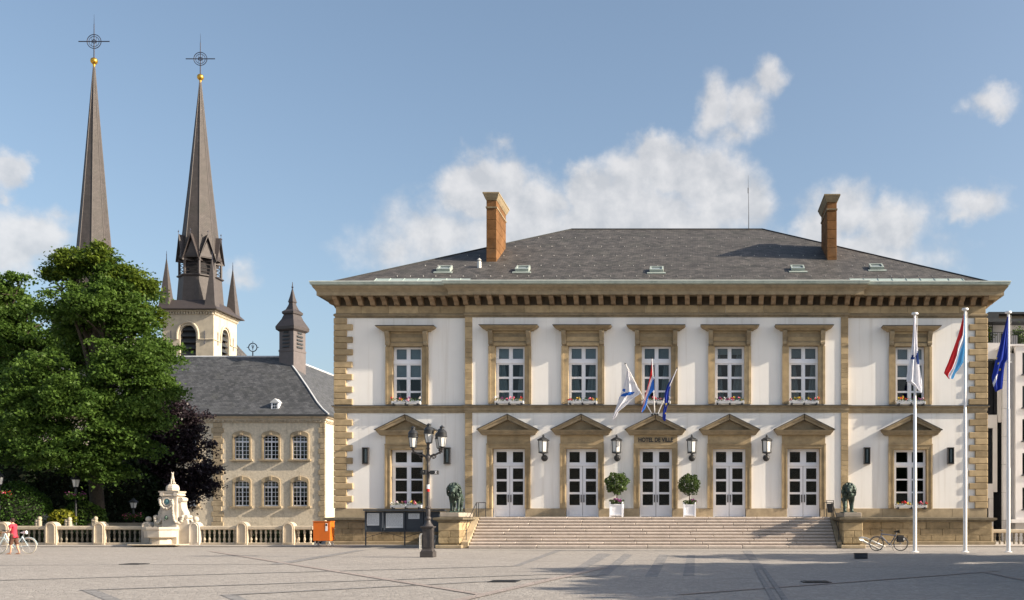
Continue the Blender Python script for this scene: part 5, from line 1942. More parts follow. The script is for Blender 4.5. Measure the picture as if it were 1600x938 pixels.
x0, x1 = wx(1336, ky), wx(1356, ky)
t = thing('cable_box', ((x0 + x1) / 2, ky, 0), 'low dark metal box standing on the shaded paving in front of the right lion', 'box')
m = MB(); m.box(x0, x1, ky, ky + .34, .012, .225); m.build('case', M_BOARD, t, bevel=.012)
m = MB(); m.box(x0 + .29, x1 - .03, ky - .012, ky - .001, .05, .2); m.build('door', M_BOARD, t, bevel=.004)
m = MB(); m.box(x0 - .01, x1 + .01, ky - .01, ky + .35, .226, .24); m.build('lid', M_LAMPIRON, t)

# ------------------------------------------------------------------ stone balustrades
BY = 60.9
bal_prof = [(.075, 0), (.075, .05), (.045, .07), (.07, .16), (.08, .23), (.06, .32), (.032, .41), (.055, .45), (.055, .49), (.032, .53), (.06, .62), (.075, .70), (.065, .78), (.045, .83), (.07, .86), (.07, .90)]


def bal_mesh(h, mt, key):
    if key not in CACHE:
        m = MB(); m.lathe([(r, z * h / .9) for r, z in bal_prof], (0, 0, 0), 8)
        CACHE[key] = m.mesh('baluster', mt, (0, 0, 0), 50)[0]
    return CACHE[key]


def balustrade(label, bays, posts, Y, y_rail, y_bot, mt, pitch=.272, ends=None, kb=.1):
    z0, zr0, zr1 = wz(y_bot[0], Y), wz(y_rail[0], Y), wz(y_rail[1], Y)
    xs = [p for b in bays for p in b]
    t = thing('balustrade', (wx(sum(xs) / len(xs), Y), Y, kb), label, 'balustrade')
    for (a, b) in bays:
        xa, xb = wx(a, Y), wx(b, Y)
        m = MB(); m.box(xa, xb, Y - .16, Y + .16, kb, z0); m.build('base', M_CREAM, t, bevel=.015)
        m = MB(); m.prism([(Y - .14, zr0), (Y + .14, zr0), (Y + .18, zr0 + .05), (Y + .18, zr1 - .03), (Y + .13, zr1), (Y - .13, zr1), (Y - .18, zr1 - .03), (Y - .18, zr0 + .05)], 'x', xa, xb); m.build('rail', M_CREAM, t)
        n = int((xb - xa) / pitch)
        for i in range(n):
            put('baluster', bal_mesh(zr0 - z0, mt, ('bal', mt.name, round(zr0 - z0, 2))), t, (xa + (xb - xa) * (i + .5) / n, Y, z0), rot=(0, 0, RND.uniform(0, 6)))
    for (a, b) in posts:
        xa, xb = wx(a, Y), wx(b, Y)
        r = (xb - xa) / 2; xc = (xa + xb) / 2; zt = wz(815.5, Y)
        arch = [(xa, kb), (xb, kb)] + [(xc + r * math.cos(math.pi * k / 12), zt - r + r * math.sin(math.pi * k / 12)) for k in range(13)]
        m = MB(); m.prism(arch, 'y', Y - .26, Y + .26)
        p_ = m.build('post', M_CREAM, t)
        r2 = r * .66
        inner = [(xc - r2, kb + .14), (xc + r2, kb + .14)] + [(xc + r2 * math.cos(math.pi * k / 12), zt - r + r2 * math.sin(math.pi * k / 12)) for k in range(13)]
        outer = [(xc - r2 * 1.18, kb + .08), (xc + r2 * 1.18, kb + .08)] + [(xc + r2 * 1.18 * math.cos(math.pi * k / 12), zt - r + r2 * 1.18 * math.sin(math.pi * k / 12)) for k in range(13)]
        m = MB(); n = len(inner)
        vs = [(x, Y - .262, z) for x, z in inner] + [(x, Y - .31, z) for x, z in inner] + [(x, Y - .31, z) for x, z in outer] + [(x, Y - .262, z) for x, z in outer]
        fs = []
        for i in range(n):
            j = (i + 1) % n
            fs += [(i, j, n + j, n + i), (n + i, n + j, 2 * n + j, 2 * n + i), (2 * n + i, 2 * n + j, 3 * n + j, 3 * n + i)]
        m.add(vs, fs); m.build('panel_moulding', M_CREAM, p_)
    return t


yr, yb3 = (828, 822), (848, 853)
balustrade('stone balustrade with arched posts left of the fountain, behind the woman', [(-60, -2), (17, 74), (92, 149), (167, 223)], [(-2, 17), (74, 92), (149, 167)], BY, yr, yb3, M_CREAM2)
balustrade('stone balustrade with arched posts between the fountain and the orange cart', [(316, 370), (389, 442), (462, 490)], [(371, 389), (443, 462)], BY, yr, yb3, M_CREAM)
t = balustrade('short stone balustrade with dark balusters right of the town hall', [(1551, 1640)], [], 62.6, (833, 827.5), (851, 855), M_CREAM2, kb=.05)
xa, xb = wx(1544, 62.6), wx(1551, 62.6)
m = MB(); m.prism([(xa, .05), (xb, .05), (xb, wz(827, 62.6)), (xb - .02, wz(823, 62.6)), (xa + .1, wz(821.5, 62.6)), (xa, wz(825, 62.6))], 'y', 62.4, 62.8); m.build('post', M_CREAM, t)

# ------------------------------------------------------------------ fountain
FYc = 60.9
def FX(px): return wx(px, FYc)
def FZ(py): return wz(py, FYc)


fo = thing('fountain', (FX(270), FYc, .1), 'white stone wall fountain with garlands, basin and an animal statue on top', 'fountain')
fc = FX(270.5)
half = [(298.5, 851), (298.5, 836), (297, 815), (294.5, 809), (291, 806), (291, 801), (288, 796), (286.5, 788), (287, 782), (285, 778), (281, 776)]
pr = [(FX(a), FZ(b)) for a, b in half]
pr = pr + [(2 * fc - x, z) for x, z in reversed(pr)]
m = MB(); m.prism(pr, 'y', FYc - .25, FYc + .45); fb_ = m.build('back_wall', M_MARBLE, fo, bevel=.03)
m = MB(); m.box(FX(259), FX(282.5), FYc - .45, FYc - .24, .1, FZ(776)); m.build('pilaster', M_MARBLE, fo, bevel=.02)
m = MB()
m.sweep([(FX(258), FYc + .4), (FX(258), FYc - .45), (FX(283), FYc - .45), (FX(283), FYc + .4)], [(-.4, FZ(776) + .002), (0, FZ(776) + .002), (.09, FZ(774.5)), (.02, FZ(772)), (.10, FZ(770)), (.12, FZ(768)), (-.4, FZ(767.5))]); m.build('cornice', M_MARBLE, fo)
for sd in (-1, 1):
    m = MB(); m.tube([(fc + sd * .40, FYc - .55, FZ(773)), (fc + sd * .40, FYc + .1, FZ(773))], .12, 12); m.build('scroll', M_MARBLE, fo, 40)
    m = MB(); m.tube([(fc + sd * .60, FYc - .32, FZ(781)), (fc + sd * .60, FYc + .3, FZ(781))], .14, 12); m.build('volute', M_MARBLE, fo, 40)
    m = MB(); m.tube([(fc + sd * .90, FYc - .30, FZ(808)), (fc + sd * .90, FYc + .3, FZ(808))], .12, 12); m.build('volute', M_MARBLE, fo, 40)
m = MB()
m.lathe([(.36, FZ(767)), (.37, FZ(763)), (.33, FZ(759.5)), (.22, FZ(757)), (.0, FZ(756.6))], (FX(270.5), FYc - .05, 0), 8, math.pi / 8); m.build('pedestal', M_MARBLE, fo)
# medallion
mz = FZ(784.5); mx_ = FX(267)
m = MB(); m.ring((mx_, FYc - .47, mz), .22, .05, 20, 6); md = m.build('medallion_frame', M_MARBLE, fo, 60)
m = MB(); m.prism([(mx_ + .2 * math.cos(2 * math.pi * k / 18), mz + .2 * math.sin(2 * math.pi * k / 18)) for k in range(18)], 'y', FYc - .475, FYc - .44); m.ball((mx_, FYc - .48, mz), (.09, .04, .12), 10, 7); m.build('medallion', mat('green_medallion', (.10, .22, .24), .5, .25, 10), fo)


def garland(pts, r):
    m = MB(); P_ = [Vector(p) for p in pts]
    # Catmull sampling
    out = []
    for i in range(len(P_) - 1):
        a, b, c, d = P_[max(i - 1, 0)], P_[i], P_[i + 1], P_[min(i + 2, len(P_) - 1)]
        for k in range(6):
            t_ = k / 6
            out.append(.5 * ((2 * b) + (c - a) * t_ + (2 * a - 5 * b + 4 * c - d) * t_ ** 2 + (3 * b - a - 3 * c + d) * t_ ** 3))
    for p in out:
        m.ball(tuple(p + Vector((RND.uniform(-.02, .02), RND.uniform(-.02, .02), RND.uniform(-.02, .02)))), r * RND.uniform(.75, 1.15), 7, 5)
    m.tube([p for p in out], r * .75, 6)
    m.build('garland', M_MARBLE, fo, 50)


yg = FYc - .5
garland([(FX(257), yg, FZ(782)), (FX(258.5), yg, FZ(789)), (FX(263), yg, FZ(794)), (FX(270), yg, FZ(794)), (FX(275), yg, FZ(788)), (FX(276), yg, FZ(781))], .075)
garland([(FX(257.5), FYc - .32, FZ(801)), (FX(257), FYc - .34, FZ(811)), (FX(252.5), FYc - .34, FZ(817)), (FX(248.5), FYc - .34, FZ(815)), (FX(246), FYc - .32, FZ(807))], .085)
garland([(FX(276.5), yg, FZ(784)), (FX(277), yg, FZ(800)), (FX(278.5), yg, FZ(813)), (FX(283), FYc - .4, FZ(817)), (FX(288), FYc - .34, FZ(814)), (FX(290), FYc - .32, FZ(806))], .085)
# spout
m = MB(); m.ball((FX(266.5), yg, FZ(809)), (.1, .1, .13), 10, 7); m.tube([(FX(266.5), yg, FZ(811)), (FX(266.5), yg - .2, FZ(813))], .03, 6); m.build('spout', M_BRONZE, fo, 50)
# basin
bx_, byc = FX(264), FYc - .95
m = MB(); R8 = .93
m.lathe([(R8 * .62, .1), (R8 * .62, FZ(845)), (R8 * .55, FZ(841)), (R8 * .92, FZ(839)), (R8 * .97, FZ(829)), (R8 * 1.05, FZ(827)), (R8 * 1.06, FZ(823.5)), (R8 * .88, FZ(823.5)), (R8 * .84, FZ(828))], (bx_, byc, 0), 8, math.pi / 8); m.build('basin', M_MARBLE, fo)
m = MB(); m.lathe([(.0, FZ(826.8)), (R8 * .86, FZ(826.7))], (bx_, byc, 0), 8, math.pi / 8, close=False); m.build('water', mat('basin_water', (.03, .05, .05), .05, .1, spec=.6), fo)
m = MB(); m.box(FX(226), FX(300), FYc - 1.9, FYc + .3, .1, .16); m.build('step', M_CREAM, fo, bevel=.02)
# flanking piers with balls
for (a, b, bpx) in ((225, 239.5, 233.5), (297.5, 315, 308)):
    xa, xb = FX(a), FX(b); r = (xb - xa) / 2; xc = (xa + xb) / 2; zt = FZ(815.5)
    arch = [(xa, .1), (xb, .1)] + [(xc + r * math.cos(math.pi * k / 12), zt - r + r * math.sin(math.pi * k / 12)) for k in range(13)]
    m = MB(); m.prism(arch, 'y', FYc - .3, FYc + .26); p_ = m.build('pier', M_MARBLE, fo)
    m = MB(); r2 = r * .68
    m.tube([(xc - r2, FYc - .31, .25)] + [(xc - r2 * math.cos(math.pi * k / 12), FYc - .31, zt - r + r2 * math.sin(math.pi * k / 12)) for k in range(13)] + [(xc + r2, FYc - .31, .25)], .035, 5); m.build('pier_moulding', M_MARBLE, p_, 60)
    m = MB(); m.ball((xc, FYc, zt + .15), .17, 14, 9); m.lathe([(.1, zt - .02), (.07, zt + .02)], (xc, FYc, 0), 10); m.build('ball_finial', M_MARBLE, p_, 60)
# sitting animal
V = [(0, .06, .10, (.12, .13)), (0, 0, .24, (.105, .11)), (0, -.05, .40, (.085, .09)), (0, -.06, .52, (.055, .06)), (0, -.07, .60, (.07, .07)), (0, -.14, .60, (.04, .04)), (0, -.19, .585, (.028, .026)),
     (.05, -.07, .68, .022), (.055, -.07, .73, .012), (-.05, -.07, .68, .022), (-.055, -.07, .73, .012),
     (.06, -.08, .30, .045), (.06, -.10, .14, .034), (.06, -.13, .02, .036), (-.06, -.08, .30, .045), (-.06, -.10, .14, .034), (-.06, -.13, .02, .036),
     (.12, .02, .08, .06), (.13, -.10, .03, .04), (-.12, .02, .08, .06), (-.13, -.10, .03, .04), (0, .2, .05, .03), (.1, .26, .04, .022)]
E = [(0, 1), (1, 2), (2, 3), (3, 4), (4, 5), (5, 6), (4, 7), (7, 8), (4, 9), (9, 10), (2, 11), (11, 12), (12, 13), (2, 14), (14, 15), (15, 16), (0, 17), (17, 18), (0, 19), (19, 20), (0, 21), (21, 22)]
put('animal_statue', skin('animal_statue', V, E, M_MARBLE, 2, root=1), fo, (FX(270.5), FYc - .05, FZ(757.2)), rot=(0, 0, .35), scale=(1, 1, 1.02))

# ------------------------------------------------------------------ old college building left of the town hall
M_ROUGHCAST = mat('beige_roughcast', (.67, .59, .46), .95, .2, 5, .9, 7, dirt=(.34, .285, .2), dscale=(1.6, 1.6, .8), damt=.5, spec=.1)
AY = 98.0
def AX(px): return wx(px, AY)
def AZ(py): return wz(py, AY)


ax1, ax0 = AX(507), -92.0
az1 = AZ(653)
coll = thing('college_building', ((ax0 + ax1) / 2, AY, 0), 'beige roughcast old building with steep slate roof and slate turret behind the balustrade', 'building')
awin = []
for cx in (378, 423.5, 468.5):
    awin += [(cx, 718, 681), (cx, 791, 752)]
for cx in (286, 330 - 95 + 60):
    pass
awin += [(296, 718, 681), (296, 791, 752), (245, 718, 681), (245, 791, 752)]
hw_a = 11.8 * AY / F
m = MB(); m.sheet(ax0, ax1, -.2, az1, AY, AY + .4, [(AX(c) - hw_a, AX(c) + hw_a, AZ(b), AZ(t_ - 1)) for c, b, t_ in awin]); m.build('wall', M_ROUGHCAST, coll)
m = MB(); m.box(ax1 - .4, ax1, AY + .4, AY + 34, -.2, az1); m.build('wall', mat('cream_side_wall', (.53, .47, .37), .9, .1, 2, .2, 20), coll)
m = MB(); m.box(ax0, ax1 - .4, AY + 2.2, AY + 2.4, -.2, az1 - .1); m.build('interior', M_DARK, coll)
m = MB(); m.sweep([(ax0, AY), (ax1, AY), (ax1, AY + 34)], [(-.2, az1 - .45), (.08, az1 - .45), (.1, az1 - .3), (.22, az1 - .26), (.24, az1 - .05), (.42, az1), (.48, az1 + .12), (-.2, az1 + .12)]); m.build('cornice', M_CREAM, coll)
m = MB()
x = ax0
dm_ = MB(); dm_.cbox(0, 0, 0, .16, .14, .14); dme, _ = dm_.mesh('dentil', M_CREAM, (0, 0, 0))
x = AX(268)
while x < ax1:
    put('dentil', dme, coll, (x, AY - .17, az1 - .335)); x += .42
y = AY + .3
while y < AY + 6:
    put('dentil', dme, coll, (ax1 + .17, y, az1 - .335)); y += .42
m = MB(); m.sweep([(ax0, AY), (ax1, AY), (ax1, AY + 34)], [(.3, az1 + .125), (.62, az1 + .125), (.62, az1 + .26), (.3, az1 + .26)]); m.build('gutter', M_LEAD, coll)
for (pa, pb) in ((332, 348), (499, 507.5)):
    n = 22
    for i in range(n):
        z0 = az1 - .46 - (i + 1) * .5
        w = .09 if i % 2 else -.07
        if z0 < -.2: break
        stone('quoin', coll, AX(pa) - w, AX(pb) + (w if pa < 400 else .05), AY - .09, AY + .1, z0 + .012, z0 + .49, M_STONE_L, .03)
# windows with arched heads
for (c, b, t_) in awin:
    x = AX(c); z0, z1 = AZ(b), AZ(t_ - 1)
    hw = hw_a; yf = AY + .16; rise = .22
    cols = [(-hw + .07, -hw * .52), (-hw * .46, -.045), (.045, hw * .46), (hw * .52, hw - .07)]
    zt_ = z1 - .62
    rows = [(z0 + .08 + (zt_ - z0 - .16) * k / 4 + .025, z0 + .08 + (zt_ - z0 - .16) * (k + 1) / 4 - .025) for k in range(4)]
    rows += [(zt_ + .07, zt_ + .27), (zt_ + .31, z1 - .12)]
    m = MB(); m.sheet(x - hw, x + hw, z0, z1, yf, yf + .06, [(x + a, x + e, p, q) for a, e in cols for p, q in rows])
    m.box(x - hw, x + hw, yf - .05, yf - .002, zt_ - .03, zt_ + .04); m.box(x - .045, x + .045, yf - .04, yf - .002, z0, zt_ - .031)
    w = m.build('window', M_WHITE, coll)
    for a, e in cols:
        for p, q in rows: pane(w, x + a, x + e, p, q, yf + .03)
    bl = c > 450
    if bl or RND.random() < .4:
        m = MB(); m.box(x - hw + .05, x + hw - .05, yf + .1, yf + .12, (z0 + .9 if b > 750 else z0 + .3) if bl else zt_, z1); m.build('blind', mat('warm_blind', (.34, .31, .24), .9, .05) if 'warm_blind' not in bpy.data.materials else bpy.data.materials['warm_blind'], w)
    # surround: jambs, sill, segmental head
    for sd in (-1, 1):
        a, e = sorted((x + sd * hw, x + sd * (hw + .17)))
        m = MB(); m.box(a, e, AY - .10, AY + .2, z0 - .02, z1 - .02); m.build('jamb', M_STONE_L, w)
    out = [(x + (hw + .17) * math.cos(math.pi * k / 10), z1 - .02 + (.40 if k not in (5,) else .46) * math.sin(math.pi * k / 10)) for k in range(11)]
    inn = [(x - hw + 2 * hw * k / 10, z1 - .02 - .0 + .001 - (0 if 0 < k < 10 else .0) - .22 * (abs(k - 5) / 5) ** 2) for k in range(11)]
    m = MB(); m.prism(out + inn, 'y', AY - .12, AY + .13); m.build('arched_head', M_STONE_L, w)
    m = MB(); m.box(x - .12, x + .12, AY - .18, AY - .121, z1 + .02, z1 + .42); m.build('keystone', M_STONE_L, w)
    m = MB(); m.box(x - hw - .36, x + hw + .36, AY - .26, AY + .2, z0 - .16, z0 - .021); m.build('sill', M_STONE_L, w)
# steep roof with flared eaves; the hip corner stands at the right
prof = [(-.62, az1 + .27), (.25, az1 + .85), (1.1, az1 + 1.6), (2.6, az1 + 3.25), (4.2, az1 + 4.9), (6.2, az1 + 6.8)]
faces = []
for (o0, z0), (o1, z1) in zip(prof, prof[1:]):
    faces.append((((ax0, AY + o0, z0), (ax1 - o0, AY + o0, z0), (ax1 - o1, AY + o1, z1), (ax0, AY + o1, z1)), (1, 0, 0)))
    faces.append((((ax1 - o0, AY + o0, z0), (ax1 - o0, AY + 34, z0), (ax1 - o1, AY + 34, z1), (ax1 - o1, AY + o1, z1)), (0, 1, 0)))
    faces.append((((ax1 - 12.4 + o0, AY + 34, z0), (ax1 - 12.4 + o0, AY + 12.4 - o0, z0), (ax1 - 12.4 + o1, AY + 12.4 - o1, z1), (ax1 - 12.4 + o1, AY + 34, z1)), (0, -1, 0)))
    faces.append((((ax1 - 12.4 + o0, AY + 12.4 - o0, z0), (ax0, AY + 12.4 - o0, z0), (ax0, AY + 12.4 - o1, z1), (ax1 - 12.4 + o1, AY + 12.4 - o1, z1)), (-1, 0, 0)))
arf = roof_mesh('roof', faces, M_SLATE2, coll)
M_ZINC = mat('pale_zinc', (.5, .52, .54), .5, .1, 3, spec=.4)
m = MB()
m.tube([(ax1 - o, AY + o, z + .03) for o, z in prof], .085, 5); m.build('hip_flashing', M_ZINC, arf)
oR, zR = prof[-1]
m = MB(); m.tube([(ax0, AY + oR, zR + .03), (ax1 - oR, AY + oR, zR + .03), (ax1 - oR, AY + 34, zR + .03)], .1, 5); m.build('ridge_flashing', M_ZINC, arf)
# little dormer
dx, dyv = AX(427.5), AY + .35
dz0, dz1 = AZ(643.5), AZ(629)
dyv = AY + .3
m = MB(); m.box(dx - .36, dx + .36, dyv, dyv + 1.6, dz0, dz1); dm = m.build('dormer', M_WHITE, coll)
m = MB()
for k in range(3):
    for j in (-1, 1):
        m = MB(); m.box(dx + j * .11 - .08, dx + j * .11 + .08, dyv - .015, dyv - .001, dz0 + .1 + k * .26, dz0 + .3 + k * .26); m.build('pane', mat('dark_pane', (.02, .025, .03), .1, .1, spec=.6) if 'dark_pane' not in bpy.data.materials else bpy.data.materials['dark_pane'], dm)
m = MB(); m.prism([(dx - .46, dz1), (dx + .46, dz1), (dx, dz1 + .42)], 'y', dyv - .08, dyv + 2.2); m.build('dormer_roof', M_ZINC, dm)
# turret on the ridge
TX, TY = wx(457, AY + oR - .1), AY + oR - .1
M_TUR = mat('turret_slate', (.12, .105, .105), .6, .15, 3, .2, 12, spec=.4)
M_TURD = mat('turret_lead', (.055, .047, .047), .5, .15, 3, spec=.4)
M_TURL = mat('turret_pale_slate', (.40, .37, .35), .7, .12, 3, .2, 12)
ts = TY / F
def TZ(py): return wz(py, TY)


tb = 19.5 * ts   # half width on the diagonal
m = MB(); m.lathe([(tb, TZ(590)), (tb, TZ(552)), (tb * 1.04, TZ(551)), (tb * 1.04, TZ(548.5)), (tb * .98, TZ(548)), (tb * .98, TZ(514.5))], (TX, TY, 0), 4, math.pi / 4 - .33)
tur = m.build('turret', M_TUR, coll)
m = MB(); m.lathe([(tb * 1.0, TZ(520)), (tb * 1.25, TZ(517)), (tb * 1.28, TZ(512.5)), (tb * 1.12, TZ(508)), (tb * .82, TZ(500)), (tb * .66, TZ(493)), (tb * .78, TZ(491.5)), (tb * .80, TZ(488.5)), (tb * .5, TZ(484.5)), (tb * .3, TZ(477)), (tb * .27, TZ(474)), (tb * .34, TZ(472.5)), (tb * .2, TZ(464)), (tb * .05, TZ(452)), (tb * .02, TZ(441))], (TX, TY, 0), 4, math.pi / 4 - .33)
m.build('turret_cap', M_TURD, tur)
m = MB(); m.ball((TX, TY, TZ(449)), .11, 8, 6); m.ball((TX, TY, TZ(453.5)), .09, 8, 6); m.build('finial', M_CROSS, tur, 60)
a4 = math.pi / 4 - .33 - math.pi
fnv = Vector((math.cos(a4 + math.pi / 4), math.sin(a4 + math.pi / 4), 0)); fnv = Vector((math.sin(-.33), -math.cos(.33), 0))
side = Vector((math.cos(.33), math.sin(-.33), 0))
apo = tb * .98 * math.cos(math.pi / 4)
for nrm, sdv in ((fnv, side), (side, -fnv)):
    c = Vector((TX, TY, 0)) + nrm * (apo + .01)
    for k in range(5):
        zc_ = TZ(546) + .24 + k * .36
        hwv = .42 if k < 4 else .30
        m = MB(); q = [c + sdv * a + nrm * o + Vector((0, 0, z)) for a, o, z in ((-hwv, .02, zc_), (hwv, .02, zc_), (hwv, .10, zc_ - .16), (-hwv, .10, zc_ - .16), (-hwv, .0, zc_ - .04), (hwv, .0, zc_ - .04), (hwv, .08, zc_ - .2), (-hwv, .08, zc_ - .2))]
        m.add(q, [(0, 1, 2, 3), (7, 6, 5, 4), (0, 3, 7, 4), (1, 5, 6, 2), (0, 4, 5, 1), (3, 2, 6, 7)]); m.build('louvre', M_LEAD, tur)
# ring emblem on the ridge
ex, ey, ez = AX(395) * (AY + oR) / AY, AY + oR, wz(543, AY + oR)
m = MB(); m.ring((ex, ey, ez), .42, .05, 24, 5); m.tube([(ex, ey, zR), (ex, ey, ez - .42)], .06, 6); m.tube([(ex - .12, ey, ez + .2), (ex, ey, ez - .2), (ex + .12, ey, ez + .2)], .035, 4); m.tube([(ex, ey, ez - .3), (ex, ey, ez + .3)], .03, 4)
for a in (0, 90, 180): m.tube([(ex + .42 * math.cos(math.radians(a)), ey, ez + .42 * math.sin(math.radians(a))), (ex + .62 * math.cos(math.radians(a)), ey, ez + .62 * math.sin(math.radians(a)))], .03, 4)
m.build('ridge_emblem', M_CROSS, coll, 60)

# ------------------------------------------------------------------ church towers with needle spires
M_TOWER = mat('pale_tower_stone', (.50, .45, .36), .9, .16, 1.2, .2, 12, dirt=(.22, .2, .16), dscale=(.6, .6, .25), damt=.5, spec=.1)
CX, CY = -64.9, 133.25
hwT = 3.25
ZE = 28.1


def church_tower(CX, CY, ZE, z1, z2, z3, label):
    t = thing('church_tower', (CX, CY, 0), label, 'church tower', 'twin church towers')
    dz = ZE - 28.1
    # stone storey: four walls with pointed belfry windows
    ww, wz0, wz1 = 1.02, 21.5 + dz, 26.3 + dz
    def arch_pts(n=8):
        r = ww * 1.35
        pts = []
        h = ww * 1.3
        for k in range(n + 1):
            u = k / n
            pts.append((ww * math.cos(u * math.pi / 2) ** .9 if u < 1 else 0, h * math.sin(u * math.pi / 2)))
        return pts
    ap = arch_pts()
    for q in range(4):
        ang = q * math.pi / 2
        ca, sa = math.cos(ang), math.sin(ang)
        def L(u, d, z): return (CX + ca * u + sa * (hwT - d), CY + sa * u - ca * (hwT - d), z)
        zs = wz1 - ww * 1.3
        m = MB()
        # wall face round the arch
        prof_in = [(-ww, wz0), (-ww, zs)] + [(-x, zs + z) for x, z in ap[1:-1]] + [(0, wz1)] + [(x, zs + z) for x, z in reversed(ap[1:-1])] + [(ww, zs), (ww, wz0)]
        B = []
        for (u, z) in prof_in:
            B.append((u, z))
        outer = []
        for i, (u, z) in enumerate(B):
            if u < 0: outer.append((-hwT, z))
            elif u > 0: outer.append((hwT, z))
            else: outer.append((0, z))
        vs = [L(u, 0, z) for u, z in B] + [L(u, 0, z) for u, z in outer] + [L(u, .55, z) for u, z in B]
        n = len(B); fs = []
        for i in range(n - 1):
            if B[i][0] < 0 and B[i + 1][0] < 0 or B[i][0] > 0 and B[i + 1][0] > 0:
                fs.append((i, i + 1, n + i + 1, n + i))
            fs.append((i, i + 1, 2 * n + i + 1, 2 * n + i))
        mid = n // 2
        k0 = len(vs)
        vs += [L(-hwT, 0, ZE), L(hwT, 0, ZE), L(-hwT, 0, 0), L(hwT, 0, 0)]
        fs += [(mid - 1, mid, k0 + 0, n + mid - 1), (mid, mid + 1, n + mid + 1, k0 + 1), (mid, k0 + 1, k0 + 0)]
        fs += [(0, n, k0 + 2, k0 + 3, 2 * n - 1, n - 1)]
        m.add(vs, fs); wl_ = m.build('tower_wall', M_TOWER, t)
        # arch moulding
        pts = [L(-ww - .32, -.06, zs - .5), L(-ww - .32, -.06, zs)] + [L(-x * 1.31, -.06, zs + z * 1.27) for x, z in ap[1:-1]] + [L(0, -.06, zs + ww * 1.3 * 1.27)] + [L(x * 1.31, -.06, zs + z * 1.27) for x, z in reversed(ap[1:-1])] + [L(ww + .32, -.06, zs), L(ww + .32, -.06, zs - .5)]
        m = MB(); m.tube(pts, .15, 6); m.build('arch_moulding', M_TOWER, wl_, 50)
        for sgn in (-1, 1):
            m = MB(); m.tube([L(sgn * (ww + .4), -.04, zs - .5), L(sgn * hwT, -.04, zs - .5)], .08, 5); m.build('string_course', M_TOWER, wl_)
            m = MB(); m.tube([L(sgn * 2.15, -.05, zs - 1.1), L(sgn * 2.15, -.05, zs + .6)], .05, 4); m.build('wall_anchor', M_CROSS, wl_)
        for k in range(6):
            z = wz0 + .25 + k * .78
            w_ = ww if z < zs else ww * .75
            m = MB(); m.add([L(-w_, .15, z), L(w_, .15, z), L(w_, .5, z + .5), L(-w_, .5, z + .5), L(-w_, .15, z + .07), L(w_, .15, z + .07), L(w_, .5, z + .57), L(-w_, .5, z + .57)],
                            [(0, 3, 2, 1), (4, 5, 6, 7), (0, 1, 5, 4), (1, 2, 6, 5), (2, 3, 7, 6), (3, 0, 4, 7)]); m.build('louvre', M_LEAD, wl_)
        m = MB(); x = -hwT
        for k in range(19):
            u = -hwT + .1 + k * (2 * hwT - .2) / 18
            a, b, c_, d_ = L(u - .09, -.22, 0), L(u + .09, -.22, 0), L(u + .09, 0.02, 0), L(u - .09, .02, 0)
            m.add([(p[0], p[1], z) for z in (ZE - .42, ZE - .12) for p in (a, b, c_, d_)], [(0, 3, 2, 1), (4, 5, 6, 7), (0, 1, 5, 4), (1, 2, 6, 5), (2, 3, 7, 6), (3, 0, 4, 7)])
        props(m.build('dentil', M_TOWER, wl_), kind='stuff')
    m = MB(); m.box(CX - hwT + .6, CX + hwT - .6, CY - hwT + .6, CY + hwT - .6, 14, ZE); m.build('belfry_core', M_DARK, t)
    m = MB(); m.box(CX - hwT - .3, CX + hwT + .3, CY - hwT - .3, CY + hwT + .3, ZE - .11, ZE + .1); m.build('cornice', M_TOWER, t, bevel=.05)
    # skirt roof
    e = hwT + .75; r8 = 2.95
    m = MB(); m.box(CX - e, CX + e, CY - e, CY + e, ZE + .101, ZE + .2)
    m.frustum((CX, CY), e, e, ZE + .201, 2.75, 2.75, ZE + 1.5)
    m.build('skirt_roof', M_TURD, t)
    # octagonal belfry
    ro = math.pi / 8
    def octa(name, prof, mt, par=t):
        m = MB(); m.lathe(prof, (CX, CY, 0), 8, ro); return m.build(name, mt, par)
    M_SP = M_TUR_SP
    octa('drum', [(2.95, ZE + .9), (2.78, ZE + 1.6), (2.55, z1 - .1)], M_SP)
    octa('drum_ledge', [(2.6, z1 - .1), (2.8, z1 - .02), (2.8, z1 + .12), (2.5, z1 + .14)], M_TURD)
    octa('bell_chamber', [(1.75, z1 + .14), (1.75, z2 + .6)], M_DARK)
    ri = 2.62
    for k in range(8):
        a = ro + k * math.pi / 4
        p = (CX + 2.45 * math.cos(a), CY + 2.45 * math.sin(a))
        m = MB(); m.tube([(p[0], p[1], z1 + .1), (p[0], p[1], z2 + .7)], .17, 6); m.build('belfry_post', M_TURD, t)
        # gable between the posts
        b = a + math.pi / 8
        nv = Vector((math.cos(b), math.sin(b), 0)); sv = Vector((-math.sin(b), math.cos(b), 0))
        c0_ = Vector((CX, CY, 0))
        ap_ = 2.45 * math.cos(math.pi / 8)
        hwg = 2.5 * math.sin(math.pi / 8) + .12
        zb0, zpk = z2 - .25, z2 + 3.0
        f = ap_ + .42
        pk = c0_ + nv * f + Vector((0, 0, zpk)); bk = c0_ + nv * .9 + Vector((0, 0, zpk))
        l0 = c0_ + nv * f + sv * hwg + Vector((0, 0, zb0)); r0 = c0_ + nv * f - sv * hwg + Vector((0, 0, zb0))
        lb = c0_ + nv * .9 + sv * hwg + Vector((0, 0, zb0)); rb_ = c0_ + nv * .9 - sv * hwg + Vector((0, 0, zb0))
        dn = Vector((0, 0, -.14))
        m = MB(); m.add([l0, pk, bk, lb, l0 + dn, pk + dn * 2, bk + dn * 2, lb + dn], [(0, 1, 2, 3), (7, 6, 5, 4), (0, 4, 5, 1), (3, 2, 6, 7), (0, 3, 7, 4)])
        m.add([r0, pk, bk, rb_, r0 + dn, pk + dn * 2, bk + dn * 2, rb_ + dn], [(3, 2, 1, 0), (4, 5, 6, 7), (1, 5, 4, 0), (7, 6, 2, 3), (4, 7, 3, 0)])
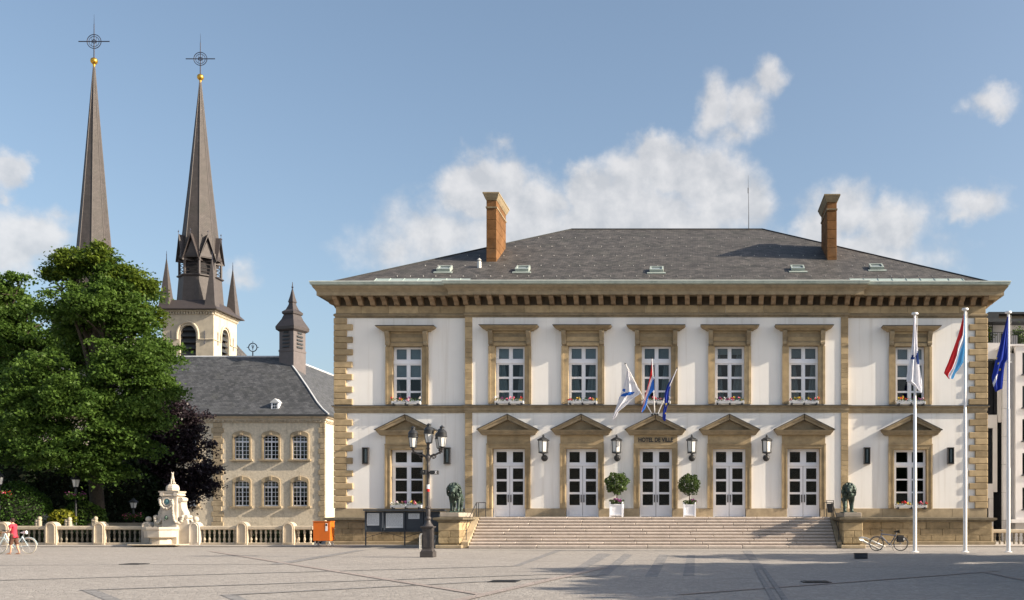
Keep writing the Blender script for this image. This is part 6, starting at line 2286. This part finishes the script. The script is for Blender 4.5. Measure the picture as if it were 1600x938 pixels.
        g_ = m.build('gable', M_TURD, t)
        tri = [c0_ + nv * (ap_ + .1) + sv * (hwg - .2) + Vector((0, 0, z2)), c0_ + nv * (ap_ + .1) - sv * (hwg - .2) + Vector((0, 0, z2)), c0_ + nv * (ap_ + .1) + Vector((0, 0, zpk - .8))]
        m = MB(); m.add(tri + [p_ - nv * .1 for p_ in tri], [(0, 1, 2), (5, 4, 3), (0, 3, 4, 1), (1, 4, 5, 2), (2, 5, 3, 0)]); m.build('gable_panel', M_SP, g_)
        m = MB(); m.tube([pk - Vector((0, 0, .1)), pk + Vector((0, 0, .55))], .03, 4); m.ball(tuple(pk + Vector((0, 0, .35))), .09, 6, 5); m.build('gable_finial', M_CROSS, g_)
        for zz in (z1 + .55, z1 + 1.0, z1 + 1.5):
            m = MB(); m.tube([c0_ + nv * (ap_ - .05) + sv * .85 + Vector((0, 0, zz)), c0_ + nv * (ap_ - .05) - sv * .85 + Vector((0, 0, zz))], .05, 4); m.build('railing', M_TURD, t)
    octa('belfry_beam', [(2.3, z2 + .1), (2.62, z2 + .12), (2.62, z2 + .5), (2.3, z2 + .52)], M_TURD)
    spz = z2 + .4
    m = MB()
    fcs = []
    rb0, rt = 2.42, .07
    zt = z3
    kk = [(rb0, spz), (rb0 * .59, spz + (zt - spz) * .40), (rt, zt)]
    for k in range(8):
        a, b = ro + k * math.pi / 4, ro + (k + 1) * math.pi / 4
        tg = (-math.sin((a + b) / 2), math.cos((a + b) / 2), 0)
        for (r0_, za), (r1_, zb2) in zip(kk, kk[1:]):
            fcs.append((((CX + r0_ * math.cos(a), CY + r0_ * math.sin(a), za), (CX + r0_ * math.cos(b), CY + r0_ * math.sin(b), za), (CX + r1_ * math.cos(b), CY + r1_ * math.sin(b), zb2), (CX + r1_ * math.cos(a), CY + r1_ * math.sin(a), zb2)), tg))
    sp_ = roof_mesh('spire', fcs, M_SPIRE, t)
    for k in range(8):
        a = ro + k * math.pi / 4
        m = MB(); m.tube([(CX + r_ * math.cos(a), CY + r_ * math.sin(a), z_) for r_, z_ in kk], .045, 4); m.build('arris_flashing', M_TUR_SP, sp_)
    m = MB(); m.ball((CX, CY, zt + .35), .42, 16, 10); m.lathe([(.12, zt - .4), (.16, zt - .05)], (CX, CY, 0), 8); m.build('gilded_ball', M_GOLD, sp_, 60)
    zc_ = zt + 2.75
    m = MB(); m.tube([(CX, CY, zt + .6), (CX, CY, zc_ + 2.1)], [.08, .05], 6); m.tube([(CX, CY, zc_ + 2.1), (CX, CY, zc_ + 3.3)], [.03, .012], 5)
    m.tube([(CX - 1.9, CY, zc_), (CX + 1.9, CY, zc_)], .06, 6)
    m.ring((CX, CY, zc_), .85, .05, 32, 5); m.ring((CX, CY, zc_), .62, .035, 28, 5); m.ring((CX, CY, zc_), .22, .05, 16, 5)
    for q in (-.28, .28): m.tube([(CX + q, CY, zc_ - .5), (CX + q, CY, zc_ + .5)], .03, 4)
    m.build('cross', M_CROSS, sp_, 60)
    # corner pinnacles
    for sx_ in (-1, 1):
        for sy in (-1, 1):
            px_, py__ = CX + sx_ * (hwT - .35), CY + sy * (hwT - .35)
            m = MB(); m.lathe([(1.0, ZE + .35), (.85, ZE + 1.2), (.06, ZE + 6.6)], (px_, py__, 0), 4, math.pi / 4)
            pn = m.build('pinnacle', M_SP, t)
            m = MB(); m.tube([(px_, py__, ZE + 6.5), (px_, py__, ZE + 7.7)], [.06, .02], 5); m.ball((px_, py__, ZE + 7.2), .07, 6, 5); m.build('pinnacle_finial', M_CROSS, pn)
    return t


M_TUR_SP = mat('spire_slate_plain', (.082, .073, .071), .6, .2, 2.5, .25, 10, spec=.35)
church_tower(CX + .2, CY, ZE, 32.9, 35.2, 58.8, 'right hand church tower of pale stone with octagonal belfry, corner pinnacles and slate needle spire')
church_tower(wx(147, 125.2), 125.2, 20.6, 25.4, 27.7, 57.3, 'left hand church tower whose long needle spire rises behind the green tree')
nave = thing('church_nave', (-85, 150, 0), 'grey slate church roof showing behind the trees and beside the tower', 'church')
m = MB(); m.box(-122, -63.0, 142, 158, 0, 19); m.build('wall', M_TOWER, nave)
roof_mesh('roof', [(((-122, 141.4, 19), (-62.4, 141.4, 19), (-68.4, 150, 28.2), (-122, 150, 28.2)), (1, 0, 0)), (((-62.4, 141.4, 19), (-62.4, 158.6, 19), (-68.4, 150, 28.2)), (0, 1, 0)), (((-62.4, 158.6, 19), (-122, 158.6, 19), (-122, 150, 28.2), (-68.4, 150, 28.2)), (-1, 0, 0))], M_SLATE, nave)

# ------------------------------------------------------------------ buildings beyond the right corner
M_PALE = mat('pale_render', (.56, .55, .56), .9, .05, 1.0, .08, 30, dirt=(.4, .39, .38), damt=.3)
M_GREYP = mat('grey_stone_panel', (.33, .33, .345), .85, .08, 1.5, .1, 30)
M_DGLASS = mat('dark_facade_glass', (.012, .014, .018), .06, .1, spec=.7)
RY = 76.0
def RX(px): return wx(px, RY)
def RZ(py): return wz(py, RY)


rb1 = thing('office_building', (RX(1553), RY, 0), 'narrow dark glazed building with white bands squeezed beside the town hall corner', 'building')
m = MB(); m.box(RX(1520), RX(1581), RY + .3, RY + 16, 0, RZ(535)); m.build('wall', M_DGLASS, rb1)
for (a, b, y0, y1) in ((1530, 1567, 561, 534), (1530, 1568, 670, 649), (1530, 1564, 757, 800 - 60), (1551.5, 1557, 768, 670), (1530, 1557, 794, 756), (1537, 1551, 860, 793), (1530, 1540, 760, 640)):
    zz = sorted((RZ(y0), RZ(y1))); m = MB(); m.box(RX(a), RX(b), RY, RY + .299, zz[0], zz[1]) if False else None
for (a, b, yb_0, yt_0) in ((1520, 1569, 561, 536), (1520, 1558, 669, 648.5), (1552, 1558, 769, 669.2), (1520, 1551.8, 779, 756), (1546, 1551.8, 826, 779.2), (1559, 1564.5, 660, 560)):
    m = MB(); m.box(RX(a), RX(b), RY - .05, RY + .28, RZ(yb_0), RZ(yt_0)); m.build('white_panel', M_PALE, rb1)
for (a, b, yb_0, yt_0) in ((1520, 1551.8, 755.8, 669.3), (1520, 1569, 648, 561.4)):
    n = 3
    for k in range(n):
        xa, xb = RX(a) + (RX(b) - RX(a)) * k / n, RX(a) + (RX(b) - RX(a)) * (k + 1) / n
        m = MB(); m.box(xa + .03, xb - .03, RY + .12, RY + .15, RZ(yb_0) + .03, RZ(yt_0) - .03); m.build('pane', M_DGLASS, rb1)
m = MB()
m.box(RX(1520), RX(1562), RY + 6, RY + 12, RZ(536), RZ(505)); m.build('penthouse', mat('grey_cladding', (.30, .32, .33), .6, .1), rb1)
m = MB(); m.box(RX(1515), RX(1570), RY + 1.5, RY + 13, RZ(494), RZ(484)); m.box(RX(1556), RX(1568), RY + 3.0, RY + 6, RZ(508), RZ(494.2)); m.build('roof_slab', M_LEAD, rb1)
m = MB(); m.box(RX(1557.4), RX(1558.6), RY + 1.2, RY + 1.3, RZ(535), RZ(494)); m.build('post', M_IRON, rb1)
for k in range(9):
    m = MB(); x = RX(1539) + k * .17; m.box(x - .012, x + .012, RY + .3, RY + .33, RZ(535), RZ(519)); m.build('railing_bar', M_IRON, rb1)
m = MB(); m.box(RX(1536), RX(1570), RY + .28, RY + .35, RZ(518.9), RZ(518)); m.build('railing', M_IRON, rb1)
m = MB(); m.box(RX(1545), RX(1556), RY + 9, RY + 10.2, RZ(486), RZ(466)); m.build('chimney', mat('red_brick', (.28, .12, .07), .9, .2, 3, .3, 10), rb1)
m = MB(); m.box(RX(1540), RX(1559), RY + 10.3, RY + 13, RZ(486), RZ(470)); m.build('stair_head', M_PALE, rb1)
rb2 = thing('apartment_building', (RX(1600), RY - 2, 0), 'pale grey rendered building at the right edge with a roof terrace', 'building')
ry2 = RY - 2
def SX(px): return wx(px, ry2)
def SZ(py): return wz(py, ry2)


wins = [(1597.5, 1625, SZ(585), SZ(551)), (1597.5, 1625, SZ(637), SZ(603)), (1597.5, 1625, SZ(689), SZ(655)), (1597.5, 1625, SZ(742), SZ(708)), (1597.5, 1625, SZ(796), SZ(762))]
m = MB(); m.sheet(SX(1587), SX(1700), 0, SZ(541), ry2, ry2 + .4, [(SX(a), SX(b), z0, z1) for a, b, z0, z1 in wins]); m.build('wall', M_PALE, rb2)
m = MB(); m.box(SX(1587), SX(1700), ry2 + .9, ry2 + 14, 0, SZ(541) - .2); m.build('interior', M_DARK, rb2)
for k in range(7):
    a, b = SZ(857) + k * 2.02, SZ(857) + (k + 1) * 2.02
    b = min(b, SZ(541))
    m = MB(); m.box(SX(1567.5), SX(1578), ry2 - .02, ry2 + .4, a + .01, b - .01); m.build('stone_panel', M_GREYP, rb2, bevel=.01)
    m = MB(); m.box(SX(1578.1), SX(1587.2), ry2 + .25, ry2 + .6, a + .005, b - .005); m.build('stone_panel', M_GREYP, rb2)
m = MB(); m.box(SX(1567.4), SX(1700), ry2 - .1, ry2 + 12, SZ(541) + .002, SZ(538)); m.build('terrace_slab', M_PALE, rb2)
for a, b, z0, z1 in wins:
    m = MB(); m.sheet(SX(a), SX(b), z0, z1, ry2 + .2, ry2 + .26, [(SX(a) + .07, (SX(a) + SX(b)) / 2 - .04, z0 + .07, z1 - .07), ((SX(a) + SX(b)) / 2 + .04, SX(b) - .07, z0 + .07, z1 - .07)]); w = m.build('window', M_LEAD, rb2)
    pane(w, SX(a) + .07, (SX(a) + SX(b)) / 2 - .04, z0 + .07, z1 - .07, ry2 + .23); pane(w, (SX(a) + SX(b)) / 2 + .04, SX(b) - .07, z0 + .07, z1 - .07, ry2 + .23)
    m = MB(); m.box(SX(a) - .08, SX(b) + .08, ry2 - .14, ry2 + .2, z0 - .09, z0 - .002); m.build('sill', M_LEAD, w)
m = MB(); m.sheet(SX(1556), SX(1700), SZ(538) + .002, SZ(492), ry2 + 4, ry2 + 4.3, [(SX(1589), SX(1603), SZ(534), SZ(505))]); m.build('penthouse_wall', M_PALE, rb2)
m = MB(); m.box(SX(1556), SX(1700), ry2 + 5, ry2 + 11, SZ(538), SZ(492)); m.build('penthouse_interior', M_DARK, rb2)
pane(rb2, SX(1589), SX(1603), SZ(534), SZ(505), ry2 + 4.1)
m = MB(); m.box(SX(1548), SX(1700), ry2 + 2.6, ry2 + 12, SZ(492) + .002, SZ(487)); m.build('roof_edge', M_LEAD, rb2)
m = MB(); m.prism([(SX(1560), SZ(487)), (SX(1700), SZ(487)), (SX(1700), SZ(470)), (SX(1577), SZ(470))], 'y', ry2 + 5.5, ry2 + 11); m.build('roof', mat('brown_roof_band', (.30, .25, .20), .8, .1), rb2)
m = MB(); m.prism([(SX(1557), SZ(487)), (SX(1575), SZ(466)), (SX(1700), SZ(466)), (SX(1700), SZ(469.5)), (SX(1577), SZ(469.5)), (SX(1561), SZ(487))], 'y', ry2 + 4.9, ry2 + 11.2); m.build('roof_trim', M_LEAD, rb2)
for k in range(26):
    x = SX(1577) + k * .16
    m = MB(); m.box(x - .012, x + .012, ry2 + .02, ry2 + .045, SZ(538), SZ(519)); m.build('railing_bar', M_IRON, rb2)
m = MB(); m.box(SX(1576), SX(1680), ry2 + .0, ry2 + .06, SZ(519) + .001, SZ(518)); m.build('railing', M_IRON, rb2)
m = MB(); m.box(SX(1582), SX(1590), ry2 + .05, ry2 + .5, SZ(538) + .01, SZ(524)); m.build('tub', M_GREYP, rb2)
c = np.array([SX(1597), ry2 + .8, SZ(525)]) + NR.normal(0, 1, (900, 3)) * np.array([.22, .2, .3])
me, cc = quads_mesh('terrace_plant', leaves(c, .16), L_TOPI); o = put('terrace_plant', me, None, cc); props(o, 'green potted plant on the roof terrace at the right edge', 'plant')
m = MB(); m.box(SX(1575), SX(1700), ry2 - .9, ry2 + .3, SZ(817), SZ(811.5)); m.build('canopy', M_PALE, rb2)
c = np.array([SX(1562), ry2 + 3.4, SZ(512)]) + NR.normal(0, 1, (900, 3)) * np.array([.2, .2, .35])
me, cc = quads_mesh('terrace_plant', leaves(c, .16), L_OLIVE); o = put('terrace_plant', me, None, cc); props(o, 'yellowish potted shrub on the terrace beside the dark roof', 'plant')

# ------------------------------------------------------------------ trees
def trunk_mesh(base, top, r0, limbs, r1=.5):
    m = MB(); b, t_ = Vector(base), Vector(top)
    pts = [b + (t_ - b) * (k / 6) + Vector((.12 * math.sin(k * 1.7), .1 * math.cos(k * 2.1), 0)) * (k > 0) for k in range(7)]
    m.tube([pts[0] - Vector((0, 0, .3))] + pts, [r0 * 1.5] + [r0 * (1.15 - .65 * k / 6) for k in range(7)], 10)
    for (lk, e) in limbs:
        s = pts[lk]; e = Vector(e)
        mid = s + (e - s) * .5 + Vector((0, 0, .5))
        q = [s, s + (mid - s) * .5 + Vector((0, 0, .1)), mid, mid + (e - mid) * .6, e]
        m.tube(q, [r0 * .5, r0 * .4, r0 * .3, r0 * .2, r0 * .08], 7)
        for _ in range(3):
            d = Vector((RND.uniform(-1, 1), RND.uniform(-1, 1), RND.uniform(-.2, 1))).normalized() * RND.uniform(1, 2.2)
            m.tube([q[3], q[3] + d * .5 + Vector((0, 0, .15)), q[3] + d], [r0 * .18, r0 * .1, .02], 5)
    return m


def tree(name, label, base, lobes, mt, per_m2, sn, sr, leaf, r0, group=None, low=-.75, extra=None):
    t = thing(name, base, label, 'tree', group)
    zt = max(c[2] for c, r in lobes)
    tm = trunk_mesh(base, (base[0], base[1], zt * .78), r0, [(RND.randint(2, 5), c) for c, r in lobes])
    tm.build('trunk', M_BARK, t, 60)
    C = crown_points(lobes, per_m2, sn, sr, low=low)
    me, cc = quads_mesh('crown', leaves(C, leaf), mt)
    put('crown', me, t, cc)
    if extra:  # further crown lobes in a second leaf material
        C = crown_points(extra[0], per_m2, sn, sr, low=low)
        me, cc = quads_mesh('yellowish_crown', leaves(C, leaf), extra[1]); put('yellowish_crown', me, t, cc)
    return t


def lobes_px(L, Y):
    out = []
    for (px, py, rp, dy, fz) in L:
        y = Y + dy
        c = P(px, py, y); r = rp * y / F
        out.append(((c.x, c.y, c.z), (r, r * .9, r * fz)))
    return out


TYY = 67.0
big = lobes_px([(82, 432, 14, 0, .7), (112, 422, 26, .5, .8), (150, 412, 26, 0, .9), (185, 434, 30, 0, .8), (215, 455, 32, .5, .8), (110, 480, 44, -1, .8), (165, 478, 48, -1.5, .85), (215, 505, 40, -.5, .9), (250, 555, 32, 0, .8),
                (205, 565, 52, -2, .85), (240, 600, 40, -1, .8), (70, 590, 52, -2, .85), (125, 620, 52, -3, .8), (60, 650, 54, -2.5, .8), (165, 655, 55, -3.2, .75), (100, 705, 52, -3.4, .75), (200, 690, 40, -2.6, .85), (165, 730, 36, -2.6, .7), (140, 555, 46, 1.5, .9), (140, 500, 42, 2, .9), (165, 460, 34, 2, .8), (40, 700, 40, -1, .8), (215, 640, 45, -2, .8)], TYY)
tree('broadleaf_tree', 'tall bright green tree with hanging sprays of leaves in front of the left spire', (wx(150, TYY), TYY, 0), big, L_GREEN, 1.8, 105, .64, .19, .42,
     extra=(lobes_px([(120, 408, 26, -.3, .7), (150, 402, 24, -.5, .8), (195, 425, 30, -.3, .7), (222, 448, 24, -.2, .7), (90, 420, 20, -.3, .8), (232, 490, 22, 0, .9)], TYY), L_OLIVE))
TY2 = 72.0
left = lobes_px([(8, 452, 22, 0, .8), (30, 438, 14, 0, .9), (45, 480, 22, 0, .7), (10, 500, 40, 0, .8), (-30, 470, 60, 0, .9), (25, 540, 46, 0, .8), (-40, 570, 70, 0, .9), (20, 610, 52, -1, .8), (-30, 680, 70, -1, .8), (95, 545, 40, 1, .8)], TY2)
tree('broadleaf_tree', 'green tree cut off by the left edge of the photo, behind the hedge', (wx(0, TY2), TY2, 0), left, L_GREEN, 1.6, 100, .66, .2, .4)
TY3 = 75.0
beech = lobes_px([(262, 640, 36, 0, .8), (290, 655, 30, 0, .8), (245, 690, 42, 0, .9), (285, 700, 38, -1, .9), (318, 735, 26, -1.5, .6), (300, 760, 32, -1, .6), (250, 750, 44, -1, .8), (215, 720, 44, 0, .9), (270, 780, 34, -.5, .6), (225, 785, 38, 0, .6), (205, 770, 30, 0, .7), (325, 755, 16, -1.5, .5), (190, 690, 40, 1, .9), (235, 635, 34, .5, .8)], TY3)
tree('copper_beech', 'dark purple copper beech behind the fountain, below the church tower', (wx(255, TY3), TY3, 0), beech, L_BEECH, 2.3, 70, .62, .18, .35)


L_DARK = leaf_mat('dark_fill_leaf', (.006, .014, .006), (.02, .04, .014), .15)  # near-black leaf: shade put into the colour of the added hedge and shrubs


# clipped hedge, golden shrub, added dark hedge and shrubs
def bush(name, label, cat, c, r, mt, n, leaf, under, power=2.0):
    t = thing(name, (c[0], c[1], 0), label, cat)
    m = MB(); m.ball(c, tuple(q * .86 for q in r), 18, 12); m.build('stems', under, t, 60)
    u = NR.normal(0, 1, (n, 3)); u /= np.linalg.norm(u, axis=1)[:, None]
    u = u[u[:, 2] > -.6]
    lump = 1 + .05 * np.sin(u[:, 0] * 9) * np.cos(u[:, 2] * 7 + u[:, 1] * 5)
    rr = (1 - .16 * NR.uniform(0, 1, len(u)) ** 2) * lump
    me, cc = quads_mesh('foliage', leaves(np.array(c) + u * rr[:, None] * np.array(r), leaf, .3, .42, flat=1.0), mt); put('foliage', me, t, cc)
    return t


M_TWIG = mat('dark_twigs', (.012, .016, .008), .95, .3, 6)
HY_ = 63.9
c = P(22, 806, HY_)
bush('hedge', 'rounded clipped green hedge at the left behind the woman in red', 'hedge', (c.x, c.y, 1.7), (2.35, 1.7, 2.25), L_HEDGE, 9000, .13, M_TWIG)
c = P(98, 797, 63.9)
bush('golden_shrub', 'golden yellow leaved shrub between the rounded hedge and the garden lamp', 'shrub', (c.x, c.y, 1.6), (.85, .7, .62), L_YEL, 1300, .17, M_TWIG)
c = P(130, 800, 65.0)
bush('green_shrub', 'loose green shrub behind the garden lamp under the big tree', 'shrub', (c.x, c.y, 1.5), (1.5, .9, 1.25), L_GREEN, 3000, .18, M_TWIG)
c = P(92, 815, 64.2)
bush('green_shrub', 'low dark green shrub below the golden leaved shrub', 'shrub', (c.x, c.y, 1.0), (1.4, .8, .85), L_HEDGE, 2600, .15, M_TWIG)
for (xa, xb, lb) in ((-62, -36.4, 'added low dark hedge darkening the gaps between the balusters left of the fountain'), (-36.2, -23.0, 'added low dark hedge darkening the gaps between the balusters right of the fountain')):  # hedge added so that the gaps between the balusters turn dark
    t = thing('shade_fill_hedge', ((xa + xb) / 2, 62.3, 0), lb, 'hedge')
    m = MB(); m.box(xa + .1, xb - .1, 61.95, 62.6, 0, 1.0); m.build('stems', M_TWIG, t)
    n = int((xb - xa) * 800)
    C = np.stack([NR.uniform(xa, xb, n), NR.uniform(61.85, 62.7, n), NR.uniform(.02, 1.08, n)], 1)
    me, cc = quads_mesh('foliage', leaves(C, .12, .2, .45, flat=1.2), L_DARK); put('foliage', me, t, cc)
for (px, py, y, r, lb) in ((165, 775, 71.5, (3.6, 1.6, 3.2), 'added dark leafy mass standing for the shade under the tall green tree'), (95, 765, 71.0, (3.2, 1.6, 3.3), 'added dark leafy mass standing for the deep shade behind the golden shrub'), (215, 790, 72.5, (2.6, 1.5, 2.6), 'added dark leafy mass standing for the deep shade just left of the fountain'), (20, 760, 70.5, (3.2, 1.6, 3.4), 'added dark leafy mass standing for the deep shade behind the clipped hedge')):  # dark shrubs added in place of the deep shade below the trees
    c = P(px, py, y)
    bush('shade_fill_shrub', lb, 'shrub', (c.x, c.y, max(r[2] * .8, c.z)), r, L_DARK, 5200, .24, M_TWIG)
# retaining walls of the garden stair and its pale balusters
M_RET = mat('grey_retaining_stone', (.22, .22, .22), .9, .2, 1.5, .3, 12)
gw = thing('retaining_wall', (-45, 64, 0), 'grey garden wall sloping down behind the balustrade below the hedge', 'wall')
m = MB(); m.prism([(-56, 0), (wx(120, 63.6), 0), (wx(112, 63.6), wz(819, 63.6)), (wx(70, 63.6), wz(803.5, 63.6)), (wx(60, 63.6), wz(802, 63.6)), (-56, wz(802, 63.6))], 'y', 63.5, 63.9); m.build('wall_panel', M_RET, gw)
m = MB(); m.box(wx(118, 64.4), wx(232, 64.4), 64.3, 64.7, 0, wz(817, 64.5)); m.build('wall_panel', mat('mossy_garden_stone', (.16, .145, .115), .9, .25, 2, .3, 12), gw)
for (px, hh) in ((58, 815), (62, 811), (104, 815), (109, 812), (146, 814), (149.5, 811)):
    x = wx(px, 62.6)
    m = MB(); zt = wz(hh + 3, 62.6)
    m.lathe([(.11, 0), (.11, .1), (.06, .14), (.10, .4), (.05, .62), (.09, .78), (.09, .85), (.12, .9), (.12, zt - .1), (.13, zt), (.08, zt + .02), (.13, zt + .12), (.09, zt + .24), (.0, zt + .27)], (x, 62.6, 0), 10)
    o = m.build('garden_post', M_CREAM, None, 50)
    props(o, {58: 'short pale stone post behind the balustrade, left one behind the woman', 62: 'taller pale stone post behind the balustrade, just right of the woman', 104: 'short pale stone post behind the second balustrade bay, left of its pair',
              109: 'ball topped pale stone post behind the second balustrade bay', 146: 'short pale post behind the balustrade close to the third arched post', 149.5: 'ball topped pale post half hidden by the third arched balustrade post'}[px], 'post')


# garden lamps with flower rings
def garden_lamp(px, Y, ytop, ylan, label, cols, hgt):
    x = wx(px, Y); zt = wz(ytop, Y); zl = wz(ylan, Y)
    t = thing('garden_lamp', (x, Y, 0), label, 'lamp post', 'garden lamps with flower rings')
    m = MB(); m.lathe([(.14, 0), (.14, .4), (.07, .5), (.055, zl - .5), (.09, zl - .4), (.05, zl - .1)], (x, Y, 0), 10); m.build('pole', M_IRON, t, 40)
    h = zt - zl
    m = MB(); m.lathe([(.15, zl), (.25, zl + h * .52)], (x, Y, 0), 6); m.build('glass', M_FROST, t)
    m = MB(); m.lathe([(.05, zl - .1), (.17, zl - .02), (.17, zl + .01), (.03, zl + .012)], (x, Y, 0), 8)
    for k in range(6):
        a = k * math.pi / 3; m.tube([(x + .155 * math.cos(a), Y + .155 * math.sin(a), zl), (x + .255 * math.cos(a), Y + .255 * math.sin(a), zl + h * .52)], .015, 4)
    m.lathe([(.26, zl + h * .52), (.33, zl + h * .56), (.30, zl + h * .62), (.16, zl + h * .78), (.10, zl + h * .84), (.07, zl + h * .92), (.01, zl + h)], (x, Y, 0), 8); m.build('lamp_cap', M_IRON, t)
    n = 900
    a = NR.uniform(0, 2 * np.pi, n); r = .28 + .34 * NR.uniform(0, 1, n) ** .7
    zc_ = zl - .62
    C = np.stack([x + r * np.cos(a), Y + r * np.sin(a), zc_ + NR.normal(0, .09, n)], 1)
    C[500:, 2] += .1
    me, cc = quads_mesh('flower_ring', leaves(C, .11, .2, .45), [L_HEDGE] + cols)
    mi = np.zeros(n, np.int32); mi[740:] = 1 + NR.randint(0, len(cols), n - 740)
    me.polygons.foreach_set('material_index', mi)
    put('flower_ring', me, t, cc)
    return t


garden_lamp(118.5, 64.0, 739.5, 761, 'black garden lamp with a purple flower ring beside the golden shrub', [PET[3]], 0)
garden_lamp(208.5, 67.0, 778, 794, 'black garden lamp with a purple flower ring just left of the fountain', [PET[3], PET[0]], 0)
garden_lamp(-1, 62.4, 736, 757.5, 'black garden lamp with a red flower ring at the left edge', [PET[1], PET[0]], 0)

# ------------------------------------------------------------------ trees of the square at the right, which throw the shade on the paving
cr = [((0, 0, 8.6), (4.3, 4.3, 3.6)), ((2.2, 1.5, 7.0), (3.2, 3.2, 2.5)), ((-2.3, -1.2, 7.2), (3.2, 3.2, 2.5)), ((-1.2, 2.4, 8.2), (3, 3, 2.4)), ((1.3, -2.5, 8.0), (3, 3, 2.4))]
cr += [((3.9, -.6, 6.4), (2.0, 1.6, 1.3)), ((-3.8, 1.2, 9.3), (1.8, 1.5, 1.2)), ((-1.6, -3.6, 9.8), (1.7, 1.6, 1.2)), ((1.2, 3.6, 6.6), (1.9, 1.7, 1.3)), ((.6, .4, 11.6), (1.7, 1.7, 1.2))]
C = crown_points(cr, .62, 42, .75)
cme, ccc = quads_mesh('crown', leaves(C, .42), L_GREEN)
tm = trunk_mesh((0, 0, 0), (0, 0, 7.5), .3, [(4, c) for c, r in cr]); tme, tcc = tm.mesh('trunk', M_BARK, None, 60)
SHADE = [(22.0, 41.2, .92), (31, 39.4, .9), (38, 40.5, 1.0), (26.5, 36.8, .62), (21.0, 29.0, 1.05), (28, 29.5, 1.1), (24.0, 20.0, 1.1), (30, 20.5, 1.15), (18.0, 24.0, .85), (23.5, 11.5, 1.1), (30, 12, 1.1), (23, 3, 1.1), (37, 24, 1.15), (37, 31, 1.1)]
for i, (x, y, s) in enumerate(SHADE):
    t = thing('plane_tree', (x, y, 0), 'leafy tree of the square standing off to the right and shading the paving', 'tree', 'shade trees at the right of the square', RND.uniform(0, 6))
    t.scale = (s, s, s)
    for nm, me_, c_ in (('crown', cme, ccc), ('trunk', tme, tcc)):
        o = bpy.data.objects.new(nm, me_); col.objects.link(o); o.parent = t; o.location = c_
# houses on the far side of the square, behind the viewer (the window panes mirror them)
oh = thing('town_house_row', (0, -46, 0), 'row of rendered houses closing the square opposite the town hall', 'building')
m = MB(); m.box(-70, 70, -58, -46, 0, 13.5); m.build('wall', M_ROUGHCAST, oh)
m = MB(); m.prism([(-58.5, 13.51), (-45.5, 13.51), (-52, 18)], 'x', -70.4, 70.4); m.build('roof', M_SLATE2, oh)
